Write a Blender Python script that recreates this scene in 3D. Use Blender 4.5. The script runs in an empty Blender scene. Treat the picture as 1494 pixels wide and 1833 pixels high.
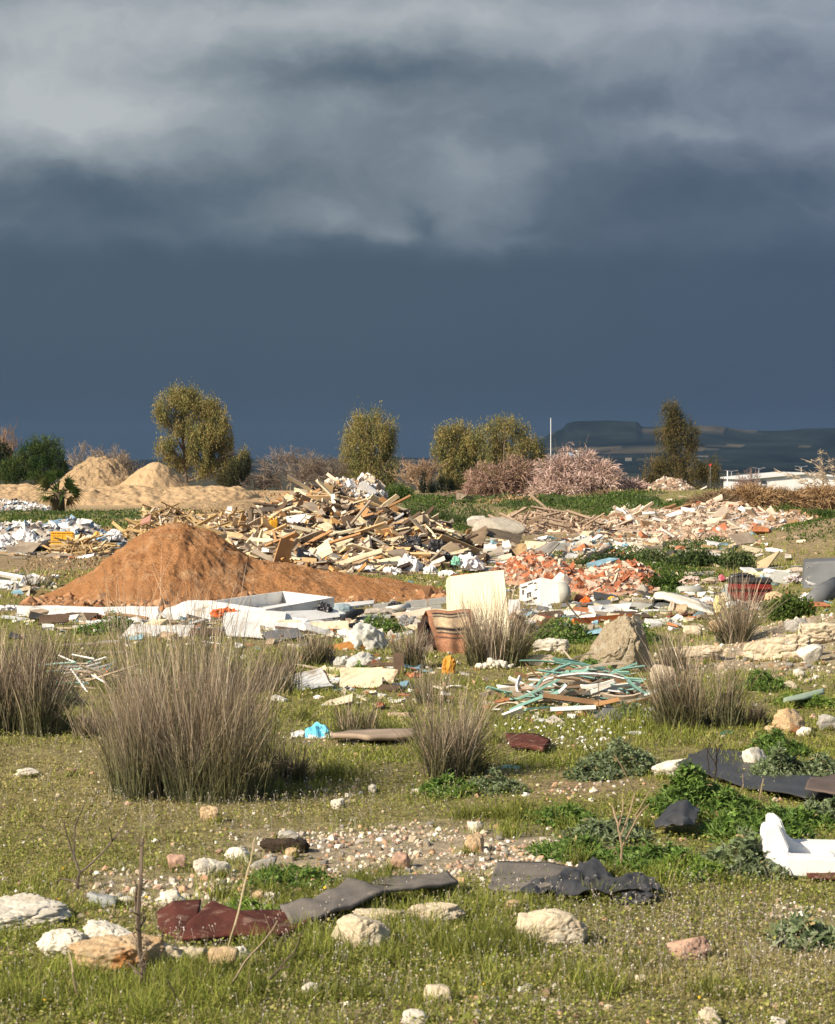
import bpy, bmesh, math, random
import numpy as np
from mathutils import Vector, Matrix
R = math.radians
rng = np.random.default_rng(11)
random.seed(5)
SC = bpy.context.scene
COL = SC.collection
F = 3970.0; CX = 747.0; CY = 916.5; HOR = 832.0; CAMH = 1.8
PITCH = math.atan((CY - HOR) / F)
CP, SP = math.cos(PITCH), math.sin(PITCH)

# ------------------------------------------------------------------ noise
def _hash(ix, iy, iz, seed):
    n = (ix.astype(np.int64) * 374761393 + iy.astype(np.int64) * 668265263 + iz.astype(np.int64) * 2147483647 + seed * 1274126177) & 0xFFFFFFFF
    n = ((n ^ (n >> 13)) * 1274126177) & 0xFFFFFFFF
    n = ((n ^ (n >> 16)) * 2246822519) & 0xFFFFFFFF
    n = n ^ (n >> 15)
    return (n & 0xFFFFFF) / float(0x7FFFFF) - 1.0

def vnoise(p, seed=0):
    p = np.asarray(p, dtype=np.float64)
    i = np.floor(p).astype(np.int64); f = p - i
    u = f * f * (3 - 2 * f)
    x, y, z = i[:, 0], i[:, 1], i[:, 2]
    c = lambda a, b, d: _hash(x + a, y + b, z + d, seed)
    ux, uy, uz = u[:, 0], u[:, 1], u[:, 2]
    L = lambda a, b, t: a + (b - a) * t
    return L(L(L(c(0,0,0), c(1,0,0), ux), L(c(0,1,0), c(1,1,0), ux), uy),
             L(L(c(0,0,1), c(1,0,1), ux), L(c(0,1,1), c(1,1,1), ux), uy), uz)

def fbm(p, oct=4, seed=0, gain=.5):
    p = np.asarray(p, dtype=np.float64); s = 0; a = 1.0; t = 0
    for k in range(oct):
        s = s + a * vnoise(p * 2.0 ** k + k * 17.3, seed + k); t += a; a *= gain
    return s / t

def n2(x, y, sc, oct=3, seed=0):
    x = np.atleast_1d(x).astype(float); y = np.atleast_1d(y).astype(float)
    return fbm(np.stack([x * sc, y * sc, np.zeros_like(x) + seed * 3.7], 1), oct, seed)

def sstep(a, b, v):
    t = np.clip((v - a) / (b - a), 0, 1)
    return t * t * (3 - 2 * t)

# ------------------------------------------------------------------ camera geometry: a place on the photo -> a place in the world
def pray(px, py):
    xc = (px - CX) / F; yc = (CY - py) / F
    dy = CP + yc * SP
    return xc / dy, (-SP + yc * CP) / dy          # x and z per metre of y

def at(px, py, d):
    a, b = pray(px, py)
    return Vector((a * d, d, CAMH + b * d))

def flatpix(x, y):
    y = np.maximum(y, .5)
    return CX + x / y * F, HOR + CAMH / y * F

# right-hand banks etc: (px, distance, rx, ry, height)
BUMPS = [(1620, 47., 2.9, 6.0, .80), (1560, 22, 1.0, 1.9, .34), (1640, 31., 1.2, 3, .2), (1180, 68, 5, 6, .25), (1330, 62, 4, 5, .25),
         (1400, 110, 9, 12, .35), (1180, 118, 7, 9, .3), (-60, 16, 2.0, 3, .1), (700, 84, 9, 10, .2), (1000, 88, 9, 9, .15)]
def hgt(x, y):
    x = np.atleast_1d(np.asarray(x, float)); y = np.atleast_1d(np.asarray(y, float))
    r = np.hypot(x, y)
    z = .028 * n2(x, y, 1.1, 3, 3) * sstep(2, 6, r) + .03 * n2(x, y, .16, 2, 5) * sstep(8, 40, r) + .012 * n2(x, y, 5, 2, 9)
    for (px, d, rx, ry, h) in BUMPS:
        cx = (px - CX) / F * d
        z = z + h * np.exp(-((x - cx) / rx) ** 2 - ((y - d) / ry) ** 2)
    z = z * (1 - sstep(150, 260, r)) - 7.0 * sstep(150, 320, r)
    return z

def h1(x, y): return float(hgt(x, y)[0])

def gnd(px, py):
    a, b = pray(px, py)
    d = np.concatenate([np.linspace(4, 40, 1400), np.geomspace(40, 600, 900)])
    g = CAMH + b * d - hgt(a * d, d)
    k = np.nonzero(g <= 0)[0]
    d0 = d[k[0]] if len(k) else 150.0
    return Vector((a * d0, d0, h1(a * d0, d0)))

# ------------------------------------------------------------------ materials
MATS = {}
def nn(nt, t, **kw):
    n = nt.nodes.new(t)
    for k, v in kw.items(): setattr(n, k, v)
    return n
def mixc(nt, blend='MIX'):
    n = nt.nodes.new('ShaderNodeMix'); n.data_type = 'RGBA'; n.blend_type = blend
    return n, n.inputs[0], n.inputs[6], n.inputs[7], n.outputs[2]
def rgba(c): return (c[0], c[1], c[2], 1.0)

def mat(name, c1=None, c2=None, scale=4., rough=.85, bump=.0, bscale=25., var=.25, c3=None, s3=1.2, t3=.55, spec=.3, bdist=.02, trans=0., metal=0., stretch=None, detail=5.):
    """c1/c2 mottled by noise; c3 stains; c1 None: the colour attribute of the mesh"""
    if name in MATS: return MATS[name]
    m = bpy.data.materials.new(name); m.use_nodes = True; nt = m.node_tree
    b = nt.nodes['Principled BSDF']; L = nt.links.new
    b.inputs['Roughness'].default_value = rough
    b.inputs['Specular IOR Level'].default_value = spec
    b.inputs['Metallic'].default_value = metal
    tc = nn(nt, 'ShaderNodeTexCoord'); vec = tc.outputs['Object']
    if stretch:
        mp = nn(nt, 'ShaderNodeMapping'); mp.inputs['Scale'].default_value = stretch
        L(vec, mp.inputs['Vector']); vec = mp.outputs[0]
    no = nn(nt, 'ShaderNodeTexNoise'); no.inputs['Scale'].default_value = scale; no.inputs['Detail'].default_value = detail; no.inputs['Roughness'].default_value = .65
    L(vec, no.inputs['Vector'])
    mr = nn(nt, 'ShaderNodeMapRange'); mr.inputs['From Min'].default_value = .32; mr.inputs['From Max'].default_value = .68
    L(no.outputs[0], mr.inputs['Value'])
    if c1 is None:
        at_ = nn(nt, 'ShaderNodeVertexColor'); at_.layer_name = 'Col'
        mr.inputs['To Min'].default_value = 1 - var; mr.inputs['To Max'].default_value = 1 + var
        n, f, a, bb, o = mixc(nt, 'MULTIPLY'); f.default_value = 1
        L(at_.outputs['Color'], a); L(mr.outputs[0], bb); col = o
    else:
        if c2 is None: c2 = tuple(v * (1 - var) for v in c1)
        n, f, a, bb, o = mixc(nt); a.default_value = rgba(c1); bb.default_value = rgba(c2)
        L(mr.outputs[0], f); col = o
    if c3 is not None:
        n3 = nn(nt, 'ShaderNodeTexNoise'); n3.inputs['Scale'].default_value = s3; n3.inputs['Detail'].default_value = 7; n3.inputs['Roughness'].default_value = .7
        L(vec, n3.inputs['Vector'])
        m3 = nn(nt, 'ShaderNodeMapRange'); m3.inputs['From Min'].default_value = t3; m3.inputs['From Max'].default_value = t3 + .1
        L(n3.outputs[0], m3.inputs['Value'])
        n, f, a, bb, o = mixc(nt); L(col, a); bb.default_value = rgba(c3); L(m3.outputs[0], f); col = o
    L(col, b.inputs['Base Color'])
    if trans:
        tr = nn(nt, 'ShaderNodeBsdfTranslucent'); L(col, tr.inputs['Color'])
        ms = nn(nt, 'ShaderNodeMixShader'); ms.inputs[0].default_value = trans
        L(b.outputs[0], ms.inputs[1]); L(tr.outputs[0], ms.inputs[2])
        L(ms.outputs[0], nt.nodes['Material Output'].inputs['Surface'])
    if bump:
        nb = nn(nt, 'ShaderNodeTexNoise'); nb.inputs['Scale'].default_value = bscale; nb.inputs['Detail'].default_value = 8; nb.inputs['Roughness'].default_value = .7
        L(vec, nb.inputs['Vector'])
        bp = nn(nt, 'ShaderNodeBump'); bp.inputs['Strength'].default_value = bump; bp.inputs['Distance'].default_value = bdist
        L(nb.outputs[0], bp.inputs['Height']); L(bp.outputs[0], b.inputs['Normal'])
    MATS[name] = m
    return m

# ------------------------------------------------------------------ mesh + object helpers
def obj(name, V, faces, material, parent=None, loc=(0, 0, 0), rot=None, cols=None, smooth=False):
    """faces: array (n,3)/(n,4), or list of such arrays, or list of tuples"""
    V = np.asarray(V, dtype=np.float32).reshape(-1, 3)
    me = bpy.data.meshes.new(name)
    if isinstance(faces, np.ndarray): faces = [faces]
    if len(faces) and not isinstance(faces[0], np.ndarray):
        me.from_pydata(V.tolist(), [], [tuple(int(i) for i in f) for f in faces])
    else:
        faces = [f for f in faces if len(f)]
        me.vertices.add(len(V)); me.vertices.foreach_set('co', V.ravel())
        li = np.concatenate([f.ravel() for f in faces]).astype(np.int32)
        tot = np.concatenate([np.full(len(f), f.shape[1]) for f in faces]).astype(np.int32)
        st = np.concatenate([[0], np.cumsum(tot)[:-1]]).astype(np.int32)
        me.loops.add(len(li)); me.loops.foreach_set('vertex_index', li)
        me.polygons.add(len(tot)); me.polygons.foreach_set('loop_start', st); me.polygons.foreach_set('loop_total', tot)
        me.update(calc_edges=True)
    if cols is not None:
        ca = me.color_attributes.new('Col', 'FLOAT_COLOR', 'POINT')
        c = np.ones((len(V), 4), np.float32); c[:, :3] = cols
        ca.data.foreach_set('color', c.ravel())
    me.polygons.foreach_set('use_smooth', np.full(len(me.polygons), bool(smooth)))
    me.materials.append(material)
    o = bpy.data.objects.new(name, me); COL.objects.link(o)
    if parent is not None: o.parent = parent
    o.location = loc
    if rot is not None: o.rotation_euler = rot
    return o

def tag(o, label=None, cat=None, group=None, kind=None):
    if label: o['label'] = label
    if cat: o['category'] = cat
    if group: o['group'] = group
    if kind: o['kind'] = kind
    elif cat: o['kind'] = 'thing'
    return o

def empty(name, loc, label, cat, group=None, rot=None):
    o = bpy.data.objects.new(name, None); COL.objects.link(o); o.location = loc
    o.empty_display_size = .1
    if rot is not None: o.rotation_euler = rot
    return tag(o, label, cat, group)

def rotm(yaw, pitch, roll):
    """batch rotation matrices Rz(yaw) Rx(pitch) Ry(roll)"""
    cy, sy, cp, sp, cr, sr = np.cos(yaw), np.sin(yaw), np.cos(pitch), np.sin(pitch), np.cos(roll), np.sin(roll)
    z = np.zeros_like(cy); o = np.ones_like(cy)
    Z = np.stack([np.stack([cy, -sy, z], -1), np.stack([sy, cy, z], -1), np.stack([z, z, o], -1)], -2)
    X = np.stack([np.stack([o, z, z], -1), np.stack([z, cp, -sp], -1), np.stack([z, sp, cp], -1)], -2)
    Y = np.stack([np.stack([cr, z, sr], -1), np.stack([z, o, z], -1), np.stack([-sr, z, cr], -1)], -2)
    return Z @ X @ Y

def scatter(TV, TF, P, M, S, C=None, tc=None):
    """many copies of a small template (TV verts, TF list of face arrays): positions P, rotations M, scales S (n,) or (n,3), colours C (n,3), tc: per template vertex colour factor"""
    TV = np.asarray(TV, float); n = len(P); k = len(TV)
    S = np.asarray(S, float)
    if S.ndim == 1: S = np.repeat(S[:, None], 3, 1)
    V = np.einsum('nij,nkj->nki', M, TV[None] * S[:, None, :]) + np.asarray(P)[:, None, :]
    off = (np.arange(n) * k)[:, None, None]
    Fs = [(np.asarray(f)[None] + off).reshape(-1, np.asarray(f).shape[1]) for f in TF]
    Cc = None
    if C is not None:
        C = np.asarray(C, float)
        Cc = np.repeat(C[:, None, :], k, 1)
        if tc is not None: Cc = Cc * np.asarray(tc)[None, :, None]
        Cc = Cc.reshape(-1, 3)
    return V.reshape(-1, 3), Fs, Cc

class Acc:
    def __init__(s): s.V = []; s.F = {}; s.C = []; s.n = 0
    def add(s, V, Fs, C=None):
        s.V.append(V)
        for f in Fs:
            f = np.asarray(f)
            if len(f): s.F.setdefault(f.shape[1], []).append(f + s.n)
        s.C.append(C if C is not None else np.ones((len(V), 3)) * .5)
        s.n += len(V)
    def build(s, name, material, parent=None, loc=(0, 0, 0), smooth=False):
        V = np.concatenate(s.V) - np.array(loc)[None]
        return obj(name, V, [np.concatenate(f) for f in s.F.values()], material, parent, loc if parent is None else (0, 0, 0), None, np.concatenate(s.C), smooth)

CUBE_V = np.array([[-1,-1,-1],[1,-1,-1],[1,1,-1],[-1,1,-1],[-1,-1,1],[1,-1,1],[1,1,1],[-1,1,1]], float) * .5
CUBE_F = np.array([[0,3,2,1],[4,5,6,7],[0,1,5,4],[1,2,6,5],[2,3,7,6],[3,0,4,7]])

def tubes_np(lines, sides=4, cols=None):
    """polylines [(pts (m,3), radii (m,))] -> V, F"""
    A = Acc()
    for k, (p, r) in enumerate(lines):
        p = np.asarray(p, float); r = np.asarray(r, float); m = len(p)
        t = np.gradient(p, axis=0); t /= np.linalg.norm(t, axis=1)[:, None] + 1e-9
        ref = np.array([.13, .21, .97]) if abs(t[0, 2]) < .9 else np.array([.97, .2, .1])
        a = np.cross(t, ref); a /= np.linalg.norm(a, axis=1)[:, None] + 1e-9
        b = np.cross(t, a)
        th = np.arange(sides) * 2 * math.pi / sides
        V = (p[:, None] + r[:, None, None] * (np.cos(th)[None, :, None] * a[:, None] + np.sin(th)[None, :, None] * b[:, None])).reshape(-1, 3)
        i = np.arange(m - 1)[:, None] * sides; j = np.arange(sides)[None]; j2 = (j + 1) % sides
        Q = np.stack([i + j, i + j2, i + sides + j2, i + sides + j], -1).reshape(-1, 4)
        fs = [Q]
        if sides == 4: fs.append(np.array([[3, 2, 1, 0], [(m-1)*4, (m-1)*4+1, (m-1)*4+2, (m-1)*4+3]]))
        elif sides > 4:
            c0 = len(V); V = np.concatenate([V, p[:1], p[-1:]])
            jj = np.arange(sides); e = (m - 1) * sides
            fs.append(np.concatenate([np.stack([np.full(sides, c0), (jj + 1) % sides, jj], 1), np.stack([np.full(sides, c0 + 1), e + jj, e + (jj + 1) % sides], 1)]))
        C = None
        if cols is not None: C = np.repeat(np.asarray(cols[k])[None], len(V), 0)
        A.add(V, fs, C)
    return A

def tube(name, pts, radii, material, parent=None, sides=8, loc=None, smooth=True):
    A = tubes_np([(np.array(pts, float), np.array(radii, float))], sides)
    return A.build(name, material, parent, loc if loc is not None else tuple(np.array(pts[0], float)), smooth) if parent is None else obj(name, np.concatenate(A.V), [np.concatenate(f) for f in A.F.values()], material, parent, smooth=smooth)

_ico = {}
def ico(sub):
    if sub not in _ico:
        bm = bmesh.new(); bmesh.ops.create_icosphere(bm, subdivisions=sub, radius=1)
        V = np.array([v.co for v in bm.verts]); Fc = np.array([[v.index for v in f.verts] for f in bm.faces]); bm.free()
        _ico[sub] = (V, Fc)
    return _ico[sub]

def rock_mesh(seed, sub=4, cuts=7, rough=.3, fine=.06, box=.5, taper=0.):
    rg = np.random.default_rng(seed)
    V, Fc = ico(sub); V = V.copy()
    if box: V = V / (np.max(np.abs(V), axis=1) ** box)[:, None]
    V = V * (1 + rough * fbm(V * 1.1 + seed, 3, seed))[:, None]
    for k in range(cuts):
        n = rg.normal(size=3); n /= np.linalg.norm(n); d = rg.uniform(.55, .9)
        s = V @ n; over = np.maximum(s - d, 0)
        V = V - n[None] * over[:, None] * .85
    V = V * (1 + fine * fbm(V * 4 + seed, 4, seed + 5) - fine * .8 * np.maximum(1 - np.abs(fbm(V * 2.3 + seed * 1.7, 2, seed + 6)) * 7, 0) - fine * .55 * np.maximum(fbm(V * 13 + seed, 3, seed + 8), 0))[:, None]
    V -= (V.max(0) + V.min(0)) / 2
    V /= (V.max(0) - V.min(0))[None]
    if taper:
        k = 1 - taper * np.clip(V[:, 2] + .5, 0, 1) ** .8
        V[:, 0] = V[:, 0] * k + .30 * (1 - k); V[:, 1] *= 1 - .5 * (1 - k)
        V[:, 0] /= V[:, 0].max() - V[:, 0].min()
    V[:, 2] += .5
    return V, Fc

def rock(label, px, py, wpx, hpx, material, seed, depth=.8, name='rock', cat='rock', sink=.18, sub=4, group=None, rotz=None, loc=None, rough=.3, cuts=7, tilt=(0, 0), fine=.06, box=.5, taper=0.):
    p = loc if loc is not None else gnd(px, py)
    d = p[1]; w = wpx * d / F; h = hpx * d / F / (1 - sink)
    V, Fc = rock_mesh(seed, sub, cuts, rough, fine, box, taper)
    V = V * np.array([w, w * depth, h])[None]; V[:, 2] -= h * sink
    o = obj(name, V, Fc, material, None, p, (tilt[0], tilt[1], 0 if rotz is None else rotz), smooth=True)
    return tag(o, label, cat, group)

def slab(name, corners, th, material, parent=None, sub=1, warp=0., seed=0, edge=0.):
    """a panel given by four world corners (going round), made th thick away from the viewer; warp bends it, edge makes a broken outline"""
    c = [np.array(v, float) for v in corners]
    n = np.cross(c[1] - c[0], c[3] - c[0]); n /= np.linalg.norm(n) + 1e-9
    if n[1] < 0: n = -n
    s = sub + 1
    u, v = np.meshgrid(np.linspace(0, 1, s), np.linspace(0, 1, s))
    u, v = u.ravel()[:, None], v.ravel()[:, None]
    uu, vv = u.copy(), v.copy()
    if edge:
        en = np.random.default_rng(seed + 77)
        for t, s_ in ((uu, v), (vv, u)):
            o1 = edge * fbm(np.c_[s_ * 4 + seed, s_ * 0, s_ * 0], 3, seed + 1); o2 = edge * fbm(np.c_[s_ * 4 + seed + 9, s_ * 0, s_ * 0], 3, seed + 2)
            t += (o1[:, None] * (1 - t) + o2[:, None] * t) * np.abs(t - .5) * 2
    P = (1 - uu) * (1 - vv) * c[0] + uu * (1 - vv) * c[1] + uu * vv * c[2] + (1 - uu) * vv * c[3]
    if warp:
        P = P + n[None] * (warp * fbm(np.c_[u * 1.7 + seed, v * 1.7, u * 0], 3, seed + 3))[:, None]
    N = len(P); V = np.concatenate([P, P + n[None] * th])
    i, j = np.meshgrid(np.arange(sub), np.arange(sub)); a = (j * s + i).ravel()
    q = np.stack([a, a + 1, a + s + 1, a + s], 1)
    ring = [k for k in range(s)] + [s * k + s - 1 for k in range(1, s)] + [s * (s - 1) + k for k in range(s - 2, -1, -1)] + [s * k for k in range(s - 2, 0, -1)]
    ring = np.array(ring); r2 = np.roll(ring, -1)
    faces = [np.concatenate([q, q[:, ::-1] + N, np.stack([r2, ring, ring + N, r2 + N], 1)])]
    # outward orientation
    loc = np.array(corners[0], float) if parent is None else np.zeros(3)
    V = V - loc[None]
    o = obj(name, V, faces, material, parent, tuple(loc))
    bm = bmesh.new(); bm.from_mesh(o.data); bmesh.ops.recalc_face_normals(bm, faces=bm.faces); bm.to_mesh(o.data); bm.free()
    return o

def pslab(name, label, cat, px4, d4, th, material, group=None, **kw):
    """a panel from four photo points and their distances"""
    if not hasattr(d4, '__len__'): d4 = [d4] * 4
    return tag(slab(name, [at(p[0], p[1], d) for p, d in zip(px4, d4)], th, material, **kw), label, cat, group)

def bar(p0, p1, w, t, roll=0., bend=0., nseg=1, taper=1., chip=0., seed=0):
    """a plank between two points as V, F"""
    p0 = np.array(p0, float); p1 = np.array(p1, float)
    a = p1 - p0; L_ = np.linalg.norm(a); a = a / (L_ + 1e-9)
    up = np.array([0, 0, 1.]) if abs(a[2]) < .95 else np.array([0, 1., 0])
    s = np.cross(a, up); s /= np.linalg.norm(s); u = np.cross(s, a)
    s, u = s * math.cos(roll) + u * math.sin(roll), u * math.cos(roll) - s * math.sin(roll)
    rg = np.random.default_rng(seed)
    rings = []
    for k in range(nseg + 1):
        f = k / nseg
        c = p0 + a * L_ * f + u * bend * L_ * (4 * f * (1 - f))
        ww = w * (1 + (taper - 1) * f)
        q = [c - s * ww / 2 - u * t / 2, c + s * ww / 2 - u * t / 2, c + s * ww / 2 + u * t / 2, c - s * ww / 2 + u * t / 2]
        if chip and k in (0, nseg):
            o1, o2 = rg.uniform(-chip, chip, 2)
            q = [q[0] + a * o1, q[1] + a * o2, q[2] + a * o2, q[3] + a * o1]
        rings += q
    V = np.array(rings)
    Fq = [[0, 3, 2, 1]] if False else [[0, 1, 2, 3]]
    for k in range(nseg):
        b = 4 * k
        for j in range(4):
            j2 = (j + 1) % 4
            Fq.append([b + j, b + 4 + j, b + 4 + j2, b + j2])
    b = 4 * nseg
    Fq.append([b + 3, b + 2, b + 1, b])
    return V, np.array(Fq)

def plank(name, label, cat, p0, p1, w, t, material, group=None, parent=None, **kw):
    V, Fq = bar(p0, p1, w, t, **kw)
    loc = np.array(p0, float) if parent is None else np.zeros(3)
    o = obj(name, V - loc[None], Fq, material, parent, tuple(loc))
    if parent is None: tag(o, label, cat, group)
    return o

def box(name, material, parent, size, loc=(0, 0, 0), rot=None, bevel=0., seg=2):
    bm = bmesh.new(); bmesh.ops.create_cube(bm, size=1)
    for v in bm.verts: v.co = Vector((v.co.x * size[0], v.co.y * size[1], v.co.z * size[2]))
    if bevel: bmesh.ops.bevel(bm, geom=bm.edges[:], offset=bevel, segments=seg, affect='EDGES')
    me = bpy.data.meshes.new(name); bm.to_mesh(me); bm.free(); me.materials.append(material)
    o = bpy.data.objects.new(name, me); COL.objects.link(o)
    if parent is not None: o.parent = parent
    o.location = loc
    if rot is not None: o.rotation_euler = rot
    return o

def bag_mesh(seed, sub=4, crumple=.3, flat=.5):
    V, Fc = ico(sub); V = V.copy()
    q = V + .35 * np.stack([fbm(V * 1.7 + seed + k * 9, 2, seed + k) for k in range(3)], 1)
    a = 1 - np.abs(vnoise(q * 1.9 + seed * 1.3, seed)) * 2.4
    b = 1 - np.abs(vnoise(q * 4.3 + seed, seed + 3)) * 2.2
    c = 1 - np.abs(vnoise(q * 9 + seed, seed + 6)) * 2.0
    low_ = fbm(V * 1.1 + seed * 2.1, 2, seed + 9)
    V = V * (1 + crumple * .9 * low_ + crumple * (a - .4) * .42 + crumple * .34 * (b - .4) + crumple * .16 * (c - .4))[:, None]
    low = V[:, 2] < -.3
    V[low, 2] = -.3 + (V[low, 2] + .3) * .15
    V -= np.array([(V[:, 0].max() + V[:, 0].min()) / 2, (V[:, 1].max() + V[:, 1].min()) / 2, V[:, 2].min()])[None]
    V /= (V.max(0) - V.min(0))[None]
    return V, Fc

def bag(label, px, py, wpx, hpx, d, material, seed, name='plastic_bag', cat='bag', crumple=.45, group=None, depth=.9, rot=0., sub=4):
    """px,py: middle of its bottom edge on the photo; d: distance"""
    p = at(px, py, d); w = wpx * d / F; h = hpx * d / F
    V, Fc = bag_mesh(seed, sub, crumple)
    V = V * np.array([w, w * depth, h])[None]
    return tag(obj(name, V, Fc, material, None, p, (0, 0, rot), smooth=crumple < .3), label, cat, group)

def loft(name, top, bot, n, m, material, th=.006, wave=.02, wsc=5., seed=0, lift=.012, smooth=True, world=False, ground=True, fold=0.):
    """a limp sheet on the ground between two photo polylines (far edge, near edge)"""
    def resamp(P, k):
        P = np.array([np.array(q, float) for q in P]); L_ = np.r_[0, np.cumsum(np.linalg.norm(np.diff(P, axis=0), axis=1))]
        t = np.linspace(0, L_[-1], k)
        return np.stack([np.interp(t, L_, P[:, i]) for i in range(P.shape[1])], 1)
    A = resamp([q if world else gnd(*q) for q in top], n); B = resamp([q if world else gnd(*q) for q in bot], n)
    u, v = np.meshgrid(np.linspace(0, 1, n), np.linspace(0, 1, m)); iu = np.tile(np.arange(n), m)
    P = A[iu] * (1 - v.ravel()[:, None]) + B[iu] * v.ravel()[:, None]
    if ground: P[:, 2] = hgt(P[:, 0], P[:, 1])
    q = np.c_[P[:, 0] * wsc, P[:, 1] * wsc * .6, P[:, 0] * 0 + seed]
    wv = fbm(q, 3, seed)
    P[:, 2] += lift + wave * (wv + .45)
    if fold: P[:, 2] += fold * (1 - np.abs(fbm(q * 1.7 + 5, 2, seed + 4)) * 2.5)
    N = len(P); V = np.concatenate([P, P - np.array([0, 0, th])])
    i, j = np.meshgrid(np.arange(n - 1), np.arange(m - 1)); a = (j * n + i).ravel()
    Q = np.stack([a, a + n, a + n + 1, a + 1], 1)
    ring = [k for k in range(n)] + [n * k + n - 1 for k in range(1, m)] + [n * (m - 1) + k for k in range(n - 2, -1, -1)] + [n * k for k in range(m - 2, 0, -1)]
    ring = np.array(ring); r2 = np.roll(ring, -1)
    c = P.mean(0)
    o = obj(name, V - c[None], [np.concatenate([Q, Q[:, ::-1] + N, np.stack([ring, r2, r2 + N, ring + N], 1)])], material, None, tuple(c), smooth=smooth)
    return o
# ------------------------------------------------------------------ camera, light, sky
cam = bpy.data.cameras.new('camera'); co = bpy.data.objects.new('camera', cam); COL.objects.link(co)
co.location = (0, 0, CAMH); co.rotation_euler = (R(90) - PITCH, 0, 0)
cam.sensor_fit = 'VERTICAL'; cam.sensor_height = 36; cam.lens = 36 * F / 1833.0
cam.clip_start = .1; cam.clip_end = 30000
cam.dof.use_dof = True; cam.dof.focus_distance = 24; cam.dof.aperture_fstop = 13
SC.camera = co
SC.view_settings.view_transform = 'Standard'; SC.view_settings.look = 'None'; SC.view_settings.exposure = .56; SC.view_settings.gamma = 1
SC.cycles.max_bounces = 4; SC.cycles.diffuse_bounces = 2; SC.cycles.glossy_bounces = 2; SC.cycles.transmission_bounces = 3
SC.cycles.volume_bounces = 0; SC.cycles.transparent_max_bounces = 6
SC.cycles.use_denoising = True
SC.cycles.caustics_reflective = False; SC.cycles.caustics_refractive = False

SUN_EL = 33.0
sdir = Vector((-.80, -.60, 0)).normalized()          # where the sun stands, seen from the dump
sv = Vector((sdir.x * math.cos(R(SUN_EL)), sdir.y * math.cos(R(SUN_EL)), math.sin(R(SUN_EL))))
sl = bpy.data.lights.new('sun', 'SUN'); sl.energy = 5.0; sl.angle = R(.5); sl.color = (1.0, .87, .69)
so = bpy.data.objects.new('sun', sl); COL.objects.link(so); so.rotation_euler = sv.to_track_quat('Z', 'Y').to_euler()

w = bpy.data.worlds.new('World'); SC.world = w; w.use_nodes = True; nt = w.node_tree
for n in list(nt.nodes): nt.nodes.remove(n)
L = nt.links.new
out = nn(nt, 'ShaderNodeOutputWorld')
sky = nn(nt, 'ShaderNodeTexSky'); sky.sky_type = 'NISHITA'; sky.sun_disc = False; sky.sun_elevation = R(SUN_EL)
sky.sun_rotation = math.atan2(sdir.x, sdir.y); sky.air_density = 1; sky.dust_density = 1.5
bg1 = nn(nt, 'ShaderNodeBackground'); bg1.inputs[1].default_value = .07; L(sky.outputs[0], bg1.inputs[0])
tc = nn(nt, 'ShaderNodeTexCoord'); sp = nn(nt, 'ShaderNodeSeparateXYZ'); L(tc.outputs['Generated'], sp.inputs[0])
def M(op, a, b=None, c=None, clamp=False):
    n = nn(nt, 'ShaderNodeMath', operation=op); n.use_clamp = clamp
    for i, v in enumerate((a, b, c)):
        if v is None: continue
        if isinstance(v, (int, float)): n.inputs[i].default_value = v
        else: L(v, n.inputs[i])
    return n.outputs[0]
def MR(v, a, b, c, d, smooth=True):
    n = nn(nt, 'ShaderNodeMapRange'); n.interpolation_type = 'SMOOTHSTEP' if smooth else 'LINEAR'
    for i, x in enumerate((a, b, c, d)): n.inputs[1 + i].default_value = x
    L(v, n.inputs[0]); return n.outputs[0]
yy = M('MAXIMUM', sp.outputs[1], .12)
u = M('DIVIDE', sp.outputs[0], yy); v = M('DIVIDE', sp.outputs[2], yy)      # direction on the plane of the storm front
cmb = nn(nt, 'ShaderNodeCombineXYZ'); L(M('MULTIPLY', u, 5.3), cmb.inputs[0]); L(M('MULTIPLY', v, 4.73), cmb.inputs[1])   # -1..1 across, 0..1 up
P0 = cmb.outputs[0]
def noise(vec, sc, det=4, ro=.5, stretch=(1, 1, 1), off=(0, 0, 0)):
    mp = nn(nt, 'ShaderNodeMapping'); mp.inputs['Scale'].default_value = stretch; mp.inputs['Location'].default_value = off; L(vec, mp.inputs[0])
    n = nn(nt, 'ShaderNodeTexNoise'); n.inputs['Scale'].default_value = sc; n.inputs['Detail'].default_value = det; n.inputs['Roughness'].default_value = ro
    L(mp.outputs[0], n.inputs['Vector']); return n
# warp
def vop(op, a_, b_):
    n = nn(nt, 'ShaderNodeVectorMath', operation=op); L(a_, n.inputs[0])
    if isinstance(b_, tuple): n.inputs[1].default_value = b_
    else: L(b_, n.inputs[1])
    return n.outputs[0]
w1 = noise(P0, 1.5, 3, .5, (1, 1.9, 1))
w2 = noise(P0, 5.5, 7, .58, (1, 1.7, 1), (4, 2, 0))
PW = vop('ADD', P0, vop('MULTIPLY', vop('SUBTRACT', w1.outputs['Color'], (.5, .5, .5)), (.30, .13, 0)))
PW = vop('ADD', PW, vop('MULTIPLY', vop('SUBTRACT', w2.outputs['Color'], (.5, .5, .5)), (.20, .10, 0)))
spw = nn(nt, 'ShaderNodeSeparateXYZ'); L(PW, spw.inputs[0])
tt = spw.outputs[1]
def blob(px, py, rx, ry, amp):
    c = ((px - 747) / 747., (HOR - py) / 840., 0)
    d_ = vop('MULTIPLY', vop('SUBTRACT', PW, c), (747. / rx, 840. / ry, 0))
    d = nn(nt, 'ShaderNodeVectorMath', operation='DOT_PRODUCT'); L(d_, d.inputs[0]); L(d_, d.inputs[1])
    return M('MULTIPLY', M('EXPONENT', M('MULTIPLY', d.outputs['Value'], -1.0)), amp)
bil = noise(PW, 3.2, 5, .5, (1, 1.6, 1), (9, 3, 0))
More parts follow.
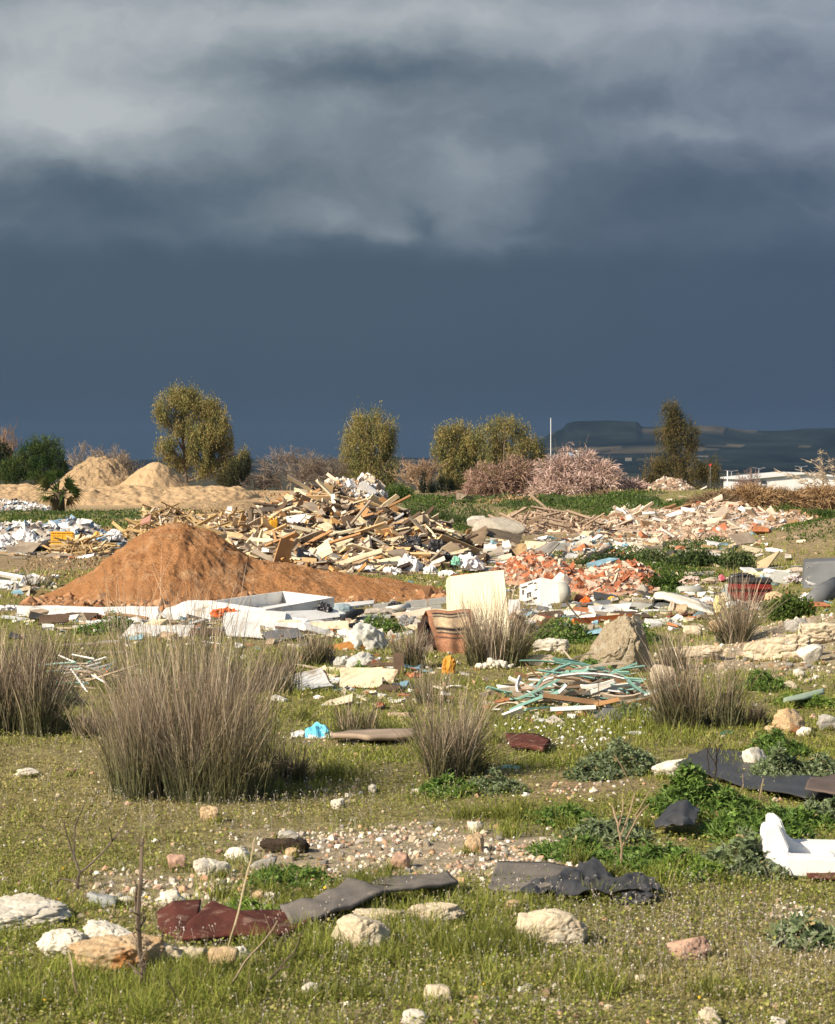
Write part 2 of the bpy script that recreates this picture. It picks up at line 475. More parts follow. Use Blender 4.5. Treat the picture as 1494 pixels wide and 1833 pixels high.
bilv = M('ABSOLUTE', M('MULTIPLY', M('SUBTRACT', bil.outputs[0], .5), 2.))
val = M('ADD', MR(tt, .40, .59, 0., .32), MR(tt, .62, 1.0, 0., .36))
val = M('ADD', val, M('MULTIPLY', M('SUBTRACT', .16, bilv), MR(tt, .38, .54, 0., .30)))
for b_ in [
    (60, 190, 300, 110, .46), (250, 225, 180, 70, .20), (330, 60, 330, 50, .06), (90, 60, 200, 50, .05),
    (60, 345, 190, 44, -.17), (260, 355, 170, 46, -.14), (420, 330, 120, 36, -.06),
    (640, 140, 270, 34, -.22), (560, 165, 140, 22, -.07), (880, 130, 160, 34, -.07), (640, 30, 400, 40, .14), (1050, 30, 260, 50, .10),
    (520, 210, 160, 36, .08), (600, 395, 220, 42, .30), (700, 425, 80, 20, .20), (850, 340, 80, 95, .28), (760, 270, 200, 50, .10), (775, 395, 40, 40, -.24), (930, 428, 60, 12, .13), (935, 290, 40, 30, .08),
    (1210, 222, 120, 22, .22), (1120, 250, 90, 20, .08), (1470, 240, 90, 36, .18), (1340, 160, 60, 40, .08), (1420, 110, 130, 50, -.12), (1130, 175, 150, 36, -.09),
    (1120, 355, 230, 56, -.14), (1400, 335, 180, 50, -.12), (300, 430, 260, 22, .06)]:
    val = M('ADD', val, blob(*b_))
tex = noise(PW, 2.6, 9, .56, (1, 2.2, 1), (3, 1, 0))
tex2 = noise(PW, 9, 8, .6, (1, 1.5, 1), (7, 5, 0))
amt = MR(tt, .36, .56, .02, .20); amt2 = MR(tt, .38, .54, .015, .12)
val = M('ADD', val, M('MULTIPLY', M('SUBTRACT', tex.outputs[0], .5), amt))
val = M('ADD', val, M('MULTIPLY', M('SUBTRACT', tex2.outputs[0], .5), amt2))
# slow drift of tone in the rain curtain below
cur = noise(P0, 1.3, 4, .5, (1, .35, 1), (1, 8, 0))
val = M('ADD', val, M('MULTIPLY', M('SUBTRACT', cur.outputs[0], .5), .10))
val = M('MAXIMUM', M('MINIMUM', M('ADD', val, .045), 1.1), 0.)
rc = nn(nt, 'ShaderNodeValToRGB'); L(val, rc.inputs[0])
cr = rc.color_ramp
stops = [(0, (.068, .104, .147)), (.25, (.112, .155, .202)), (.5, (.20, .248, .292)), (.75, (.33, .38, .415)), (1, (.52, .555, .575))]
cr.elements[0].position = 0; cr.elements[0].color = rgba(stops[0][1]); cr.elements[1].position = 1; cr.elements[1].color = rgba(stops[-1][1])
for p_, c_ in stops[1:-1]:
    e = cr.elements.new(p_); e.color = rgba(c_)
# slight hue drift: greener at the middle and lower part of the front, bluer to its right end
n, f, a, bb, o = mixc(nt, 'MULTIPLY'); L(MR(u, -.05, .2, 0, 1), f); L(rc.outputs[0], a); bb.default_value = (.93, .93, 1.02, 1)
n2_, f2, a2, b2, o2 = mixc(nt, 'MULTIPLY'); L(MR(v, .0, .085, 1, 0), f2); L(o, a2); b2.default_value = (.72, .72, .73, 1)
bg2 = nn(nt, 'ShaderNodeBackground'); L(o2, bg2.inputs[0]); bg2.inputs[1].default_value = .64
mx = nn(nt, 'ShaderNodeMixShader'); L(MR(sp.outputs[1], -.15, .45, 0, 1), mx.inputs[0]); L(bg1.outputs[0], mx.inputs[1]); L(bg2.outputs[0], mx.inputs[2])
L(mx.outputs[0], out.inputs[0])

# ------------------------------------------------------------------ air
hz = bpy.data.materials.new('haze_air'); hz.use_nodes = True; hn = hz.node_tree
for n in list(hn.nodes): hn.nodes.remove(n)
ho = hn.nodes.new('ShaderNodeOutputMaterial'); pv = hn.nodes.new('ShaderNodeVolumePrincipled')
pv.inputs['Color'].default_value = (.13, .23, .40, 1); pv.inputs['Density'].default_value = 1.0e-4
hn.links.new(pv.outputs[0], ho.inputs['Volume'])
hb = box('haze', hz, None, (11200, 11200, 112), (0, 0, 45)); tag(hb, kind='stuff')
hb.location.z = -9.5 + 56

# ------------------------------------------------------------------ ground
def zone(px, py, c, rx, ry): return np.exp(-((px - c[0]) / rx) ** 2 - ((py - c[1]) / ry) ** 2)
def ground_mix(x, y):
    """weights of bare soil / gravel / green / olive at places"""
    px, py = flatpix(x, y)
    n = n2(x, y, .9, 4, 21); nf = n2(x, y, 3.2, 3, 22)
    gravel = 1.6 * zone(px, py, (800, 1528), 330, 52) + .8 * zone(px, py, (560, 1540), 150, 45) + .9 * zone(px, py, (300, 1590), 250, 40) + zone(px, py, (1250, 1180), 150, 25) + 1.2 * zone(px, py, (1430, 1160), 150, 60) + .7*zone(px, py, (1440, 1630), 130, 20) + .5 * zone(px, py, (760, 1800), 500, 30)
    dirt = 1.1 * zone(px, py, (1040, 1415), 160, 25) + 1.6 * zone(px, py, (130, 1005), 330, 20) + 1.0 * zone(px, py, (660, 1335), 120, 14) + 1.4 * sstep(925, 900, py) * sstep(560, 430, px) + .9 * zone(px, py, (1430, 990), 80, 25)*0.6
    dirt = dirt + 1.2 * zone(px, py, (230, 1098), 260, 14) + .9 * zone(px, py, (650, 1078), 180, 12) + .9 * zone(px, py, (1080, 975), 160, 22) + .7 * zone(px, py, (900, 1000), 110, 20) + .8 * zone(px, py, (1470, 975), 70, 30)
    dirt = dirt + 1.5 * zone(px, py, (600, 930), 300, 60) + 1.0 * zone(px, py, (1250, 960), 260, 30) + .8 * zone(px, py, (1000, 1060), 200, 40) + .5 * zone(px, py, (1240, 1140), 120, 20)
    olive = 1.0 * zone(px, py, (250, 1430), 480, 110) + .7 * zone(px, py, (1300, 1730), 320, 90) + .4 * zone(px, py, (300, 1600), 400, 60) + .5*zone(px, py, (850, 1250), 150, 40)
    gravel = np.clip(gravel + .5 * n + .3 * nf - .25, 0, 1.2); dirt = np.clip(dirt + .4 * n - .1, 0, 1.2); olive = np.clip(olive + .5 * n2(x, y, .6, 3, 23), 0, 1)
    return gravel, dirt, olive

rr = np.concatenate([[.6, 1.5, 2.5, 3.5, 4.5], np.geomspace(5.2, 60, 520), np.geomspace(60.5, 330, 200), np.geomspace(340, 5200, 60)])
th = np.concatenate([np.linspace(-180, -22, 60), np.linspace(-21.5, -13.5, 24), np.linspace(-13.2, 13.2, 420), np.linspace(13.5, 21.5, 24), np.linspace(22, 180, 60)])
RR, TH = np.meshgrid(rr, R(1) * th, indexing='ij')
gx = (RR * np.sin(TH)).ravel(); gy = (RR * np.cos(TH)).ravel()
gz = hgt(gx, gy)
far = sstep(180, 400, np.hypot(gx, gy))
front = np.abs(TH.ravel()) < R(30)
gr, di, ol = ground_mix(gx, np.where(gy > 1, gy, 1e3))
gr = gr * front; di = di * front
base = np.array([.235, .205, .09])[None] * np.ones((len(gx), 1))
def lerp(a, b, t): return a * (1 - t[:, None]) + np.asarray(b)[None] * t[:, None]
base = lerp(base, (.27, .225, .105), np.clip(ol, 0, 1) * .9)
base = lerp(base, (.30, .225, .135), np.clip(di, 0, 1))
base = lerp(base, (.40, .33, .24), np.clip(gr, 0, 1) * .9)
sand = sstep(85, 100, gy) * sstep(-3.5, -6.5, gx)
base = lerp(base, (.47, .33, .19), sand * (1 - far))
fieldn = n2(gx, gy * .35, .004, 3, 41)
field = np.where((fieldn > .12)[:, None], np.array([.055, .052, .03])[None], np.array([.018, .026, .015])[None])
base = base * (1 - far[:, None]) + field * far[:, None]
nr, ncol = len(rr), len(th)
i, j = np.meshgrid(np.arange(nr - 1), np.arange(ncol - 1), indexing='ij'); a = (i * ncol + j).ravel()
gq = np.stack([a, a + ncol, a + ncol + 1, a + 1], 1)[:, ::-1]
ground = obj('ground', np.c_[gx, gy, gz], gq, mat('ground_soil', None, scale=9, var=.45, rough=.95, bump=.9, bscale=28, bdist=.03, spec=.1, detail=9), cols=base, smooth=True)
tag(ground, kind='structure')

# hills beyond the plain
def ridge_prof(px):
    k = [(-900, 10), (0, 8), (450, 10), (600, 12), (680, 15), (760, 12), (830, 9), (900, 12), (960, 40), (985, 56), (1008, 64), (1012, 73), (1030, 78), (1090, 79), (1142, 76), (1147, 68), (1165, 67), (1200, 71),
         (1280, 70), (1330, 62), (1380, 60), (1430, 64), (1494, 66), (1700, 60), (2300, 40)]
    return np.interp(px, [a for a, b in k], [b for a, b in k])
DH = 3600.
hx = np.linspace(-900, 2300, 700); tv = np.linspace(0, 1, 40)
HX, TV_ = np.meshgrid(hx, tv, indexing='ij')
pr = ridge_prof(hx); ps = np.convolve(np.pad(pr, 40, 'edge'), np.ones(81) / 81, 'valid')
hb_ = sstep(.80, .97, TV_); prof_ = ps[:, None] * (1 - hb_) * .97 + pr[:, None] * hb_
top = CAMH + prof_ / F * DH
dd = DH - 1400 * (1 - TV_)
X = (HX - CX) / F * dd
Z = -8 + (top + 8) * np.clip(TV_ ** 1.6 * .82 + .18 * sstep(.93, 1.0, TV_), 0, 1)
Z = Z + (8. * fbm(np.c_[X.ravel() * .006, dd.ravel() * .006, X.ravel() * 0], 5, 60)).reshape(X.shape) * np.sin(TV_ * math.pi) + .8 * (fbm(np.c_[X.ravel() * .03, dd.ravel() * .01, X.ravel() * 0], 3, 61)).reshape(X.shape) * TV_
Xb = np.concatenate([X, X[:, -1:] * 1.12], 1); Db = np.concatenate([dd, dd[:, -1:] + 500], 1); Zb = np.concatenate([Z, Z[:, -1:] * 0 - 8], 1)
fn = fbm(np.c_[Xb.ravel() * .012, Db.ravel() * .012, Zb.ravel() * .06], 4, 62)
pat = fbm(np.c_[Xb.ravel() * .004, Db.ravel() * .003, Zb.ravel() * .09], 3, 63)
hc = np.where((pat > .22)[:, None], np.array([.085, .072, .048])[None], np.array([.016, .021, .018])[None]) * (1 + 1.1 * fn[:, None])  # hills coloured dark to stand in for the cloud shadow over them
n1, n2c = Xb.shape
i, j = np.meshgrid(np.arange(n1 - 1), np.arange(n2c - 1), indexing='ij'); a = (i * n2c + j).ravel()
hills = obj('hills', np.c_[Xb.ravel(), Db.ravel(), Zb.ravel()], np.stack([a, a + n2c, a + n2c + 1, a + 1], 1), mat('hill_scrub', None, scale=.02, var=.35, rough=1, spec=0), cols=hc, smooth=True)
tag(hills, kind='structure')
# ------------------------------------------------------------------ trees and shrubs
M_BARK = mat('bark', (.20, .16, .12), (.10, .08, .06), scale=3, rough=.95, bump=.3, bscale=8)
M_PALEBARK = mat('pale_bark', (.50, .46, .40), (.28, .24, .20), scale=2, rough=.9)
M_LEAF = mat('tree_leaf', None, scale=1.5, var=.22, rough=.7, spec=.1, trans=.42)
M_TWIG = mat('bare_twig', None, scale=2, var=.25, rough=.95, spec=.1)
M_STRAW = mat('dry_straw', None, scale=3, var=.2, rough=.85, spec=.15, trans=.12)

LEAF_T = np.array([[0, 0, 0], [.5, .1, .35], [0, 0, 1.], [-.5, .1, .35]], float); LEAF_F = [np.array([[0, 1, 2, 3]])]

def lobes_world(lobes, d, dep=.8, jit=.5, rg=None):
    out = []
    for (px, py, rx, ry) in lobes:
        off = rg.uniform(-jit, jit) * rx * d / F
        c = np.array(at(px, py, d)); c[1] += off
        out.append((c, np.array([rx * d / F, max(rx, ry) * .8 * d / F * dep / .8, ry * d / F])))
    return out

def leaf_cloud(lobes, n, rg, size, palette, droop=1., gap=.0, gfreq=1.2, inner=.25, clump=9, aspect=.35):
    """leaf sprays in clumps through the volume of the lobes -> V, F, C"""
    A = Acc(); vol = np.array([l[1][0] * l[1][2] for l in lobes]); vol = vol / vol.sum()
    for (c, r), f in zip(lobes, vol):
        k = int(n * f / clump) + 3
        dirs = rg.normal(size=(k * 2, 3)); dirs /= np.linalg.norm(dirs, axis=1)[:, None]
        rad = rg.uniform(inner, 1, k * 2) ** .6
        q = dirs * rad[:, None]
        q *= (1 + .55 * fbm(dirs * 2.6 + c[None], 3, 5))[:, None]
        g = fbm(q * gfreq * 2.0 + c[None] * 1.3, 3, 9)
        q = q[g > gap][:k]
        P = c[None] + q * r[None]
        cc = rg.normal(size=(len(P), 3)) * size * .9
        pal = np.asarray(palette)
        tone = np.clip((fbm(P * .9, 3, 12) * 1.3 + 1) / 2 + rg.normal(size=len(P)) * .13, 0, .999)
        pc = pal[(tone * len(pal)).astype(int)]
        P2 = np.repeat(P, clump, 0) + rg.normal(size=(len(P) * clump, 3)) * size * (np.array([.65, .65, 1.0]) if droop < .5 else np.array([.55, .55, 1.7]))[None]
        C2 = np.repeat(pc, clump, 0) * rg.uniform(.75, 1.25, (len(P2), 1))
        yaw = rg.uniform(0, 6.28, len(P2)); 
        pit = np.where(rg.random(len(P2)) < droop, math.pi + rg.normal(size=len(P2)) * .5, rg.uniform(0, 6.28, len(P2)))
        Mx = rotm(yaw, pit, rg.normal(size=len(P2)) * .5)
        s = size * rg.uniform(.6, 1.4, len(P2))
        A.add(*scatter(LEAF_T, LEAF_F, P2, Mx, np.stack([s * aspect, s * aspect, s], 1), C2))
    return A

def limb_lines(base, lobes, rg, r0, fork=.35):
    lines = []
    base = np.array(base, float)
    topc = max(lobes, key=lambda l: l[0][2])[0]
    tr = [base, base * .6 + topc * .4 + rg.normal(size=3) * .12, topc]
    tr[1][0] = base[0] * .55 + topc[0] * .45
    P = np.array([tr[0], tr[0] * .5 + tr[1] * .5 + rg.normal(size=3) * .06, tr[1], tr[1] * .5 + tr[2] * .5 + rg.normal(size=3) * .12, tr[2]])
    lines.append((P, np.array([r0, r0 * .85, r0 * .65, r0 * .4, r0 * .12])))
    for c, r in lobes:
        f = rg.uniform(.2, .55); s = P[1] * (1 - f) + P[3] * f
        if s[2] > c[2]: s = P[0] * .4 + P[1] * .6
        m = s * .5 + c * .5 + rg.normal(size=3) * .1 * r[0]
        lines.append((np.array([s, m, c]), np.array([r0 * .5, r0 * .33, r0 * .12])))
        for k in range(5):
            e = c + rg.normal(size=3) * r * .5
            lines.append((np.array([m, (m + e) / 2 + rg.normal(size=3) * .06 * r[0], e]), np.array([r0 * .22, r0 * .14, r0 * .05])))
    return lines

EUC = [(.15, .175, .07), (.22, .23, .085), (.30, .27, .10), (.40, .32, .125), (.26, .25, .10), (.18, .20, .08)]
def tree(name, label, cat, base_px, d, lobes, palette, n, size, seed, trunk=.16, bark=None, droop=.8, gap=-.12, aspect=.35, jit=.5, group=None, gfreq=1.2):
    rg = np.random.default_rng(seed)
    lw = lobes_world(lobes, d, rg=rg, jit=jit)
    b = at(base_px[0], base_px[1], d); b.z = h1(b.x, b.y) - .05
    e = empty(name, b, label, cat, group)
    bl = np.array(b)
    A = tubes_np(limb_lines(bl, lw, rg, trunk), 6)
    V = np.concatenate(A.V) - bl[None]
    obj('trunk', V, [np.concatenate(f) for f in A.F.values()], bark or M_BARK, e, smooth=True)
    A = leaf_cloud(lw, n, rg, size, palette, droop, gap, gfreq, aspect=aspect)
    obj('crown', np.concatenate(A.V) - bl[None], [np.concatenate(f) for f in A.F.values()], M_LEAF, e, cols=np.concatenate(A.C))
    return e

tree('eucalyptus_tree', 'tall bronze eucalyptus with a spreading crown above the two sand heaps', 'tree', (335, 872), 170,
     [(322, 712, 34, 20), (293, 737, 18, 20), (345, 728, 34, 24), (378, 738, 24, 22), (318, 757, 28, 20), (298, 800, 22, 16), (350, 775, 18, 22), (392, 768, 22, 22), (318, 824, 34, 12), (372, 792, 24, 30), (370, 832, 22, 20), (403, 798, 16, 24), (412, 838, 26, 22), (436, 822, 12, 20), (345, 808, 12, 20)],
     EUC, 56000, .18, 31, trunk=.20, gap=.10)
tree('eucalyptus_tree', 'dark green bushy tree tucked under the tall bronze eucalyptus', 'tree', (425, 875), 166,
     [(425, 845, 26, 24), (440, 828, 12, 14), (408, 858, 24, 12)], [(.05, .06, .03), (.075, .08, .036), (.105, .09, .04)], 9000, .15, 32, trunk=.1)
tree('weeping_eucalyptus_tree', 'weeping olive eucalyptus with hanging sprays standing behind the timber pile', 'tree', (658, 875), 168,
     [(635, 765, 24, 26), (672, 762, 36, 24), (695, 778, 18, 22), (640, 800, 28, 30), (680, 800, 34, 34), (650, 835, 34, 30), (690, 835, 22, 34), (620, 840, 14, 24), (665, 858, 40, 14)],
     EUC, 34000, .22, 33, trunk=.16, bark=M_PALEBARK, droop=.97, gap=.07, aspect=.22)
tree('eucalyptus_tree', 'thin eucalyptus with a white trunk and ragged rust tinged crown', 'tree', (822, 882), 160,
     [(795, 780, 18, 14), (825, 776, 24, 16), (848, 790, 16, 22), (785, 805, 14, 18), (815, 812, 24, 22), (800, 838, 16, 22), (838, 840, 20, 24), (840, 815, 16, 18), (815, 862, 22, 14)],
     EUC, 18000, .18, 34, trunk=.12, bark=M_PALEBARK, gap=.02)
tree('eucalyptus_tree', 'rounded olive eucalyptus standing behind the pink tamarisks', 'tree', (900, 885), 176,
     [(905, 765, 28, 18), (872, 775, 22, 18), (930, 775, 16, 20), (890, 800, 30, 24), (925, 810, 26, 26), (868, 815, 18, 24), (948, 800, 20, 20), (965, 815, 16, 22), (880, 845, 34, 26), (930, 845, 34, 26)],
     EUC, 32000, .185, 35, trunk=.17, gap=.09)
tree('dark_evergreen_tree', 'dark brown-green evergreen with a tall narrow top and wide skirt before the hills', 'tree', (1215, 885), 180,
     [(1200, 733, 18, 16), (1207, 755, 26, 20), (1190, 770, 22, 18), (1225, 775, 24, 20), (1205, 795, 30, 16), (1240, 800, 16, 14), (1218, 818, 22, 14), (1190, 830, 30, 20), (1235, 840, 34, 24), (1175, 850, 26, 26), (1268, 845, 24, 26), (1210, 862, 50, 20), (1160, 862, 14, 16)],
     [(.09, .09, .036), (.13, .115, .046), (.18, .145, .058), (.23, .17, .068)], 36000, .155, 36, trunk=.18, gap=.03, droop=.5)
tree('pine_tree', 'dark green rounded pine beside the sand bank', 'tree', (62, 872), 150,
     [(78, 800, 30, 22), (55, 812, 30, 22), (100, 822, 22, 22), (35, 835, 34, 24), (75, 840, 42, 26), (20, 850, 26, 20), (112, 845, 12, 18)],
     [(.03, .06, .018), (.05, .09, .026), (.075, .115, .032), (.10, .14, .042)], 22000, .115, 37, trunk=.14, gap=-.2, droop=.05, aspect=.6)
tree('pine_tree', 'darker pine partly cut off behind the rounded pine', 'tree', (-5, 872), 160,
     [(0, 812, 22, 20), (-10, 838, 40, 26), (14, 828, 12, 12)], [(.02, .035, .014), (.035, .055, .02), (.05, .07, .026)], 9000, .12, 38, trunk=.12, droop=.05, aspect=.6)
tree('cypress_tree', 'slim dark columnar cypress before the tan bare shrub', 'tree', (757, 886), 140,
     [(757, 862, 4, 16), (757, 875, 6, 12), (757, 851, 2.5, 8)], [(.012, .022, .010), (.02, .032, .014)], 900, .12, 39, trunk=.05, droop=.0)
for k, (px, py, rx, ry) in enumerate([(772, 876, 12, 9), (790, 868, 10, 14), (806, 874, 10, 12)]):
    tree('dark_conifer', ['low dark conifer next to the columnar cypress', 'pointed dark conifer in the middle of three small ones', 'small dark conifer by the white eucalyptus trunk'][k], 'conifer', (px, 886), 141 + k,
         [(px, py, rx, ry), (px, py - ry * .8, rx * .45, ry * .5)], [(.015, .025, .012), (.025, .035, .016)], 800, .13, 40 + k, trunk=.05, droop=.1, group='small dark conifers')

def bare_tree(name, label, px, py, d, hpx, wpx, seed, col, n0=7, depth=4, thick=.05, group=None, spread=.55, up=.25):
    rg = np.random.default_rng(seed)
    b = at(px, py, d); b.z = h1(b.x, b.y) - .05
    H_ = hpx * d / F + (at(px, py, d).z - b.z); wd = wpx * d / F / 2
    lines = []; cols = []
    def grow(p, dr, ln, r, lev):
        m = 4; pts = [p]
        for k in range(m):
            dr = dr + rg.normal(size=3) * .16 + np.array([0, 0, up * .25]); dr /= np.linalg.norm(dr)
            pts.append(pts[-1] + dr * ln / m)
        lines.append((np.array(pts), np.linspace(r, r * .55, m + 1))); cols.append(np.array(col) * rg.uniform(.7, 1.3))
        if lev == 0: return
        for k in range(rg.integers(3, 6)):
            f = rg.uniform(.35, 1); i = min(int(f * m), m - 1)
            q = pts[i] + (pts[i + 1] - pts[i]) * (f * m - i)
            nd = dr + rg.normal(size=3) * spread; nd /= np.linalg.norm(nd)
            grow(q, nd, ln * rg.uniform(.5, .78), max(r * .55, .012), lev - 1)
    for k in range(n0):
        a = rg.uniform(0, 6.28); t = rg.uniform(.05, .5) * (wd / max(H_, .1)) * 1.4
        dr = np.array([math.cos(a) * t, math.sin(a) * t, 1.]); dr /= np.linalg.norm(dr)
        grow(np.zeros(3) + np.array([math.cos(a), math.sin(a), 0]) * .15 * wd, dr, H_ * rg.uniform(.34, .46), thick, depth)
    allp = np.concatenate([l[0] for l in lines])
    s = np.array([wd / np.percentile(np.abs(allp[:, 0]), 98), wd / np.percentile(np.abs(allp[:, 1]), 98), H_ / np.percentile(allp[:, 2], 99)])
    A = tubes_np([(l[0] * s[None], l[1]) for l in lines], 3, cols)
    o = obj(name, np.concatenate(A.V), [np.concatenate(f) for f in A.F.values()], M_TWIG, None, b, cols=np.concatenate(A.C))
    return tag(o, label, 'bare tree', group)
GREYB = (.23, .18, .14)
bare_tree('bare_tree', 'leafless grey tree behind the rounder sand heap', 178, 868, 165, 72, 110, 51, (.27, .22, .17), thick=.05)
bare_tree('bare_tree', 'leafless grey tree between the two sand heaps', 235, 868, 168, 62, 80, 52, (.23, .19, .15), thick=.05)
bare_tree('bare_tree', 'wide leafless tree with combed upright twigs beside the weeping eucalyptus', 515, 880, 158, 76, 125, 53, (.22, .18, .145), n0=9, thick=.055)
bare_tree('bare_tree', 'small leafless tree against the trunk of the weeping eucalyptus', 588, 880, 162, 60, 80, 54, (.20, .165, .13))
bare_tree('bare_tree', 'dark leafless thicket beside the dark bushy tree', 465, 882, 160, 36, 70, 55, (.12, .10, .085), n0=9)
bare_tree('bare_tree', 'tan leafless shrub behind the columnar cypress', 760, 884, 158, 60, 90, 56, (.33, .23, .15), n0=11, up=.6)
bare_tree('bare_tree', 'pinkish leafless tree beside the white warehouse', 1335, 884, 210, 40, 56, 57, (.30, .21, .18), n0=9)
bare_tree('bare_tree', 'small leafless tree at the edge behind the pines', 12, 860, 170, 92, 50, 58, (.25, .18, .13), n0=5)

def tamarisk(label, px, py, d, lobes, seed, n, pal, group='pink tamarisk shrubs', name='tamarisk_shrub', cat='shrub', ln=.42, wd=.016):
    rg = np.random.default_rng(seed)
    lw = lobes_world(lobes, d, rg=rg, jit=.4)
    b = at(px, py, d); b.z = h1(b.x, b.y) - .05; bl = np.array(b)
    e = empty(name, b, label, cat, group)
    lines = []; 
    for c, r in lw:
        for k in range(9):
            t = c + rg.normal(size=3) * r * .45; s = bl + rg.normal(size=3) * np.array([.3, .3, .02]) + np.array([(c[0] - bl[0]) * .5, 0, 0]); s[2] = bl[2]
            lines.append((np.array([s, s * .5 + t * .5 + rg.normal(size=3) * .12, t]), np.array([.05, .035, .012])))
            for q in range(3): lines.append((np.array([s * .3 + t * .7, t + rg.normal(size=3) * r * .5]), np.array([.02, .008])))
    A = tubes_np(lines, 4, [np.array((.16, .11, .085)) * rg.uniform(.7, 1.3) for _ in lines])
    obj('stem', np.concatenate(A.V) - bl[None], [np.concatenate(f) for f in A.F.values()], M_TWIG, e, cols=np.concatenate(A.C))
    A = Acc(); vol = np.array([l[1][0] * l[1][2] for l in lw]); vol = vol / vol.sum()
    for (c, r), f in zip(lw, vol):
        k = int(n * f)
        dr = rg.normal(size=(k, 3)); dr /= np.linalg.norm(dr, axis=1)[:, None]
        rad = rg.uniform(.1, 1, k) ** .5
        q = dr * rad[:, None] * (1 + .55 * fbm(dr * 2.4 + c[None], 3, seed))[:, None]
        keep = fbm(q * 2.6 + c[None], 3, seed + 3) > -.04
        q = q[keep]; dr = dr[keep]; k = len(q)
        P = c[None] + q * r[None]
        # arching strands: outward then drooping
        d0 = dr * .7 + rg.normal(size=(k, 3)) * .5 + np.array([0, 0, .35]); d0 /= np.linalg.norm(d0, axis=1)[:, None]
        L_ = ln * rg.uniform(.5, 1.4, k)[:, None]
        side = np.cross(d0, rg.normal(size=(k, 3))); side /= np.linalg.norm(side, axis=1)[:, None] + 1e-6
        p1 = P + d0 * L_ * .5; p2 = P + d0 * L_ * .85 + np.array([0, 0, -1.]) * L_ * .22
        wv = wd * rg.uniform(.6, 1.4, k)[:, None]
        V = np.stack([P - side * wv, P + side * wv, p1 - side * wv * .8, p1 + side * wv * .8, p2 - side * wv * .3, p2 + side * wv * .3], 1).reshape(-1, 3)
        o_ = (np.arange(k) * 6)[:, None]
        Q = np.concatenate([o_ + np.array([[0, 1, 3, 2]]), o_ + np.array([[2, 3, 5, 4]])])
        pc = np.asarray(pal)[rg.integers(0, len(pal), k)] * rg.uniform(.75, 1.25, (k, 1))
        A.add(V, [Q], np.repeat(pc, 6, 0))
    obj('crown', np.concatenate(A.V) - bl[None], [np.concatenate(f) for f in A.F.values()], M_STRAW, e, cols=np.concatenate(A.C))
    return e
PINK = [(.64, .46, .41), (.54, .38, .33), (.44, .31, .26), (.70, .54, .48), (.36, .27, .19), (.58, .43, .39)]
PINKD = [(.40, .26, .21), (.30, .20, .15), (.46, .31, .26), (.30, .21, .13)]
tamarisk('pink-brown tamarisk shrub before the rounded olive eucalyptus', 900, 902, 118, [(880, 860, 44, 26), (930, 850, 36, 30), (850, 880, 22, 18), (905, 885, 60, 16)], 71, 11000, PINKD)
tamarisk('tallest pink tamarisk shrub, rounded, around the white pylon sign', 1030, 905, 116, [(1035, 825, 36, 26), (1000, 845, 40, 28), (1070, 850, 36, 30), (1030, 868, 70, 26), (975, 878, 30, 24), (1085, 885, 26, 20)], 72, 17000, PINK)
tamarisk('small thin pink tamarisk shrub near the dark evergreen', 1110, 902, 117, [(1098, 858, 14, 18), (1125, 878, 26, 18), (1150, 880, 14, 14)], 73, 4500, PINK)
tamarisk('low dull tamarisk shrub below the pink ones', 1120, 915, 112, [(1095, 897, 34, 16), (1135, 898, 26, 15), (1050, 900, 30, 12)], 74, 8000, [(.28, .19, .12), (.33, .23, .16), (.20, .17, .07), (.25, .19, .10)])
tamarisk('low pinkish dry shrub behind the concrete slab', 850, 905, 122, [(830, 893, 40, 9), (790, 896, 30, 7)], 78, 4000, PINKD)
DRY = [(.42, .27, .14), (.33, .21, .11), (.50, .34, .19), (.26, .17, .09)]
tamarisk('rust brown dry brush clump before the white warehouse', 1350, 925, 80, [(1345, 900, 40, 20), (1310, 905, 26, 16), (1385, 903, 34, 17), (1420, 905, 24, 13)], 75, 15000, DRY, None, 'dry_brush', 'brush', .6, .014)
tamarisk('brown dry weed clump below the dark evergreen', 1280, 930, 76, [(1278, 908, 36, 17), (1310, 918, 26, 11)], 76, 8000, [(.26, .18, .11), (.20, .14, .08), (.32, .23, .14)], None, 'dry_brush', 'brush', .5, .013)
tamarisk('low tan dry brush at the edge of the green bank', 1470, 905, 84, [(1470, 893, 40, 13), (1440, 905, 24, 10)], 77, 6000, DRY, None, 'dry_brush', 'brush', .5, .014)

# feathery reed at the edge
def plume_reed(label, px, py, d, seed):
    rg = np.random.default_rng(seed); b = at(px, py, d); b.z = h1(b.x, b.y); bl = np.array(b)
    lines, cols = [], []
    for k in range(26):
        a = rg.uniform(-1, .5); L_ = rg.uniform(1.2, 2.3)
        p = np.array([rg.normal() * .3, rg.normal() * .3, 0]); pts = [p]
        dr = np.array([a * .4, rg.normal() * .2, 1.]); 
        for j in range(6):
            dr = dr + np.array([a * .12, 0, -.12 * j * .3]); dr /= np.linalg.norm(dr); pts.append(pts[-1] + dr * L_ / 6)
        lines.append((np.array(pts), np.linspace(.018, .006, 7))); cols.append((.46, .36, .25))
        for j in range(2, 7):
            for q in range(6):
                e = pts[j] + np.array([a * .22 + rg.normal() * .12, rg.normal() * .1, rg.uniform(-.05, .18)])
                lines.append((np.array([pts[j], e]), np.array([.016, .006]))); cols.append(np.array((.52, .42, .31)) * rg.uniform(.7, 1.2))
    A = tubes_np(lines, 3, cols)
    tag(obj('plume_reed', np.concatenate(A.V), [np.concatenate(f) for f in A.F.values()], M_STRAW, None, b, cols=np.concatenate(A.C)), label, 'reed')
plume_reed('pale feathery dry reed in front of the warehouse end', 1487, 890, 96, 81)

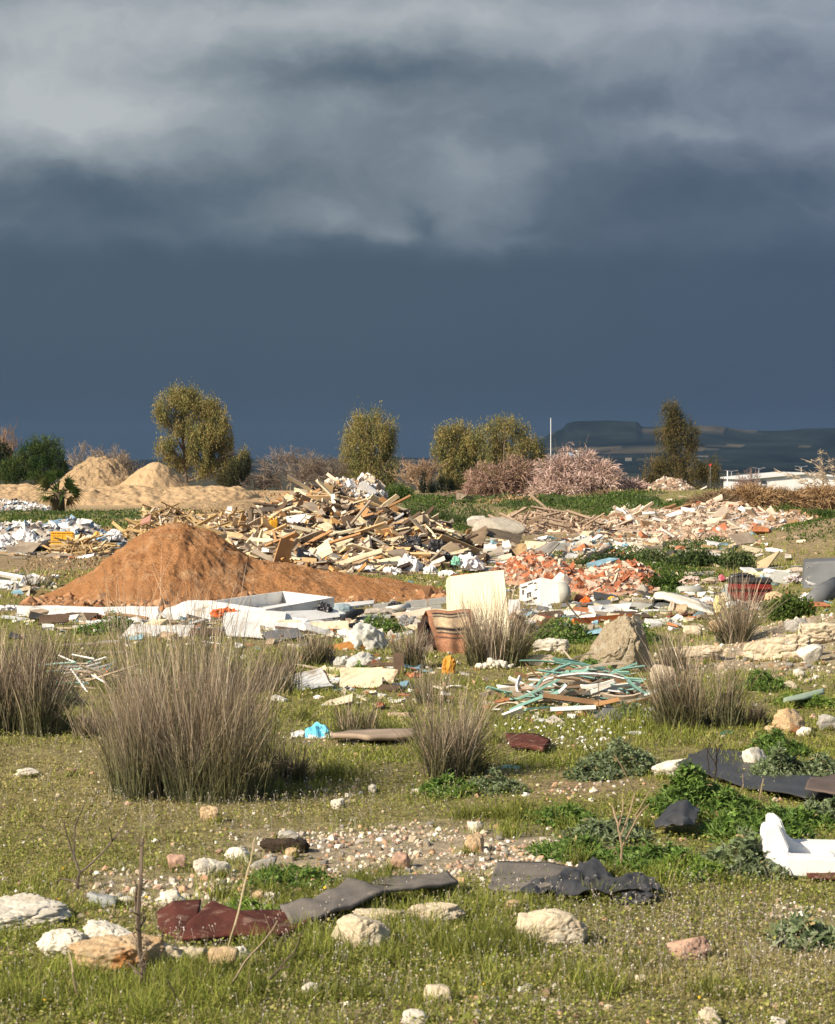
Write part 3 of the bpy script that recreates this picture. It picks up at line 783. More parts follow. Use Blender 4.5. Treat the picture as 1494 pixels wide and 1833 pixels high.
# fan palm
def palm(label, px, py, wpx, hpx, d, seed):
    rg = np.random.default_rng(seed); b = at(px, py, d); b.z = h1(b.x, b.y); bl = np.array(b)
    R_ = wpx * d / F / 2; H_ = hpx * d / F
    e = empty('fan_palm', b, label, 'palm')
    tube('trunk', [(0, 0, 0), (0, 0, H_ * .3), (0, 0, H_ * .5)], [R_ * .3, R_ * .28, R_ * .2], mat('palm_trunk', (.12, .085, .05), (.06, .045, .03), scale=9), e, 8)
    for k in range(30):
        az = rg.uniform(0, 6.28); el = rg.uniform(-.75, 1.45); 
        dr = np.array([math.cos(az) * math.cos(el), math.sin(az) * math.cos(el), math.sin(el)])
        L_ = R_ * rg.uniform(.45, .7)
        c0 = np.array([0, 0, H_ * .48]); tip = c0 + dr * L_
        lines = [(np.array([c0, tip]), np.array([.02, .014]))]
        A = tubes_np(lines, 3, [(.10, .11, .04)])
        side = np.cross(dr, np.array([0, 0, 1.]) + rg.normal(size=3) * .6); side /= np.linalg.norm(side) + 1e-6; nrm = np.cross(side, dr)
        col = np.array([(.05, .085, .02), (.09, .12, .03), (.13, .14, .045), (.22, .17, .07)][0 if el < 0 and rg.random() < .4 else rg.integers(0, 3)])
        if el < -.35: col = np.array((.20, .15, .07)) * rg.uniform(.5, 1.1)
        Vs, Qs = [], []
        for j in range(15):
            t = (j / 14 - .5) * 2.3; dd_ = dr * math.cos(t) + side * math.sin(t)
            l2 = R_ * .62 * (1 - .25 * abs(t) / 1.5) * rg.uniform(.7, 1.2); sd = np.cross(dd_, nrm) * .02
            p1 = tip + dd_ * l2 * .55 + nrm * .03; p2 = tip + dd_ * l2 + np.array([0, 0, -1]) * l2 * rg.uniform(.05, .3)
            o_ = len(Vs); Vs += [tip - sd * .3, tip + sd * .3, p1 + sd, p1 - sd, p2]
            Qs.append((o_, o_ + 1, o_ + 2, o_ + 3)); 
            Vs.append(p2); Qs.append((o_ + 3, o_ + 2, o_ + 4, o_ + 5))
        A.add(np.array(Vs), [np.array(Qs)], np.repeat(col[None], len(Vs), 0) * rg.uniform(.8, 1.2))
        obj('frond', np.concatenate(A.V), [np.concatenate(f) for f in A.F.values()], M_LEAF, e, cols=np.concatenate(A.C))
palm('short fan palm with browned lower fronds at the foot of the sand bank', 104, 920, 82, 72, 82, 91)
palm_small = None

# leafy bushes
def leaf_bush(name, label, cat, px, py, d, lobes, palette, n, size, seed, group=None, gap=-.3):
    rg = np.random.default_rng(seed); lw = lobes_world(lobes, d, rg=rg, jit=.4)
    b = at(px, py, d); b.z = h1(b.x, b.y); bl = np.array(b)
    A = leaf_cloud(lw, n, rg, size, palette, .0, gap, 1.5, inner=.3, clump=5, aspect=.6)
    o = obj(name, np.concatenate(A.V) - bl[None], [np.concatenate(f) for f in A.F.values()], M_LEAF, None, b, cols=np.concatenate(A.C))
    return tag(o, label, cat, group)
GRN = [(.05, .09, .02), (.08, .135, .03), (.115, .175, .04), (.15, .21, .055)]
DGR = [(.06, .095, .035), (.085, .13, .045), (.115, .165, .058), (.15, .19, .08)]
leaf_bush('round_bush', 'rounded bright green bush beside the rubble crest', 'bush', 711, 903, 92, [(711, 886, 28, 19), (700, 892, 22, 14), (724, 890, 22, 16)], GRN, 5200, .075, 101)
BUSH = [(1165, 912, [(1165, 902, 26, 15), (1150, 908, 22, 11)], 'dark round weed bush beneath the dark evergreen'),
        (1235, 915, [(1240, 903, 30, 13), (1215, 908, 22, 10)], 'bright green weed bush under the yellow bin'),
        (1405, 940, [(1405, 922, 40, 18), (1375, 935, 30, 12), (1440, 930, 30, 15)], 'broad green weed bush in front of the rust brown brush'),
        (1470, 945, [(1470, 930, 30, 18)], 'grey-green weed bush at the foot of the grassy bank'),
        (935, 918, [(935, 905, 36, 14), (905, 910, 30, 10)], 'dark green nettle bush behind the concrete slab'),
        (1080, 945, [(1080, 930, 44, 17), (1045, 938, 30, 12), (1115, 934, 30, 13)], 'bright green weed bush behind the palm bark heap'),
        (1140, 1010, [(1110, 1005, 56, 14), (1060, 1012, 40, 11), (1160, 1002, 40, 15), (1190, 1012, 30, 12)], 'grey-green weed bush spreading behind the brick rubble'),
        (1240, 1015, [(1245, 1003, 40, 15), (1215, 1015, 30, 10), (1280, 1010, 30, 12)], 'dark green weed bush between rubble and white beam'),
        (1320, 1022, [(1322, 1008, 26, 14)], 'small dark weed bush below the pointed board'),
        (1200, 1060, [(1190, 1048, 30, 12), (1160, 1066, 40, 10)], 'low green weed bush around the grey basin'),
        (1420, 1115, [(1415, 1095, 46, 24), (1395, 1105, 24, 18)], 'dense grey-green bush by the grey fridge'),
        (830, 945, [(800, 935, 40, 20), (850, 925, 40, 18), (760, 920, 40, 16), (830, 955, 30, 12)], 'large dark green nettle patch behind the black sacks')]
for k, (px, py, lb, lab) in enumerate(BUSH):
    d = 7146 / (py - 832)
    leaf_bush('weed_bush', lab, 'bush', px, py, d, lb, DGR if k in (0, 4, 6, 7, 8, 11) else GRN, int(2200 + 900 * len(lb)), .055 if d > 60 else .034 * (1 + d / 60), 110 + k, gap=-.25)

# ------------------------------------------------------------------ posts, signs, buildings far off
M_WPAINT = mat('white_paint', (.80, .80, .78), (.72, .72, .70), scale=.5, rough=.5, c3=(.45, .42, .36), s3=.8, t3=.66)
M_GALV = mat('galvanised', (.42, .44, .46), (.34, .35, .37), rough=.5, metal=.3)
M_DARKWIN = mat('dark_glass', (.03, .035, .045), (.05, .05, .06), rough=.15, spec=.6)
def post(name, label, px, top, d, r, material, cat='pole'):
    b = at(px, 860, d); z = h1(b.x, b.y); t = at(px, top, d)
    return tag(tube(name, [(b.x, d, z), (b.x, d, (z + t.z) / 2), (b.x, d, t.z)], [r, r * .9, r * .6], material, None, 6), label, cat)
post('mast', 'tall thin white mast above the pink tamarisks', 985.5, 748, 260, .055, M_WPAINT, 'mast')
post('pole', 'plain white pole beside the pinkish leafless tree', 1302, 843, 250, .10, M_WPAINT)
for k, (px, top, lab) in enumerate([(1309, 844, 'street lamp next to the plain white pole'), (1358, 839, 'street lamp over the warehouse near corner'), (1434, 836, 'street lamp over the middle of the warehouse')]):
    d = 380; b = at(px, 860, d); z = h1(b.x, b.y); t = at(px, top, d)
    e = empty('street_lamp', (b.x, d, z), lab, 'street lamp', 'street lamps by the warehouse')
    tube('pole', [(0, 0, 0), (0, 0, t.z - z)], [.11, .07], M_GALV, e, 6)
    for s in (-1, 1):
        aa = box('arm', M_GALV, e, (.75, .07, .06), (s * .38, 0, t.z - z + .03 + .05)); aa.rotation_euler.y = -s * .12
        box('lamp_head', M_GALV, e, (.42, .2, .1), (s * .9, 0, t.z - z + .16), bevel=.02)
# pylon sign
b = at(1033, 905, 150); e = empty('pylon_sign', (b.x, 150, h1(b.x, 150)), 'white pylon sign with a small blue emblem among the pink tamarisks', 'sign')
zt = at(1033, 806, 150).z - h1(b.x, 150); s = 150 / F
box('pylon', M_WPAINT, e, (11 * s, .25, zt), (0, 0, zt / 2), bevel=.02)
bl_ = box('emblem_panel', mat('sign_blue', (.30, .45, .62), (.25, .40, .58), rough=.5), e, (10 * s, .12, 11 * s), (-10.5 * s, 0, zt - 9 * s), bevel=.02)
V, Fq = bar((-3.2 * s, -.075, -2.5 * s), (3.2 * s, -.075, 1.5 * s), 1.6 * s, .03); obj('emblem_stroke', V, Fq, M_WPAINT, bl_)
# red sign on a pole
b = at(1271, 870, 160); zb = h1(b.x, 160); e = empty('road_sign', (b.x, 160, zb), 'small red sign on a thin pole in front of the dark evergreen skirt', 'sign')
zt = at(1271, 830, 160).z - zb
tube('pole', [(0, 0, 0), (0, 0, zt)], [.012, .010], M_GALV, e, 5)
o = box('sign_plate', mat('sign_red', (.55, .07, .05), (.45, .05, .04), rough=.5), e, (.17, .03, .17), (0, -.05, zt - .1), (0, R(45), 0), bevel=.01)
# warehouse
def warehouse():
    d = 330.; s = d / F
    x0 = (1338 - CX) * s; x1 = (1560 - CX) * s; xm = (1440 - CX) * s; zb = h1(x0, d)
    e = empty('warehouse', (x0, d, zb), 'long white warehouse with a low pitched roof beyond the rust brown brush', 'warehouse')
    zl = at(1340, 859, d).z - zb; zp = at(1446, 849, d).z - zb; zr = at(1560, 861, d).z - zb
    dep = 26.
    pts = [(0, 0), (x1 - x0, 0), (x1 - x0, zr), (xm - x0, zp), (0, zl)]
    V = [(p[0], 0, p[1]) for p in pts] + [(p[0], dep, p[1]) for p in pts]
    Fs = [(0, 1, 2, 3, 4), (9, 8, 7, 6, 5), (0, 4, 9, 5), (1, 6, 7, 2), (0, 5, 6, 1)]
    obj('wall', V, Fs, M_WPAINT, e)
    o_ = .5; t = .28
    for (a, b_) in ((4, 3), (3, 2)):
        p, q = pts[a], pts[b_]
        Vr = [(p[0] - (o_ if a == 4 else 0), -o_, p[1] + .02), (q[0] + (o_ if b_ == 2 else 0), -o_, q[1] + .02), (q[0] + (o_ if b_ == 2 else 0), dep + o_, q[1] + .02), (p[0] - (o_ if a == 4 else 0), dep + o_, p[1] + .02)]
        Vr = Vr + [(x, y, z + t) for x, y, z in Vr]
        obj('roof', Vr, [(3, 2, 1, 0), (4, 5, 6, 7), (0, 1, 5, 4), (1, 2, 6, 5), (2, 3, 7, 6), (3, 0, 4, 7)], mat('roof_sheet', (.74, .74, .72), (.66, .66, .64), rough=.55), e)
    wx = (1366 - CX) * s - x0
    for k, (py, hh) in enumerate([(863, 6), (870, 3)]):
        zz = at(1366, py, d).z - zb
        wn = box('window', M_GALV, e, (9.5 * s, .12, hh * s), (wx, -.04, zz)); box('pane', M_DARKWIN, wn, (8.3 * s, .06, (hh - 1.4) * s), (0, -.07, 0))
    for k in range(5):
        xx = (1380 + k * 26 - CX) * s - x0
        box('downpipe', M_GALV, e, (.12, .1, zl * .8), (xx, -.06, zl * .4))
    bd = box('door', mat('grey_door', (.30, .31, .32), (.25, .26, .27), rough=.5), e, (16 * s, .14, 10 * s), ((1470 - CX) * s - x0, -.05, at(1470, 880, d).z - zb))
    cp = box('canopy', M_WPAINT, e, (34 * s, 2.2, .25), ((1470 - CX) * s - x0, -1.2, at(1470, 872, d).z - zb))
warehouse()
# far white houses on the hill foot
for k, (px, py, w_, h_, lab) in enumerate([(1125, 823, 11, 4, 'tiny white house on the hill foot beneath the flat summit'), (1112, 856, 12, 5, 'tiny pale shed on the plain behind the pink tamarisks'), (1256, 818, 22, 2.5, 'long pale farm building on the hill foot behind the dark evergreen')]):
    if k != 1:
        ds = np.linspace(2210, 3590, 1400); tz = (ds - 2200) / 1400; zh = -8 + (CAMH + ridge_prof(px) / F * 3600. + 8) * (tz ** 1.6 * .82); zr = CAMH + pray(px, py + h_ / 2)[1] * ds
        kk = np.nonzero(zr < zh)[0]; d = ds[kk[0]] - 4 if len(kk) else 2300.
    else: d = 700.
    s = d / F; p = at(px, py + h_ / 2, d)
    if k == 1: p.z = h1(p.x, p.y)
    # stand it on the hill or plain
    e = empty('farm_house', p, lab, 'house', None)
    zf = min(p.z + 8, 9) 
    box('wall', mat('far_wall', (.20, .20, .19), (.17, .17, .16)), e, (w_ * s, 5, h_ * s + 3), (0, 2.5, h_ * s / 2 - 1.5))
    V = [(-w_ * s * .54, -.3, h_ * s), (w_ * s * .54, -.3, h_ * s), (w_ * s * .54, 5.3, h_ * s), (-w_ * s * .54, 5.3, h_ * s), (-w_ * s * .54, 2.5, h_ * s * 1.35), (w_ * s * .54, 2.5, h_ * s * 1.35)]
    obj('roof', V, [(0, 1, 5, 4), (2, 3, 4, 5), (0, 4, 3), (1, 2, 5), (3, 2, 1, 0)], mat('far_roof', (.30, .22, .17), (.2, .15, .12)), e)
# yellow skip
d = 150.; s = d / F; b = at(1298, 892, d); b.z = h1(b.x, d)
e = empty('yellow_container', b, 'yellow and white waste container behind the green weed bush', 'container')
zt = at(1298, 878, d).z - b.z
box('body', mat('yellow_paint', (.62, .38, .04), (.5, .3, .04), rough=.5), e, (22 * s, 1.2, zt * .75), (0, .6, zt * .375), bevel=.03)
box('lid', M_WPAINT, e, (20 * s, 1.1, zt * .25), (-1 * s, .6, zt * .875 + .01), bevel=.04)
# ------------------------------------------------------------------ earth heaps
def D(py): return 7146.0 / (py - 832.0)
def X(px, d): return (px - CX) / F * d

def earth(name, label, cat, prof, dc, wf, wb, material, seed, rough=.05, gully=.07, nx=260, ny=150, kind=None, sharp=1.35, lean=0.):
    """a dumped heap: prof = [(px, top py)] seen along its ridge at distance dc"""
    pxs = np.array([p[0] for p in prof], float); zs = np.array([CAMH - (p[1] - HOR) / F * dc for p in prof])
    xs = (pxs - CX) / F * dc
    x, t = np.meshgrid(np.linspace(xs[0], xs[-1], nx), np.linspace(-1, 1, ny), indexing='ij')
    x = x.ravel(); t = t.ravel()
    ridge = np.interp(x, xs, zs); k = np.ones(7) / 7
    g0 = hgt(x, np.full_like(x, dc)); rel = np.maximum(ridge - g0, 0)
    wid = np.sqrt(np.maximum(rel, .0) / max(rel.max(), .01)) 
    y = dc + np.where(t < 0, t * wf, t * wb) * (.25 + .75 * wid) + lean * 0
    gul = 1 - np.abs(fbm(np.c_[x * (2.2 if dc < 60 else .9) + .9 * t, t * .8, x * 0 + seed], 4, seed)) * 2
    s = np.maximum(1 - np.abs(t) ** sharp, 0)
    z = hgt(x, y) + rel * s + (gully * gul * np.sin(np.abs(t) * math.pi) ** .7 + rough * fbm(np.c_[x * 3, y * 3, x * 0], 4, seed + 1)) * np.minimum(rel * 2.2, 1) * (np.abs(t) < .995)
    if name == 'soil_mound': z = z + (.035 * np.maximum(fbm(np.c_[x * 9, y * 9, x * 0], 3, seed + 7), 0) + .02 * np.maximum(fbm(np.c_[x * 24, y * 24, x * 0], 2, seed + 8), 0)) * (np.abs(t) < .985) * np.minimum(rel * 4, 1)
    z = z - .03 * (np.abs(t) > .97)
    c = np.array([xs.mean(), dc, h1(xs.mean(), dc)])
    i, j = np.meshgrid(np.arange(nx - 1), np.arange(ny - 1), indexing='ij'); a = (i * ny + j).ravel()
    o = obj(name, np.c_[x, y, z] - c[None], np.stack([a, a + ny, a + ny + 1, a + 1], 1), material, None, tuple(c), smooth=True)
    return tag(o, label, cat, None, kind)
M_SOIL = mat('orange_soil', (.50, .255, .115), (.40, .19, .082), scale=2.6, rough=.95, bump=1., bscale=16, bdist=.09, spec=.05, c3=(.55, .32, .17), s3=2.2, t3=.52, detail=9)
M_SAND = mat('sand', (.50, .36, .215), (.41, .28, .155), scale=.8, rough=.95, bump=.5, bscale=4, bdist=.12, spec=.05)
M_SANDD = mat('sand_rough', (.43, .31, .185), (.33, .23, .13), scale=1.2, rough=.95, bump=.8, bscale=5, bdist=.14, spec=.05)
earth('soil_mound', 'big cone of orange-brown soil trailing off in a low tail', 'soil heap',
      [(40, 1090), (70, 1074), (110, 1052), (150, 1032), (185, 1010), (215, 985), (245, 964), (270, 951), (300, 943), (320, 940), (338, 942), (352, 950), (378, 957), (400, 968), (425, 986), (450, 1004), (480, 1010), (510, 1011), (560, 1020), (600, 1029), (660, 1036), (720, 1042), (770, 1050), (800, 1062), (812, 1075)],
      30.8, 2.7, 2.6, M_SOIL, 5, rough=.07, gully=.095, nx=420, ny=220)
earth('sand_mound', 'taller flat topped heap of tan sand behind the sand bank', 'sand heap', [(80, 892), (100, 868), (125, 846), (145, 830), (160, 822), (180, 819), (200, 821), (222, 834), (240, 850), (262, 868), (280, 892)], 128, 5, 5, M_SANDD, 6, rough=.22, gully=.2)
earth('sand_mound', 'smoother rounded heap of pale sand next to the taller sand heap', 'sand heap', [(200, 892), (218, 866), (236, 850), (255, 836), (270, 829), (285, 828), (305, 838), (325, 856), (345, 874), (362, 894)], 124, 4, 4, M_SAND, 7, rough=.08, gully=.12)
earth('sand_bank', 'long low bank of tan sand running to the picture edge', 'sand bank', [(-300, 880), (-120, 870), (0, 867), (60, 868), (110, 874), (160, 873), (220, 871), (300, 873), (380, 872), (430, 874), (455, 884), (475, 900)], 106, 8, 6, M_SAND, 8, rough=.16, gully=.12, nx=420)
earth('sand_bank', 'lower rounded sand bank behind the broken cabinet', 'sand bank', [(380, 906), (430, 896), (470, 891), (520, 889), (570, 891), (610, 897), (640, 908)], 92, 4, 4, M_SANDD, 9, rough=.08, gully=.05)
earth('sand_bank', 'low lumpy bank of brown sand in front of the long sand bank', 'sand bank', [(250, 922), (300, 908), (350, 900), (400, 898), (440, 899), (490, 905), (540, 918)], 84, 3.5, 3.5, M_SANDD, 10, rough=.12, gully=.08)

# ------------------------------------------------------------------ materials of the rubbish
M_CREAM = mat('cream_wood', (.76, .67, .47), (.62, .52, .34), scale=4, rough=.75, c3=(.34, .25, .16), s3=6, t3=.57)
M_CREAM2 = mat('pale_wood', (.62, .52, .38), (.44, .35, .24), scale=5, rough=.85, c3=(.25, .19, .13), s3=7, t3=.57)
M_ORANGE = mat('orange_wood', (.50, .28, .13), (.36, .19, .08), scale=5, rough=.8, c3=(.22, .13, .07), s3=6, t3=.58)
M_MDF = mat('tan_board', (.60, .42, .23), (.48, .33, .18), scale=2, rough=.8, c3=(.32, .2, .1), s3=4, t3=.64)
M_GREYW = mat('grey_wood', (.36, .30, .23), (.24, .19, .14), scale=5, rough=.9)
M_DARKW = mat('dark_wood', (.13, .085, .055), (.07, .045, .03), scale=5, rough=.85)
M_BROWNW = mat('brown_wood', (.30, .18, .095), (.20, .115, .06), scale=5, rough=.8)
M_WHITE = mat('white_plastic', (.78, .78, .76), (.66, .65, .62), scale=3, rough=.5, c3=(.40, .35, .28), s3=2.6, t3=.57)
M_WSACK = mat('white_sack', (.80, .79, .78), (.66, .65, .66), scale=6, rough=.75, bump=.3, bscale=20, bdist=.02, c3=(.5, .45, .38), s3=3, t3=.64)
M_CLEAR = mat('clear_plastic', (.72, .72, .66), (.60, .60, .54), scale=5, rough=.35, spec=.5, trans=.3)
M_BLACK = mat('black_plastic', (.018, .018, .022), (.035, .035, .04), scale=6, rough=.38, spec=.5, bump=.25, bscale=12, bdist=.03)
M_RUBBER = mat('black_rubber', (.022, .022, .024), (.04, .04, .04), scale=8, rough=.7)
M_GREYP = mat('grey_plastic', (.16, .165, .17), (.11, .115, .12), scale=2, rough=.55, c3=(.26, .25, .23), s3=3, t3=.58)
M_LGREY = mat('light_grey_plastic', (.42, .42, .38), (.34, .34, .30), scale=3, rough=.6, c3=(.25, .23, .2), s3=4, t3=.6)
M_CONC = mat('concrete', (.42, .39, .33), (.31, .28, .23), scale=5, rough=.95, bump=.6, bscale=22, bdist=.02)
M_BLOCK = mat('grey_block', (.40, .40, .39), (.31, .31, .30), scale=7, rough=.95, bump=.4, bscale=40, bdist=.01)
M_CLOTHB = mat('beige_cloth', (.58, .48, .38), (.45, .36, .28), scale=4, rough=.95, bump=.2, bscale=30)
M_CARDB = mat('cardboard', (.48, .33, .17), (.40, .27, .13), scale=3, rough=.9)
M_YELLOW = mat('yellow_plastic', (.80, .44, .04), (.68, .34, .03), scale=3, rough=.45)
M_OBAG = mat('orange_plastic', (.80, .16, .02), (.62, .11, .015), scale=4, rough=.45)
M_RED = mat('red_plastic', (.22, .022, .02), (.15, .015, .014), scale=3, rough=.4, c3=(.2, .13, .1), s3=4, t3=.64)
M_BRICK = mat('brick_red', (.43, .16, .08), (.32, .115, .06), scale=9, rough=.95, c3=(.42, .28, .20), s3=12, t3=.60)
M_OBEAM = mat('orange_paint', (.66, .17, .03), (.52, .12, .02), scale=4, rough=.55, c3=(.3, .12, .06), s3=5, t3=.66)
M_REDB = mat('red_brown_panel', (.26, .075, .04), (.18, .05, .03), scale=4, rough=.7)
M_BLUES = mat('blue_sheet', (.08, .34, .52), (.12, .44, .62), scale=4, rough=.4)
M_TEAL = mat('teal_strip', (.17, .37, .32), (.27, .46, .40), scale=6, rough=.55)
M_SLATE = mat('slate_blue_foam', (.26, .33, .36), (.2, .26, .29), scale=3, rough=.7)
M_FRIDGE = mat('cream_enamel', (.74, .67, .48), (.66, .59, .40), scale=2.5, rough=.45, c3=(.48, .37, .21), s3=4, t3=.60)
M_DEBRIS = mat('mixed_debris', None, scale=9, var=.3, rough=.9)
M_HEAP = mat('debris_core', None, scale=5, var=.5, rough=.95, bump=.8, bscale=9, bdist=.08)

# ------------------------------------------------------------------ rubbish heaps
HEAPS = {
 'timber': [(560, 43.5, 1.05, 3.2, .80), (640, 43.0, 1.15, 3.3, .62), (470, 43.5, .75, 2.2, .55), (735, 41.5, .75, 2.4, .50), (800, 41, .45, 1.6, .28), (600, 39.0, 1.3, 1.8, .22)],
 'crest': [(630, 57, .8, 1.8, .98), (590, 56, .6, 1.8, .75), (675, 57, .45, 1.5, .75)],
 'bags': [(60, 47.5, .9, 1.1, .42), (150, 48, .7, 1.1, .42), (-40, 48, 1, 1.2, .4)],
 'palmwaste': [(420, 53, .75, 1.6, .50), (330, 54, .8, 1.6, .48), (275, 54, .6, 1.3, .42), (390, 50, .5, 1, .3)],
 'frond': [(150, 44.5, .45, .9, .22)],
 'brickA': [(935, 35.6, .40, 1.6, .26), (980, 35.5, .35, 1.4, .18), (1005, 33.6, .3, 1, .2)],
 'brickB': [(1085, 33., .55, 1.6, .24), (1140, 33.0, .35, 1.2, .18)],
 'bark': [(970, 61, .9, 2., .42), (920, 58, .5, 1.4, .25), (1040, 58, .6, 1.6, .22)],
 'field': [(1200, 61, 1.5, 4, .20), (1280, 64, .9, 3.5, .26), (1350, 58, 1.0, 3.5, .17), (1420, 58, .7, 2.5, .24), (1300, 52, 1.1, 2.2, .14), (1130, 62, .7, 2.2, .15), (1230, 50, .7, 1.6, .12)],
 'boxes': [(1190, 118, .8, 3, .50), (1215, 118, .5, 2, .3)],
 'edge': [(20, 86, 1.2, 1.6, .42)],
}
def heap_rel(h, x, y):
    z = np.zeros_like(np.asarray(x, float))
    for (px, d, rx, ry, hh) in HEAPS[h]:
        z = z + hh * np.exp(-((x - X(px, d)) / rx) ** 2 - ((y - d) / ry) ** 2)
    return z
def heap_z(h, x, y, lump=1.):
    r = heap_rel(h, x, y)
    return hgt(x, y) + r * (1 + .25 * lump * n2(x, y, 1.6, 3, 70)) 

def heap_core(h, label_kind, palette, seed, res=.06, name='debris'):
    P = HEAPS[h]
    x0 = min(X(p[0], p[1]) - 2.2 * p[2] for p in P); x1 = max(X(p[0], p[1]) + 2.2 * p[2] for p in P)
    y0 = min(p[1] - 2.2 * p[3] for p in P); y1 = max(p[1] + 2.2 * p[3] for p in P)
    nx = max(int((x1 - x0) / res), 20); ny = max(int((y1 - y0) / (res * 2)), 20)
    x, y = np.meshgrid(np.linspace(x0, x1, nx), np.linspace(y0, y1, ny), indexing='ij'); x = x.ravel(); y = y.ravel()
    z = heap_z(h, x, y); r = heap_rel(h, x, y)
    z = z + (.07 * fbm(np.c_[x * 5, y * 4, x * 0], 3, seed) - .0) * np.minimum(r * 6, 1) - .05 * (r < .03)
    pal = np.asarray(palette); k = np.clip(((fbm(np.c_[x * 7, y * 5, x * 0], 2, seed + 3) + 1) / 2 * len(pal)).astype(int), 0, len(pal) - 1)
    i, j = np.meshgrid(np.arange(nx - 1), np.arange(ny - 1), indexing='ij'); a = (i * ny + j).ravel()
    c = np.array([(x0 + x1) / 2, (y0 + y1) / 2, 0])
    return (np.c_[x, y, z], np.stack([a, a + ny, a + ny + 1, a + 1], 1), pal[k])

def heap_pts(h, n, rg, front=.0, minr=.04):
    P = HEAPS[h]; out = []
    w_ = np.array([p[2] * p[3] for p in P]); w_ = w_ / w_.sum()
    while sum(len(o) for o in out) < n:
        k = rg.choice(len(P), n, p=w_)
        px, d, rx, ry, hh = np.array(P)[k].T
        x = X(px, d) + rg.normal(size=n) * rx * .85; y = d + rg.normal(size=n) * ry * .85 - front * ry
        keep = heap_rel(h, x, y) > minr
        out.append(np.c_[x, y][keep])
    q = np.concatenate(out)[:n]
    return q[:, 0], q[:, 1]

CHUNK_V = CUBE_V * np.array([1, 1, 1]) + np.array([[.08,.0,.05],[-.1,.06,0],[0,-.1,.08],[.05,0,-.1],[.12,.1,-.1],[-.06,.1,0],[-.14,0,-.06],[0,-.06,.1]])
def shards(h, n, seed, lo, hi, palette, elong=(2.2, 1., .35), front=.3, name='debris', label='', tilt=.5, lift=.3):
    """the uncountable small stuff of a heap: broken pieces over its lumpy core, one object"""
    rg = np.random.default_rng(seed)
    A = Acc()
    V, Q, C = heap_core(h, None, CORE[h], seed); A.add(V, [Q], C)
    x, y = heap_pts(h, n, rg, front); z = heap_z(h, x, y)
    s = np.exp(rg.uniform(math.log(lo), math.log(hi), n))
    z = z + s * lift * .4
    e = .06; gxx = (heap_z(h, x + e, y) - heap_z(h, x - e, y)) / (2 * e); gyy = (heap_z(h, x, y + e) - heap_z(h, x, y - e)) / (2 * e)
    yaw = rg.uniform(0, 6.28, n)
    pit = rg.normal(size=n) * tilt + np.arctan(gyy) * np.cos(yaw) - np.arctan(gxx) * np.sin(yaw)
    rol = rg.normal(size=n) * tilt
    S = np.stack([s * elong[0] * rg.uniform(.5, 1.3, n), s * elong[1] * rg.uniform(.5, 1.3, n), s * elong[2] * rg.uniform(.4, 1.5, n)], 1)
    pal = np.asarray(palette); C = pal[rg.integers(0, len(pal), n)] * rg.uniform(.75, 1.2, (n, 1))
    A.add(*scatter(CHUNK_V, [CUBE_F], np.c_[x, y, z], rotm(yaw, pit, rol), S, C))
    c = (float(x.mean()), float(y.mean()), 0.)
    return tag(A.build(name, M_DEBRIS, None, c), label or None, None, None, 'stuff')

WOODC = [(.09, .065, .045), (.14, .10, .07), (.06, .045, .035), (.05, .04, .03), (.20, .15, .11), (.42, .35, .27), (.5, .44, .36), (.74, .62, .38), (.62, .48, .28), (.55, .31, .12), (.60, .40, .20), (.36, .28, .2), (.24, .17, .11), (.10, .07, .05), (.76, .70, .58), (.45, .26, .12), (.30, .22, .15)]  # darkest browns paint the shaded gaps between boards, beside real dark wood
WHITEC = [(.70, .66, .58), (.60, .53, .44), (.52, .43, .33), (.44, .34, .25), (.76, .74, .70), (.35, .27, .2), (.30, .33, .36), (.56, .36, .2), (.2, .16, .13)]
RUBC = [(.52, .40, .30), (.44, .33, .24), (.58, .49, .39), (.36, .26, .18), (.62, .57, .50), (.28, .20, .14), (.44, .27, .19), (.16, .12, .09), (.40, .29, .20), (.22, .17, .11)]
BRICKC = [(.46, .165, .07), (.40, .13, .055), (.52, .22, .10), (.42, .15, .07), (.52, .40, .31), (.56, .47, .38), (.14, .07, .045), (.26, .11, .07), (.40, .28, .21), (.45, .33, .25), (.36, .25, .18), (.2, .12, .08)]
BARKC = [(.40, .29, .20), (.32, .22, .15), (.48, .37, .26), (.25, .17, .115), (.54, .44, .33), (.18, .12, .085)]
FRONDC = [(.50, .36, .18), (.42, .28, .13), (.60, .46, .26), (.30, .20, .10), (.22, .15, .09), (.66, .56, .40)]
BAGC = [(.78, .78, .78), (.66, .64, .62), (.72, .68, .62), (.5, .44, .38), (.05, .05, .06), (.3, .26, .22), (.60, .52, .45), (.2, .3, .4)]
CORE = {'timber': [(.10, .07, .05), (.20, .14, .09), (.30, .21, .13), (.14, .10, .07)], 'crest': [(.4, .32, .24), (.3, .22, .16), (.5, .42, .34)], 'bags': [(.3, .25, .2), (.4, .36, .32), (.2, .17, .14)],
        'palmwaste': [(.28, .2, .12), (.38, .28, .17), (.2, .14, .09)], 'frond': [(.25, .17, .1), (.35, .25, .14)], 'brickA': [(.38, .16, .09), (.45, .26, .17), (.35, .22, .15)], 'brickB': [(.38, .16, .09), (.45, .26, .17), (.35, .22, .15)],
        'bark': [(.26, .18, .12), (.34, .25, .17), (.2, .14, .1)], 'field': [(.40, .30, .22), (.48, .37, .28), (.33, .24, .17), (.3, .25, .14)], 'boxes': [(.4, .28, .17), (.3, .2, .13)], 'edge': [(.3, .25, .2), (.15, .12, .1)]}
shards('timber', 3600, 301, .05, .17, WOODC, (3.0, .9, .3), .35, tilt=.4)
shards('crest', 1800, 302, .05, .16, WHITEC, (1.5, 1., .5), .3)
shards('bags', 700, 303, .05, .18, BAGC, (1.5, 1.1, .4), .3)
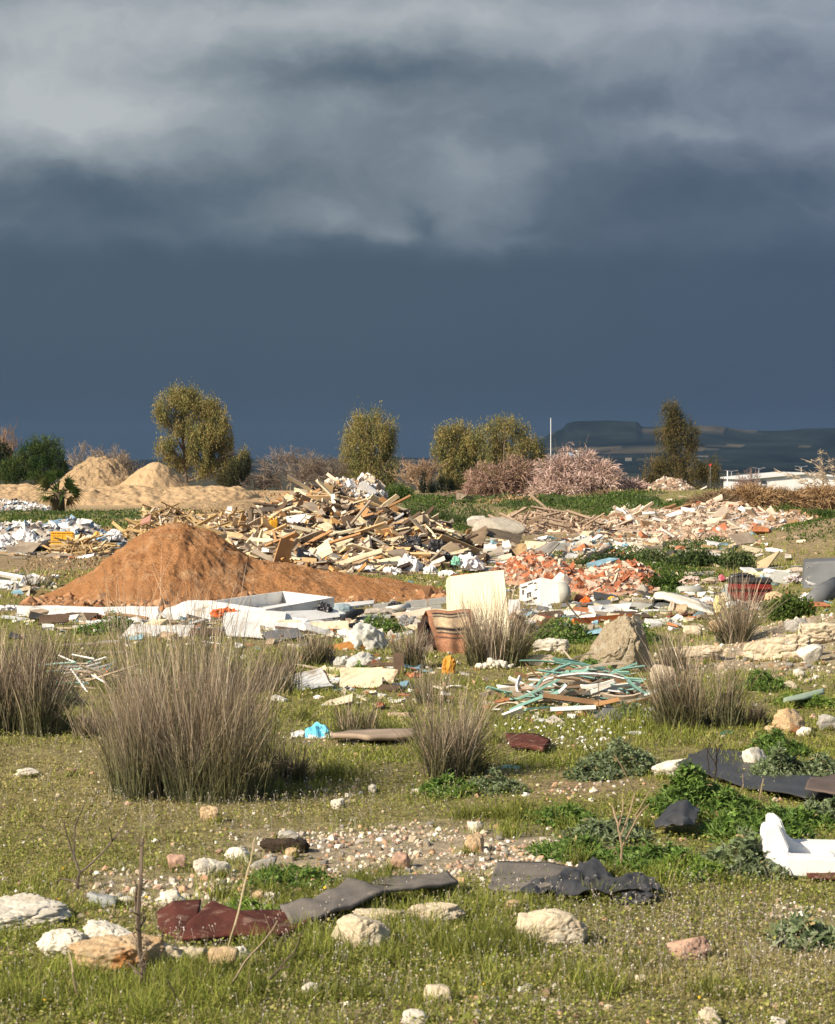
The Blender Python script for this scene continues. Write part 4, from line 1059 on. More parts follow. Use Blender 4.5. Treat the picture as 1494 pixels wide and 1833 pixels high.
shards('palmwaste', 1700, 304, .05, .15, FRONDC + RUBC[:4], (3.6, .6, .25), .3)
shards('frond', 500, 305, .05, .12, FRONDC, (4.5, .45, .25), .2)
shards('brickA', 2300, 306, .03, .085, BRICKC, (1.6, 1., .7), .3)
shards('brickB', 2300, 307, .03, .085, BRICKC, (1.6, 1., .7), .3)
shards('bark', 1500, 308, .05, .14, BARKC, (4., .6, .3), .3)
shards('field', 5200, 309, .035, .12, RUBC, (1.5, 1., .5), .3)
shards('boxes', 500, 310, .08, .2, RUBC, (1.4, 1, .6), .3)
shards('edge', 350, 311, .06, .16, BAGC, (1.5, 1.1, .5), .3)

# countable boards, bricks, chunks of the heaps: each its own object
def heap_pieces(h, n, seed, kinds, lo, hi, wr, tr, front=.45, tilt=.35, lift=.05, yawc=None):
    rg = np.random.default_rng(seed); x, y = heap_pts(h, n, rg, front, .07); z = heap_z(h, x, y)
    wts = np.array([k[5] for k in kinds], float); wts /= wts.sum()
    for i in range(n):
        nm, lb, ct, m, gp, _ = kinds[rg.choice(len(kinds), p=wts)]
        L_ = math.exp(rg.uniform(math.log(lo), math.log(hi)))
        yaw = rg.uniform(-1.1, 1.1) if yawc is None else rg.normal() * .6 + yawc
        pit = rg.normal() * tilt
        dr = np.array([math.cos(yaw) * math.cos(pit), math.sin(yaw) * math.cos(pit), math.sin(pit)])
        c = np.array([x[i], y[i], z[i] + lift + abs(dr[2]) * L_ * .25])
        V, Fq = bar(-dr * L_ / 2, dr * L_ / 2, rg.uniform(*wr), rg.uniform(*tr), rg.uniform(-1.0, 1.0), rg.normal() * .02, 2, rg.uniform(.75, 1.05), rg.uniform(0, .06), int(rg.integers(1e6)))
        tag(obj(nm, V, Fq, m, None, tuple(c)), lb, ct, gp)
TB = [('timber_board', 'cream painted timber board jumbled in the big timber pile', 'board', M_CREAM, 'cream boards in the timber pile', 4),
      ('timber_board', 'pale bare timber board jumbled in the big timber pile', 'board', M_CREAM2, 'pale bare boards in the timber pile', 3),
      ('timber_board', 'orange stained board jumbled in the big timber pile', 'board', M_ORANGE, 'orange boards in the timber pile', 2),
      ('chipboard_piece', 'tan chipboard piece jumbled in the big timber pile', 'board', M_MDF, 'chipboard pieces in the timber pile', 2),
      ('timber_board', 'weathered grey board jumbled in the big timber pile', 'board', M_GREYW, 'grey boards in the timber pile', 4),
      ('timber_board', 'dark brown board jumbled in the big timber pile', 'board', M_DARKW, 'dark boards in the timber pile', 3),
      ('timber_board', 'white painted strip jumbled in the big timber pile', 'board', M_WHITE, 'white strips in the timber pile', .8)]
heap_pieces('timber', 240, 401, TB, .25, 1.05, (.04, .12), (.015, .04), .35, .34)
heap_pieces('timber', 60, 402, TB, .25, .6, (.16, .42), (.012, .03), .4, .6)
heap_pieces('timber', 26, 412, [('rag', 'crumpled pale rag caught in the timber pile', 'rag', M_CLOTHB, 'pale rags in the timber pile', 1), ('film_scrap', 'black film scrap caught in the timber pile', 'scrap', M_BLACK, 'black film scraps in the timber pile', 1.4), ('card_scrap', 'cardboard scrap caught in the timber pile', 'scrap', M_CARDB, 'cardboard scraps in the timber pile', 1)], .2, .5, (.15, .35), (.01, .05), .4, .6)
BB = [('brick_piece', 'broken red brick piece on the brick rubble heap', 'brick', M_BRICK, 'red brick pieces on the rubble heap', 3),
      ('concrete_chunk', 'pale mortar lump on the brick rubble heap', 'rubble', mat('mortar', (.62, .52, .42), (.5, .4, .31), scale=8, rough=.95), 'mortar lumps on the brick heap', 2)]
heap_pieces('brickA', 80, 403, BB, .07, .19, (.05, .11), (.02, .05), .3, .5, .02)
heap_pieces('brickB', 110, 404, BB, .07, .19, (.05, .11), (.02, .05), .3, .5, .02)
FB = [('rubble_slab', 'pale broken slab in the wide rubble field', 'rubble', mat('pale_rubble', (.64, .54, .42), (.5, .4, .3), scale=5, rough=.95), 'pale slabs in the rubble field', 4),
      ('rubble_slab', 'brown broken board in the wide rubble field', 'board', M_BROWNW, 'brown boards in the rubble field', 1.5),
      ('rubble_slab', 'white plastic scrap in the wide rubble field', 'scrap', M_WHITE, 'white scraps in the rubble field', 1.5),
      ('brick_piece', 'lone red brick piece in the wide rubble field', 'brick', M_BRICK, 'red brick pieces in the rubble field', .5)]
heap_pieces('field', 120, 405, FB, .14, .55, (.08, .26), (.03, .08), .35, .35, .03)
BK = [('palm_branch', 'grey-brown dry palm branch on the tangled bark heap', 'branch', mat('dry_bark', (.40, .30, .21), (.28, .2, .14), scale=6, rough=.95), 'dry branches on the bark heap', 1)]
heap_pieces('bark', 60, 406, BK, .5, 1.3, (.04, .09), (.03, .06), .3, .25, .04)
FR = [('palm_frond', 'dry yellow-brown palm frond stalk on the frond heap', 'frond', mat('dry_frond', (.54, .39, .19), (.38, .25, .11), scale=6, rough=.9), 'dry frond stalks on the heaps', 1)]
heap_pieces('palmwaste', 46, 407, FR, .5, 1.4, (.04, .09), (.015, .03), .3, .3, .05)
heap_pieces('frond', 26, 408, [('palm_frond', 'dry brown palm stalk on the small stick heap beside the soil cone', 'frond', MATS['dry_frond'], 'stalks on the small stick heap', 1)], .5, 1.1, (.03, .06), (.02, .03), .2, .15, .04)
CR = [('rubble_slab', 'pale rubble lump on the crest behind the timber pile', 'rubble', MATS['pale_rubble'], 'lumps on the rubble crest', 2), ('plastic_scrap', 'white scrap on the crest behind the timber pile', 'scrap', M_WSACK, 'white scraps on the rubble crest', 2)]
heap_pieces('crest', 60, 409, CR, .15, .5, (.12, .3), (.05, .12), .2, .5, .03)

# ------------------------------------------------------------------ single pieces of the timber pile
def pl(name, label, cat, a, da, b, db, wpx, material, t=.03, roll=.9, **kw):
    d = (da + db) / 2
    return plank(name, label, cat, at(a[0], a[1], da), at(b[0], b[1], db), wpx * d / F, t, material, None, None, roll=roll, **kw)
T = 'timber_board'
pl(T, 'long cream plank with a brown stained far half slanting across the timber pile', 'board', (505, 973), 39.6, (634, 1004), 37.8, 11, M_CREAM, .05, 1.1, nseg=4, bend=-.01)
pl(T, 'short cream board slanting at the end of the timber pile near the soil cone', 'board', (459, 953), 41, (440, 976), 40.2, 7, M_CREAM, .03, 1.3)
pl(T, 'narrow cream board standing upright by the timber pile end', 'board', (463, 972), 40.2, (457, 1006), 39.6, 7.5, M_CREAM, .03, 1.4)
pl(T, 'thin cream batten hanging above the upright narrow board', 'board', (469, 950), 41, (461, 973), 40.4, 6, M_CREAM, .03, 1.2)
pl(T, 'rust orange plank leaning between two upright cream boards', 'board', (490, 955), 40, (504, 1010), 39, 12, M_ORANGE, .04, 1.3, chip=.05)
pslab(T, 'wide pale board leaning upright beside the rust orange plank', 'board', [(469, 986), (487, 985), (482, 954), (470, 955)], [39.8, 39.8, 40.6, 40.6], .03, M_CREAM)
pslab(T, 'broad cream board standing upright at the middle of the timber pile front', 'board', [(500, 998), (515, 997), (519, 949), (504, 949)], [38.8, 38.8, 40.4, 40.4], .04, M_CREAM)
pl(T, 'cream board sloping down from the folded grey sheet', 'board', (524, 942), 41, (568, 969), 39.4, 13, M_CREAM, .04, .8)
pl(T, 'white flaking board beside the sloping cream board', 'board', (536, 948), 40.6, (570, 970), 39.2, 9, M_WHITE, .03, .7)
pl(T, 'cream batten crossing beneath the yellow can', 'board', (555, 945), 40.8, (575, 951), 40, 8, M_CREAM, .04, .9)
pslab('chipboard_piece', 'rounded orange chipboard piece on the timber pile beside the grey door panel', 'board', [(600, 969), (633, 970), (635, 950), (603, 952)], [39.6, 39.6, 40.4, 40.4], .025, M_MDF, sub=8, edge=.14, seed=4)
pslab('door_panel', 'grey-brown door panel leaning on the timber pile', 'panel', [(646, 983), (664, 982), (648, 944), (633, 945)], [38.8, 38.8, 40.4, 40.4], .04, mat('greige_panel', (.50, .41, .31), (.43, .35, .26), scale=2, rough=.6))
pslab('veneer_sheet', 'dark brown veneer sheet tilted below the black sacks', 'panel', [(653, 968), (700, 982), (708, 974), (664, 957)], [39.4, 39.2, 40.4, 40.6], .02, M_BROWNW, sub=6, warp=.05)
pslab('chipboard_piece', 'orange-brown chipboard piece propped under the dark veneer sheet', 'board', [(662, 1000), (686, 990), (688, 967), (663, 979)], [38.6, 38.6, 39.6, 39.6], .025, M_ORANGE, sub=6, edge=.06, seed=7)
pslab('chipboard_piece', 'light tan chipboard piece high on the pile beside the black sacks', 'board', [(673, 953), (704, 946), (704, 932), (682, 937)], [40.6, 40.6, 41.6, 41.6], .025, M_MDF, sub=6, edge=.08, seed=9)
pslab('drawer_front', 'tan drawer front lying at the foot of the timber pile', 'board', [(664, 1025), (676, 1018), (661, 998), (646, 1003)], [37.6, 37.6, 38.4, 38.4], .05, M_MDF)
tag(tube('timber_log', [at(537, 1017, 38.2), at(580, 1015, 37.9), at(620, 1011, 37.8)], [.055, .05, .042], M_CREAM, None, 9), 'long peeled cream log at the foot of the timber pile', 'log')
tag(tube('foam_roll', [at(598, 1021, 37.4), at(622, 1019, 37.3), at(646, 1016, 37.4)], [.045, .05, .04], mat('orange_foam', (.58, .30, .07), (.44, .2, .05), scale=9, rough=.95, bump=.6, bscale=30), None, 9), 'short orange foam roll beside the peeled log', 'roll')
pl('plywood_strip', 'long curved grey plywood strip bridging the hollow beside the white sacks', 'board', (743, 979), 39, (832, 990), 38.4, 9, mat('grey_ply', (.50, .42, .33), (.40, .33, .25), rough=.8), .03, .5, nseg=6, bend=-.09)
pslab('plywood_sheet', 'orange plywood offcut standing under the curved grey strip', 'board', [(747, 1013), (770, 1011), (772, 991), (744, 985)], [38.0, 38.0, 38.6, 38.6], .02, mat('orange_ply', (.66, .38, .15), (.54, .29, .1), scale=3, rough=.7), sub=5, edge=.07, seed=3)
pl('timber_board', 'orange-brown plank lying above the sack filled hollow', 'board', (757, 968), 40.4, (815, 954), 41.4, 8, M_ORANGE, .03, .6)
pl('timber_board', 'pale plank poking out beside the white bag heap', 'board', (768, 1011), 37.8, (797, 1007), 38, 7, M_CREAM, .04, .8)
for k, (a, b, lab) in enumerate([((672, 999), (745, 990), 'lowest of three stacked pale battens beside the orange chipboard'), ((676, 994), (742, 984), 'middle of three stacked pale battens beside the orange chipboard'), ((690, 988), (752, 981), 'uppermost of three stacked pale battens beside the orange chipboard')]):
    pl(T, lab, 'batten', a, 38.8 + .1 * k, b, 38.8 + .1 * k, 6, [M_CREAM, M_CREAM2, M_CREAM][k], .04, .6)
pl('timber_post', 'short square post standing upright at the rear of the timber pile', 'post', (681, 927), 43, (679, 899), 43.4, 7, M_ORANGE, .08, 0.)
# cabinet on top
def cabinet():
    d = 43.; c = [np.array(at(*p, dd)) for p, dd in (((541, 907), 42.6), ((577, 905), 42.6), ((561, 876), 43.4), ((540, 876), 43.4))]
    e = empty('broken_cabinet', tuple(c[0]), 'broken open cabinet tipped up on top of the timber pile', 'cabinet')
    c = [q - c[0] for q in c]; n = np.cross(c[1] - c[0], c[3] - c[0]); n /= np.linalg.norm(n); n = n if n[1] > 0 else -n
    slab('back_panel', [q + n * .2 for q in c], .02, M_BROWNW, e, 3, .01)
    for k, nm in enumerate(('bottom_panel', 'side_panel', 'top_panel', 'side_panel')):
        a, b = c[k], c[(k + 1) % 4]; i = np.cross(n, b - a); i /= np.linalg.norm(i)
        slab(nm, [a, b, b + n * .2, a + n * .2], .03 if k != 1 else .05, [M_CREAM, M_CREAM, M_BROWNW, M_MDF][k], e)
cabinet()
pslab('timber_sheet', 'tan bent panel beside the broken cabinet', 'panel', [(503, 918), (536, 908), (534, 902), (517, 897)], [43, 43, 43.6, 43.8], .03, M_BROWNW, sub=6, warp=.05, seed=2)
pslab('timber_sheet', 'dark brown upright board behind the broken cabinet', 'board', [(534, 906), (545, 905), (547, 885), (536, 889)], [43.6, 43.6, 44, 44], .04, M_DARKW)
pslab('grey_sheet', 'folded grey-green sheet hanging below the tan bent panel', 'sheet', [(504, 948), (520, 948), (516, 918), (507, 922)], [40.8, 40.8, 42, 42], .015, mat('greygreen_sheet', (.38, .35, .26), (.28, .26, .19), rough=.7), sub=8, warp=.12, edge=.1, seed=5)
# yellow can
def jerrycan(label, px, py, d, h, material, yaw=0):
    p = at(px, py, d); e = empty('plastic_can', p, label, 'can', None, (0, .15, yaw))
    box('body', material, e, (h * .62, h * .36, h * .78), (0, 0, h * .39), bevel=h * .09, seg=3)
    tube('neck', [(h * .15, 0, h * .76), (h * .15, 0, h * .95)], [h * .09, h * .08], material, e, 8)
    tube('handle', [(-h * .25, 0, h * .76), (-h * .22, 0, h * .9), (0, 0, h * .9), (h * .05, 0, h * .77)], [h * .045] * 4, material, e, 6)
jerrycan('yellow plastic can on the timber pile below the tan bent panel', 487, 951, 41, .27, M_YELLOW, .3)
bag('crushed blue plastic scrap on the timber pile', 569, 939, 10, 8, 41.4, M_BLUES, 11, 'plastic_scrap', 'scrap', sub=3)
tag(tube('paint_bucket', [at(484, 1011, 38.6), at(499, 1008, 38.8)], [.055, .06], M_WHITE, None, 10), 'white paint bucket on its side where soil cone meets timber', 'bucket')

# sacks
BAGS = [('black rubbish sack on the crest of the sack filled hollow', 712, 962, 44, 26, 40.2, M_BLACK), ('black rubbish sack slumped below the sack on the crest', 738, 980, 36, 22, 39.2, M_BLACK),
        ('black rubbish sack beneath the orange-brown plank', 781, 986, 36, 22, 39, M_BLACK), ('small black sack tucked by the blue and green scraps', 800, 1005, 22, 18, 38, M_BLACK),
        ('large white woven sack standing at the foot of the timber pile', 735, 1030, 50, 40, 37, M_WSACK), ('white crumpled woven sack with a green end', 842, 1022, 54, 34, 37, M_WSACK), ('small pale lilac sack between the two large white sacks', 771, 1031, 30, 22, 36.8, M_WSACK),
        ('flat white sack spilling before the drawer front', 655, 1034, 54, 24, 36.6, M_WSACK), ('white rag heap under the tan drawer front', 700, 1033, 40, 20, 36.6, M_WSACK), ('flattened white sack lowest in front of the pile', 800, 1036, 40, 16, 36.2, M_WSACK),
        ('brown woven sack next to the curved grey strip', 818, 985, 26, 14, 39.2, mat('brown_sack', (.28, .19, .14), (.2, .13, .1), scale=6)),
        ('green cloth end hanging from the crumpled white sack', 815, 1012, 18, 18, 36.9, mat('mint_cloth', (.25, .55, .42), (.2, .45, .35), rough=.7)),
        ('white bag heap near the orange crate, largest', 48, 982, 60, 38, 46.6, M_WSACK), ('white sack lying behind the orange crate', 108, 958, 50, 18, 48, M_WSACK), ('white sack at the edge of the bag heap', 5, 985, 46, 30, 46.4, M_WSACK),
        ('black sack on top of the bag heap behind the orange crate', 146, 963, 40, 18, 47.6, M_BLACK), ('white sack with a torn corner beside the blue sheet', 205, 968, 32, 22, 47.6, M_WSACK), ('pale sack on top of the bag heap', 150, 948, 60, 13, 49, M_WSACK),
        ('small white bag under the orange crate', 122, 993, 36, 14, 44.6, M_WSACK), ('white bag on the rubbish behind the fan palm', 36, 918, 24, 14, 84, M_WSACK),
        ('white bag beside the long tan board', 1172, 992, 24, 18, 47, M_WSACK), ('white plastic bag caught above the rubble field', 1225, 936, 14, 14, 64, M_WSACK),
        ('pale blue bag beneath the green weed bush edge', 1202, 1032, 10, 9, 36, mat('iceblue_bag', (.45, .55, .68), (.4, .5, .6), rough=.4))]
for k, (lab, px, py, w_, h_, d, m) in enumerate(BAGS):
    bag(lab, px, py, w_, h_, d, m, 500 + k, 'rubbish_sack', 'sack', crumple=.5, depth=.8)
bag('crumpled blue plastic film on the brick rubble', 974, 1040, 42, 24, 34, M_BLUES, 540, 'plastic_film', 'plastic film', .45)
# open crate
def crate(label, px, py, wpx, hpx, d, material, yaw=.1):
    p = at(px, py, d); w_ = wpx * d / F; h_ = hpx * d / F
    e = empty('plastic_crate', p, label, 'crate', None, (-.12, 0, yaw))
    t = .015; dp = w_ * .7
    for s in (-1, 1):
        box('side_wall', material, e, (w_, t, h_), (0, s * dp / 2, h_ / 2)); box('end_wall', material, e, (t, dp - 2 * t, h_), (s * (w_ / 2 - t / 2), 0, h_ / 2))
    box('base', material, e, (w_ - 2 * t, dp - 2 * t, t), (0, 0, t))
    for k in range(3): box('rib', material, e, (w_ * .96, .012, .02), (0, -dp / 2 - .012, h_ * (.2 + .3 * k)))
    for k in range(5): box('rib', material, e, (.02, .012, h_ * .9), ((k - 2) * w_ * .21, -dp / 2 - .010, h_ * .5))
    box('rim', material, e, (w_ * 1.04, .03, .03), (0, -dp / 2 - .012, h_))
crate('orange-yellow plastic crate in front of the white bag heap', 112, 980, 40, 26, 45.8, M_YELLOW, .05)
pslab('cream_box_panel', 'cream box panel beside the orange-yellow crate', 'panel', [(131, 977), (153, 973), (148, 956), (132, 958)], [46, 46, 46.6, 46.6], .1, M_FRIDGE)
pslab('blue_board', 'sky blue sheet beside the white bags', 'sheet', [(165, 973), (188, 963), (192, 958), (172, 965)], [46, 46.2, 46.8, 46.6], .02, mat('sky_blue', (.16, .42, .72), (.2, .5, .8), rough=.4), sub=4, warp=.05)
pslab('white_sheet', 'white sheet wedged above the sky blue sheet', 'sheet', [(150, 972), (174, 970), (182, 958), (160, 960)], [46.4, 46.4, 47, 47], .02, M_WHITE, sub=4, warp=.05)
bag('small yellow bag over the sky blue sheet', 172, 960, 12, 9, 47, M_YELLOW, 545, 'plastic_bag', 'bag', sub=3)
tag(tube('foam_mattress', [at(64, 984, 45.8), at(80, 977, 45.9), at(94, 972, 46)], [.10, .12, .10], mat('charcoal_foam', (.06, .058, .06), (.04, .04, .042), rough=.9), None, 10), 'rolled charcoal mattress leaning against the orange-yellow crate', 'mattress')
pslab('pink_board', 'dull pink board on the rubble above the soil cone', 'board', [(250, 938), (268, 932), (270, 921), (254, 930)], [52, 52, 52.6, 52.6], .04, mat('dull_pink', (.46, .25, .19), (.38, .2, .15)))
pslab('white_carton', 'small white carton above the dry frond heap', 'carton', [(402, 918), (414, 919), (416, 905), (407, 907)], [56, 56, 56.4, 56.4], .15, M_WHITE, sub=3, warp=.05)

# ------------------------------------------------------------------ middle: slabs, panels, appliances
M_GRANITE = mat('rough_concrete', (.48, .44, .37), (.36, .32, .26), scale=7, rough=.95, bump=.8, bscale=20, bdist=.04)
rock('long rough concrete slab behind the tilted brown sheet', 893, 951, 98, 28, M_GRANITE, 61, .5, 'concrete_slab', 'concrete', loc=at(893, 954, 51), cuts=10)
rock('small pale concrete slab lying in the nettles', 853, 938, 36, 17, mat('pale_concrete', (.62, .58, .52), (.5, .46, .4), scale=6, bump=.6), 62, .6, 'concrete_slab', 'concrete', loc=at(853, 940, 58), cuts=10)
rock('grey stone lump beside the timber pile rear', 722, 935, 22, 18, M_CONC, 63, loc=at(722, 937, 44))
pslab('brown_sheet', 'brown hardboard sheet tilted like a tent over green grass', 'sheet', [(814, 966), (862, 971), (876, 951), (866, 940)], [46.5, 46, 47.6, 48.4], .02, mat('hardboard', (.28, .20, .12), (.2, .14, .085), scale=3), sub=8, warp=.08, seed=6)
pslab('brown_sheet', 'shaded dark flap of hardboard behind the tilted brown sheet', 'sheet', [(868, 960), (928, 974), (934, 960), (874, 945)], [47.6, 46.8, 48.6, 48.8], .02, mat('hardboard_shaded', (.15, .115, .07), (.10, .075, .05), scale=3), sub=8, warp=.08, seed=8)  # shadow side of the tent; its shade is put into the darker brown
pslab('chipboard_sheet', 'weathered grey board lying flat near the white crumpled sack', 'board', [(850, 997), (870, 1011), (904, 999), (898, 978)], [43, 41, 41.6, 44.2], .03, mat('weathered_board', (.44, .37, .30), (.34, .28, .22), scale=4, rough=.9), sub=4, warp=.04)
pslab('chipboard_sheet', 'lower weathered grey board before the brick rubble', 'board', [(862, 1018), (896, 1022), (906, 1008), (872, 1008)], [39.4, 39, 40.6, 40.6], .03, MATS['weathered_board'], sub=4, warp=.04)
e = pslab('sheet_panel', 'grey panel with a blue ringed mark tipped over the brick rubble', 'panel', [(926, 997), (968, 1003), (1002, 972), (985, 967)], [41, 40.6, 43.6, 43.8], .03, mat('grey_panel', (.40, .36, .31), (.31, .28, .24), scale=3, rough=.8), sub=6, warp=.06, seed=3)
def ring_mark(par, c, ux, uy, r1, r2, material):
    n = 28; V = []; 
    for k in range(n):
        a = k * 2 * math.pi / n
        for s in (1, .72): V.append(np.array(c) + np.array(ux) * math.cos(a) * r1 * s + np.array(uy) * math.sin(a) * r2 * s)
    q = np.array([[2 * k, (2 * k + 2) % (2 * n), (2 * k + 3) % (2 * n), 2 * k + 1] for k in range(n)])
    obj('painted_ring', np.array(V), q, material, par)
c0 = np.array(at(926, 997, 41)); ctr = np.array(at(952, 996, 41.2)) - c0 + np.array([0, -.09, .05])
ux = np.array(at(980, 988, 42)) - np.array(at(940, 1000, 41)); ux /= np.linalg.norm(ux); uy = np.array(at(990, 970, 43.6)) - np.array(at(950, 1000, 41)); uy /= np.linalg.norm(uy)
ring_mark(e, ctr, ux, uy, .17, .35, mat('blue_paint', (.12, .22, .36), (.1, .18, .3)))
pslab('cardboard_sheet', 'tan cardboard sheet folded between the grey boards', 'cardboard', [(913, 982), (931, 992), (945, 981), (933, 968)], [44, 43.4, 44, 45], .015, M_CARDB, sub=5, warp=.08, edge=.08, seed=3)
pslab('foam_block', 'long pale foam block below the tan cardboard', 'foam', [(890, 1003), (917, 998), (915, 990), (892, 995)], [41.4, 41.4, 42, 42], .1, mat('pale_foam', (.72, .66, .52), (.62, .56, .43), scale=5))
pslab('white_sheet', 'white sheet with a red edge behind the weathered board', 'sheet', [(897, 982), (915, 978), (910, 966), (899, 970)], [44, 44, 45, 45], .02, M_WHITE, sub=4, warp=.06)
pslab('white_board', 'white curved offcut beside the tilted hardboard', 'offcut', [(864, 984), (890, 980), (884, 974), (866, 976)], [44.4, 44.4, 45, 45], .05, M_WHITE, sub=5, warp=.06)
pslab('carton', 'white open carton in the weeds by the bark heap', 'carton', [(1010, 941), (1026, 940), (1024, 927), (1011, 926)], [60, 60, 60.3, 60.3], .3, M_WHITE)
pslab('beige_sheet', 'rolled beige cloth lying beside the grey-green weeds', 'cloth', [(1033, 1001), (1048, 999), (1092, 974), (1074, 969)], [41.6, 41.4, 45, 45.6], .05, M_CLOTHB, sub=10, warp=.14, edge=.1, seed=2)
pslab('beige_sheet', 'upright beige cloth strip behind the ringed grey panel', 'cloth', [(1004, 999), (1016, 994), (1022, 974), (1010, 978)], [43, 43, 44.4, 44.4], .02, M_CLOTHB, sub=8, warp=.12, edge=.1, seed=9)
pl(T, 'long tan board lying before the rubble field', 'board', (1158, 995), 44, (1218, 983), 46, 11, M_MDF, .03, .5, nseg=3, taper=.7, chip=.1)
pslab('timber_board', 'pointed pale board propped on the grassy bank', 'board', [(1355, 1022), (1371, 1019), (1396, 985), (1355, 1006)], [38, 38, 39.5, 39], .03, mat('pointed_board', (.62, .48, .29), (.52, .39, .22), rough=.8))
pl('white_beam', 'upper of two white beams behind the red bin', 'beam', (1343, 1023), 37.4, (1447, 1016), 38.6, 6, M_WHITE, .09, 0.)
pl('white_beam', 'lower of two white beams behind the red bin', 'beam', (1350, 1032), 36, (1447, 1023), 37.2, 8, M_WHITE, .11, 0.)
pl('timber_branch', 'pale bare branch lying in the rust brown brush', 'branch', (1343, 924), 80, (1388, 908), 88, 4, M_CREAM2, .06, 0., nseg=3, bend=.04)
pl('timber_batten', 'thin white batten lying over the brick rubble', 'batten', (1086, 1026), 36, (1152, 1048), 33.4, 5, mat('batten_wood', (.62, .54, .44), (.5, .43, .35)), .03, .4)
pl('timber_batten', 'brown batten leading to the tipped mattress', 'batten', (1122, 1066), 31, (1168, 1078), 29.4, 6, M_BROWNW, .04, .4)
tag(tube('clay_pipe', [at(1127, 1037, 34.4), at(1140, 1039, 34.2), at(1152, 1044, 34)], [.06, .065, .06], mat('clay', (.58, .17, .06), (.48, .13, .05), rough=.7), None, 10), 'rounded red clay tile on the brick rubble beside the thin white batten', 'tile')
rock('white broken block with a dark hollow on the brick rubble', 1006, 1066, 46, 40, mat('white_block', (.76, .70, .60), (.64, .57, .47), scale=5, bump=.5, c3=(.45, .34, .22), s3=4, t3=.6), 71, .8, 'broken_block', 'block', cuts=12, loc=at(1006, 1064, 32.2))
for k, (px, py, w_, h_, lab) in enumerate([(1078, 1047, 22, 14, 'pale cut block among the red bricks'), (1116, 1050, 18, 16, 'grey mortar block at the end of the batten'), (1150, 1062, 22, 18, 'pale grey stone at the brick heap edge'), (1040, 1075, 24, 14, 'brown brick lump below the white broken block')]):
    rock(lab, px, py, w_, h_, [MATS['mortar'], M_CONC, M_CONC, M_BRICK][k], 73 + k, .8, 'rubble_block', 'block', cuts=11, loc=at(px, py + 2, D(py + 3)))

# washing machine
def washer():
    c = [np.array(at(*p, d)) for p, d in (((929, 1091), 29.3), ((965, 1081), 28.6), ((967, 1034), 28.8), ((930, 1047), 29.6))]
    e = empty('washing_machine', tuple(c[0]), 'dumped white washing machine with slotted front panel', 'washing machine')
    c = [q - c[0] for q in c]
    n = np.cross(c[1] - c[0], c[3] - c[0]); n /= np.linalg.norm(n); n = n if n[1] > 0 else -n
    n = n * .8 + np.array([.75, 0, 0]); n /= np.linalg.norm(n)
    V = [*c] + [q + n * .34 for q in c]
    obj('body', V, [(0, 1, 2, 3), (7, 6, 5, 4), (0, 4, 5, 1), (1, 5, 6, 2), (2, 6, 7, 3), (3, 7, 4, 0)], M_WHITE, e)
    u, v = c[1] - c[0], c[3] - c[0]; nn_ = np.cross(u, v); nn_ /= np.linalg.norm(nn_); nn_ = nn_ if nn_[1] < 0 else -nn_
    dk = mat('slot_dark', (.07, .065, .06), (.1, .09, .08))
    for k, (a, b, w_, h_) in enumerate([(.15, .80, .22, .035), (.5, .86, .2, .035), (.8, .80, .12, .05), (.2, .55, .05, .12), (.45, .50, .16, .03), (.45, .36, .05, .12), (.58, .36, .05, .12), (.82, .55, .1, .03), (.3, .18, .3, .03), (.75, .22, .14, .04)]):
        w_ *= 1.3; h_ *= 1.5; p = u * a + v * b + nn_ * .022
        q = [p, p + u * w_, p + u * w_ + v * h_, p + v * h_]
        slab('slot', q, .004, dk, e)
    m = c[1] * .5 + c[2] * .5 + n * .2; sd = np.cross(c[2] - c[1], n); sd /= np.linalg.norm(sd); sd = sd if sd[0] > 0 else -sd
    tube('drum', [m + n * .05 + np.array([.0, .02, .0]), m + n * .05 + np.array([.09, .03, 0]), m + n * .05 + np.array([.13, .04, 0])], [.15, .145, .10], M_LGREY, e, 18)
washer()
pslab('foam_sheet', 'small white polystyrene sheet at the foot of the washing machine', 'polystyrene', [(908, 1108), (930, 1104), (930, 1072), (911, 1074)], [26.4, 26.6, 27.2, 27.2], .03, M_WHITE, sub=4, warp=.02)
pslab('foam_sheet', 'white polystyrene slab lying beside the washing machine', 'polystyrene', [(944, 1093), (990, 1094), (985, 1080), (966, 1077)], [27.4, 27.4, 28.6, 28.8], .05, M_WHITE, sub=3, warp=.02)
# tall cream refrigerator door
def fridge_panel():
    c = [np.array(at(*p, d)) for p, d in (((806, 1138), 23.4), ((914, 1142), 23.1), ((901, 1020), 23.9), ((804, 1031), 24.1))]
    e = empty('refrigerator_shell', tuple(c[0]), 'big cream enamel refrigerator door standing upright behind the rushes', 'refrigerator door')
    c = [q - c[0] for q in c]
    slab('outer_skin', c, .03, M_FRIDGE, e, 6, .012, 2)
    n = np.cross(c[1] - c[0], c[3] - c[0]); n /= np.linalg.norm(n); n = n if n[1] > 0 else -n
    i = [q * .94 + np.mean(c, axis=0) * .06 + n * .033 for q in c]
    slab('inner_liner', i, .05, M_WHITE, e, 4, .01)
    slab('edge_strip', [c[0] + np.array([-.035, .08, 0]), c[0] + np.array([-.004, .01, 0]), c[3] + np.array([-.004, .01, 0]), c[3] + np.array([-.035, .08, -.05])], .01, M_FRIDGE, e)
fridge_panel()

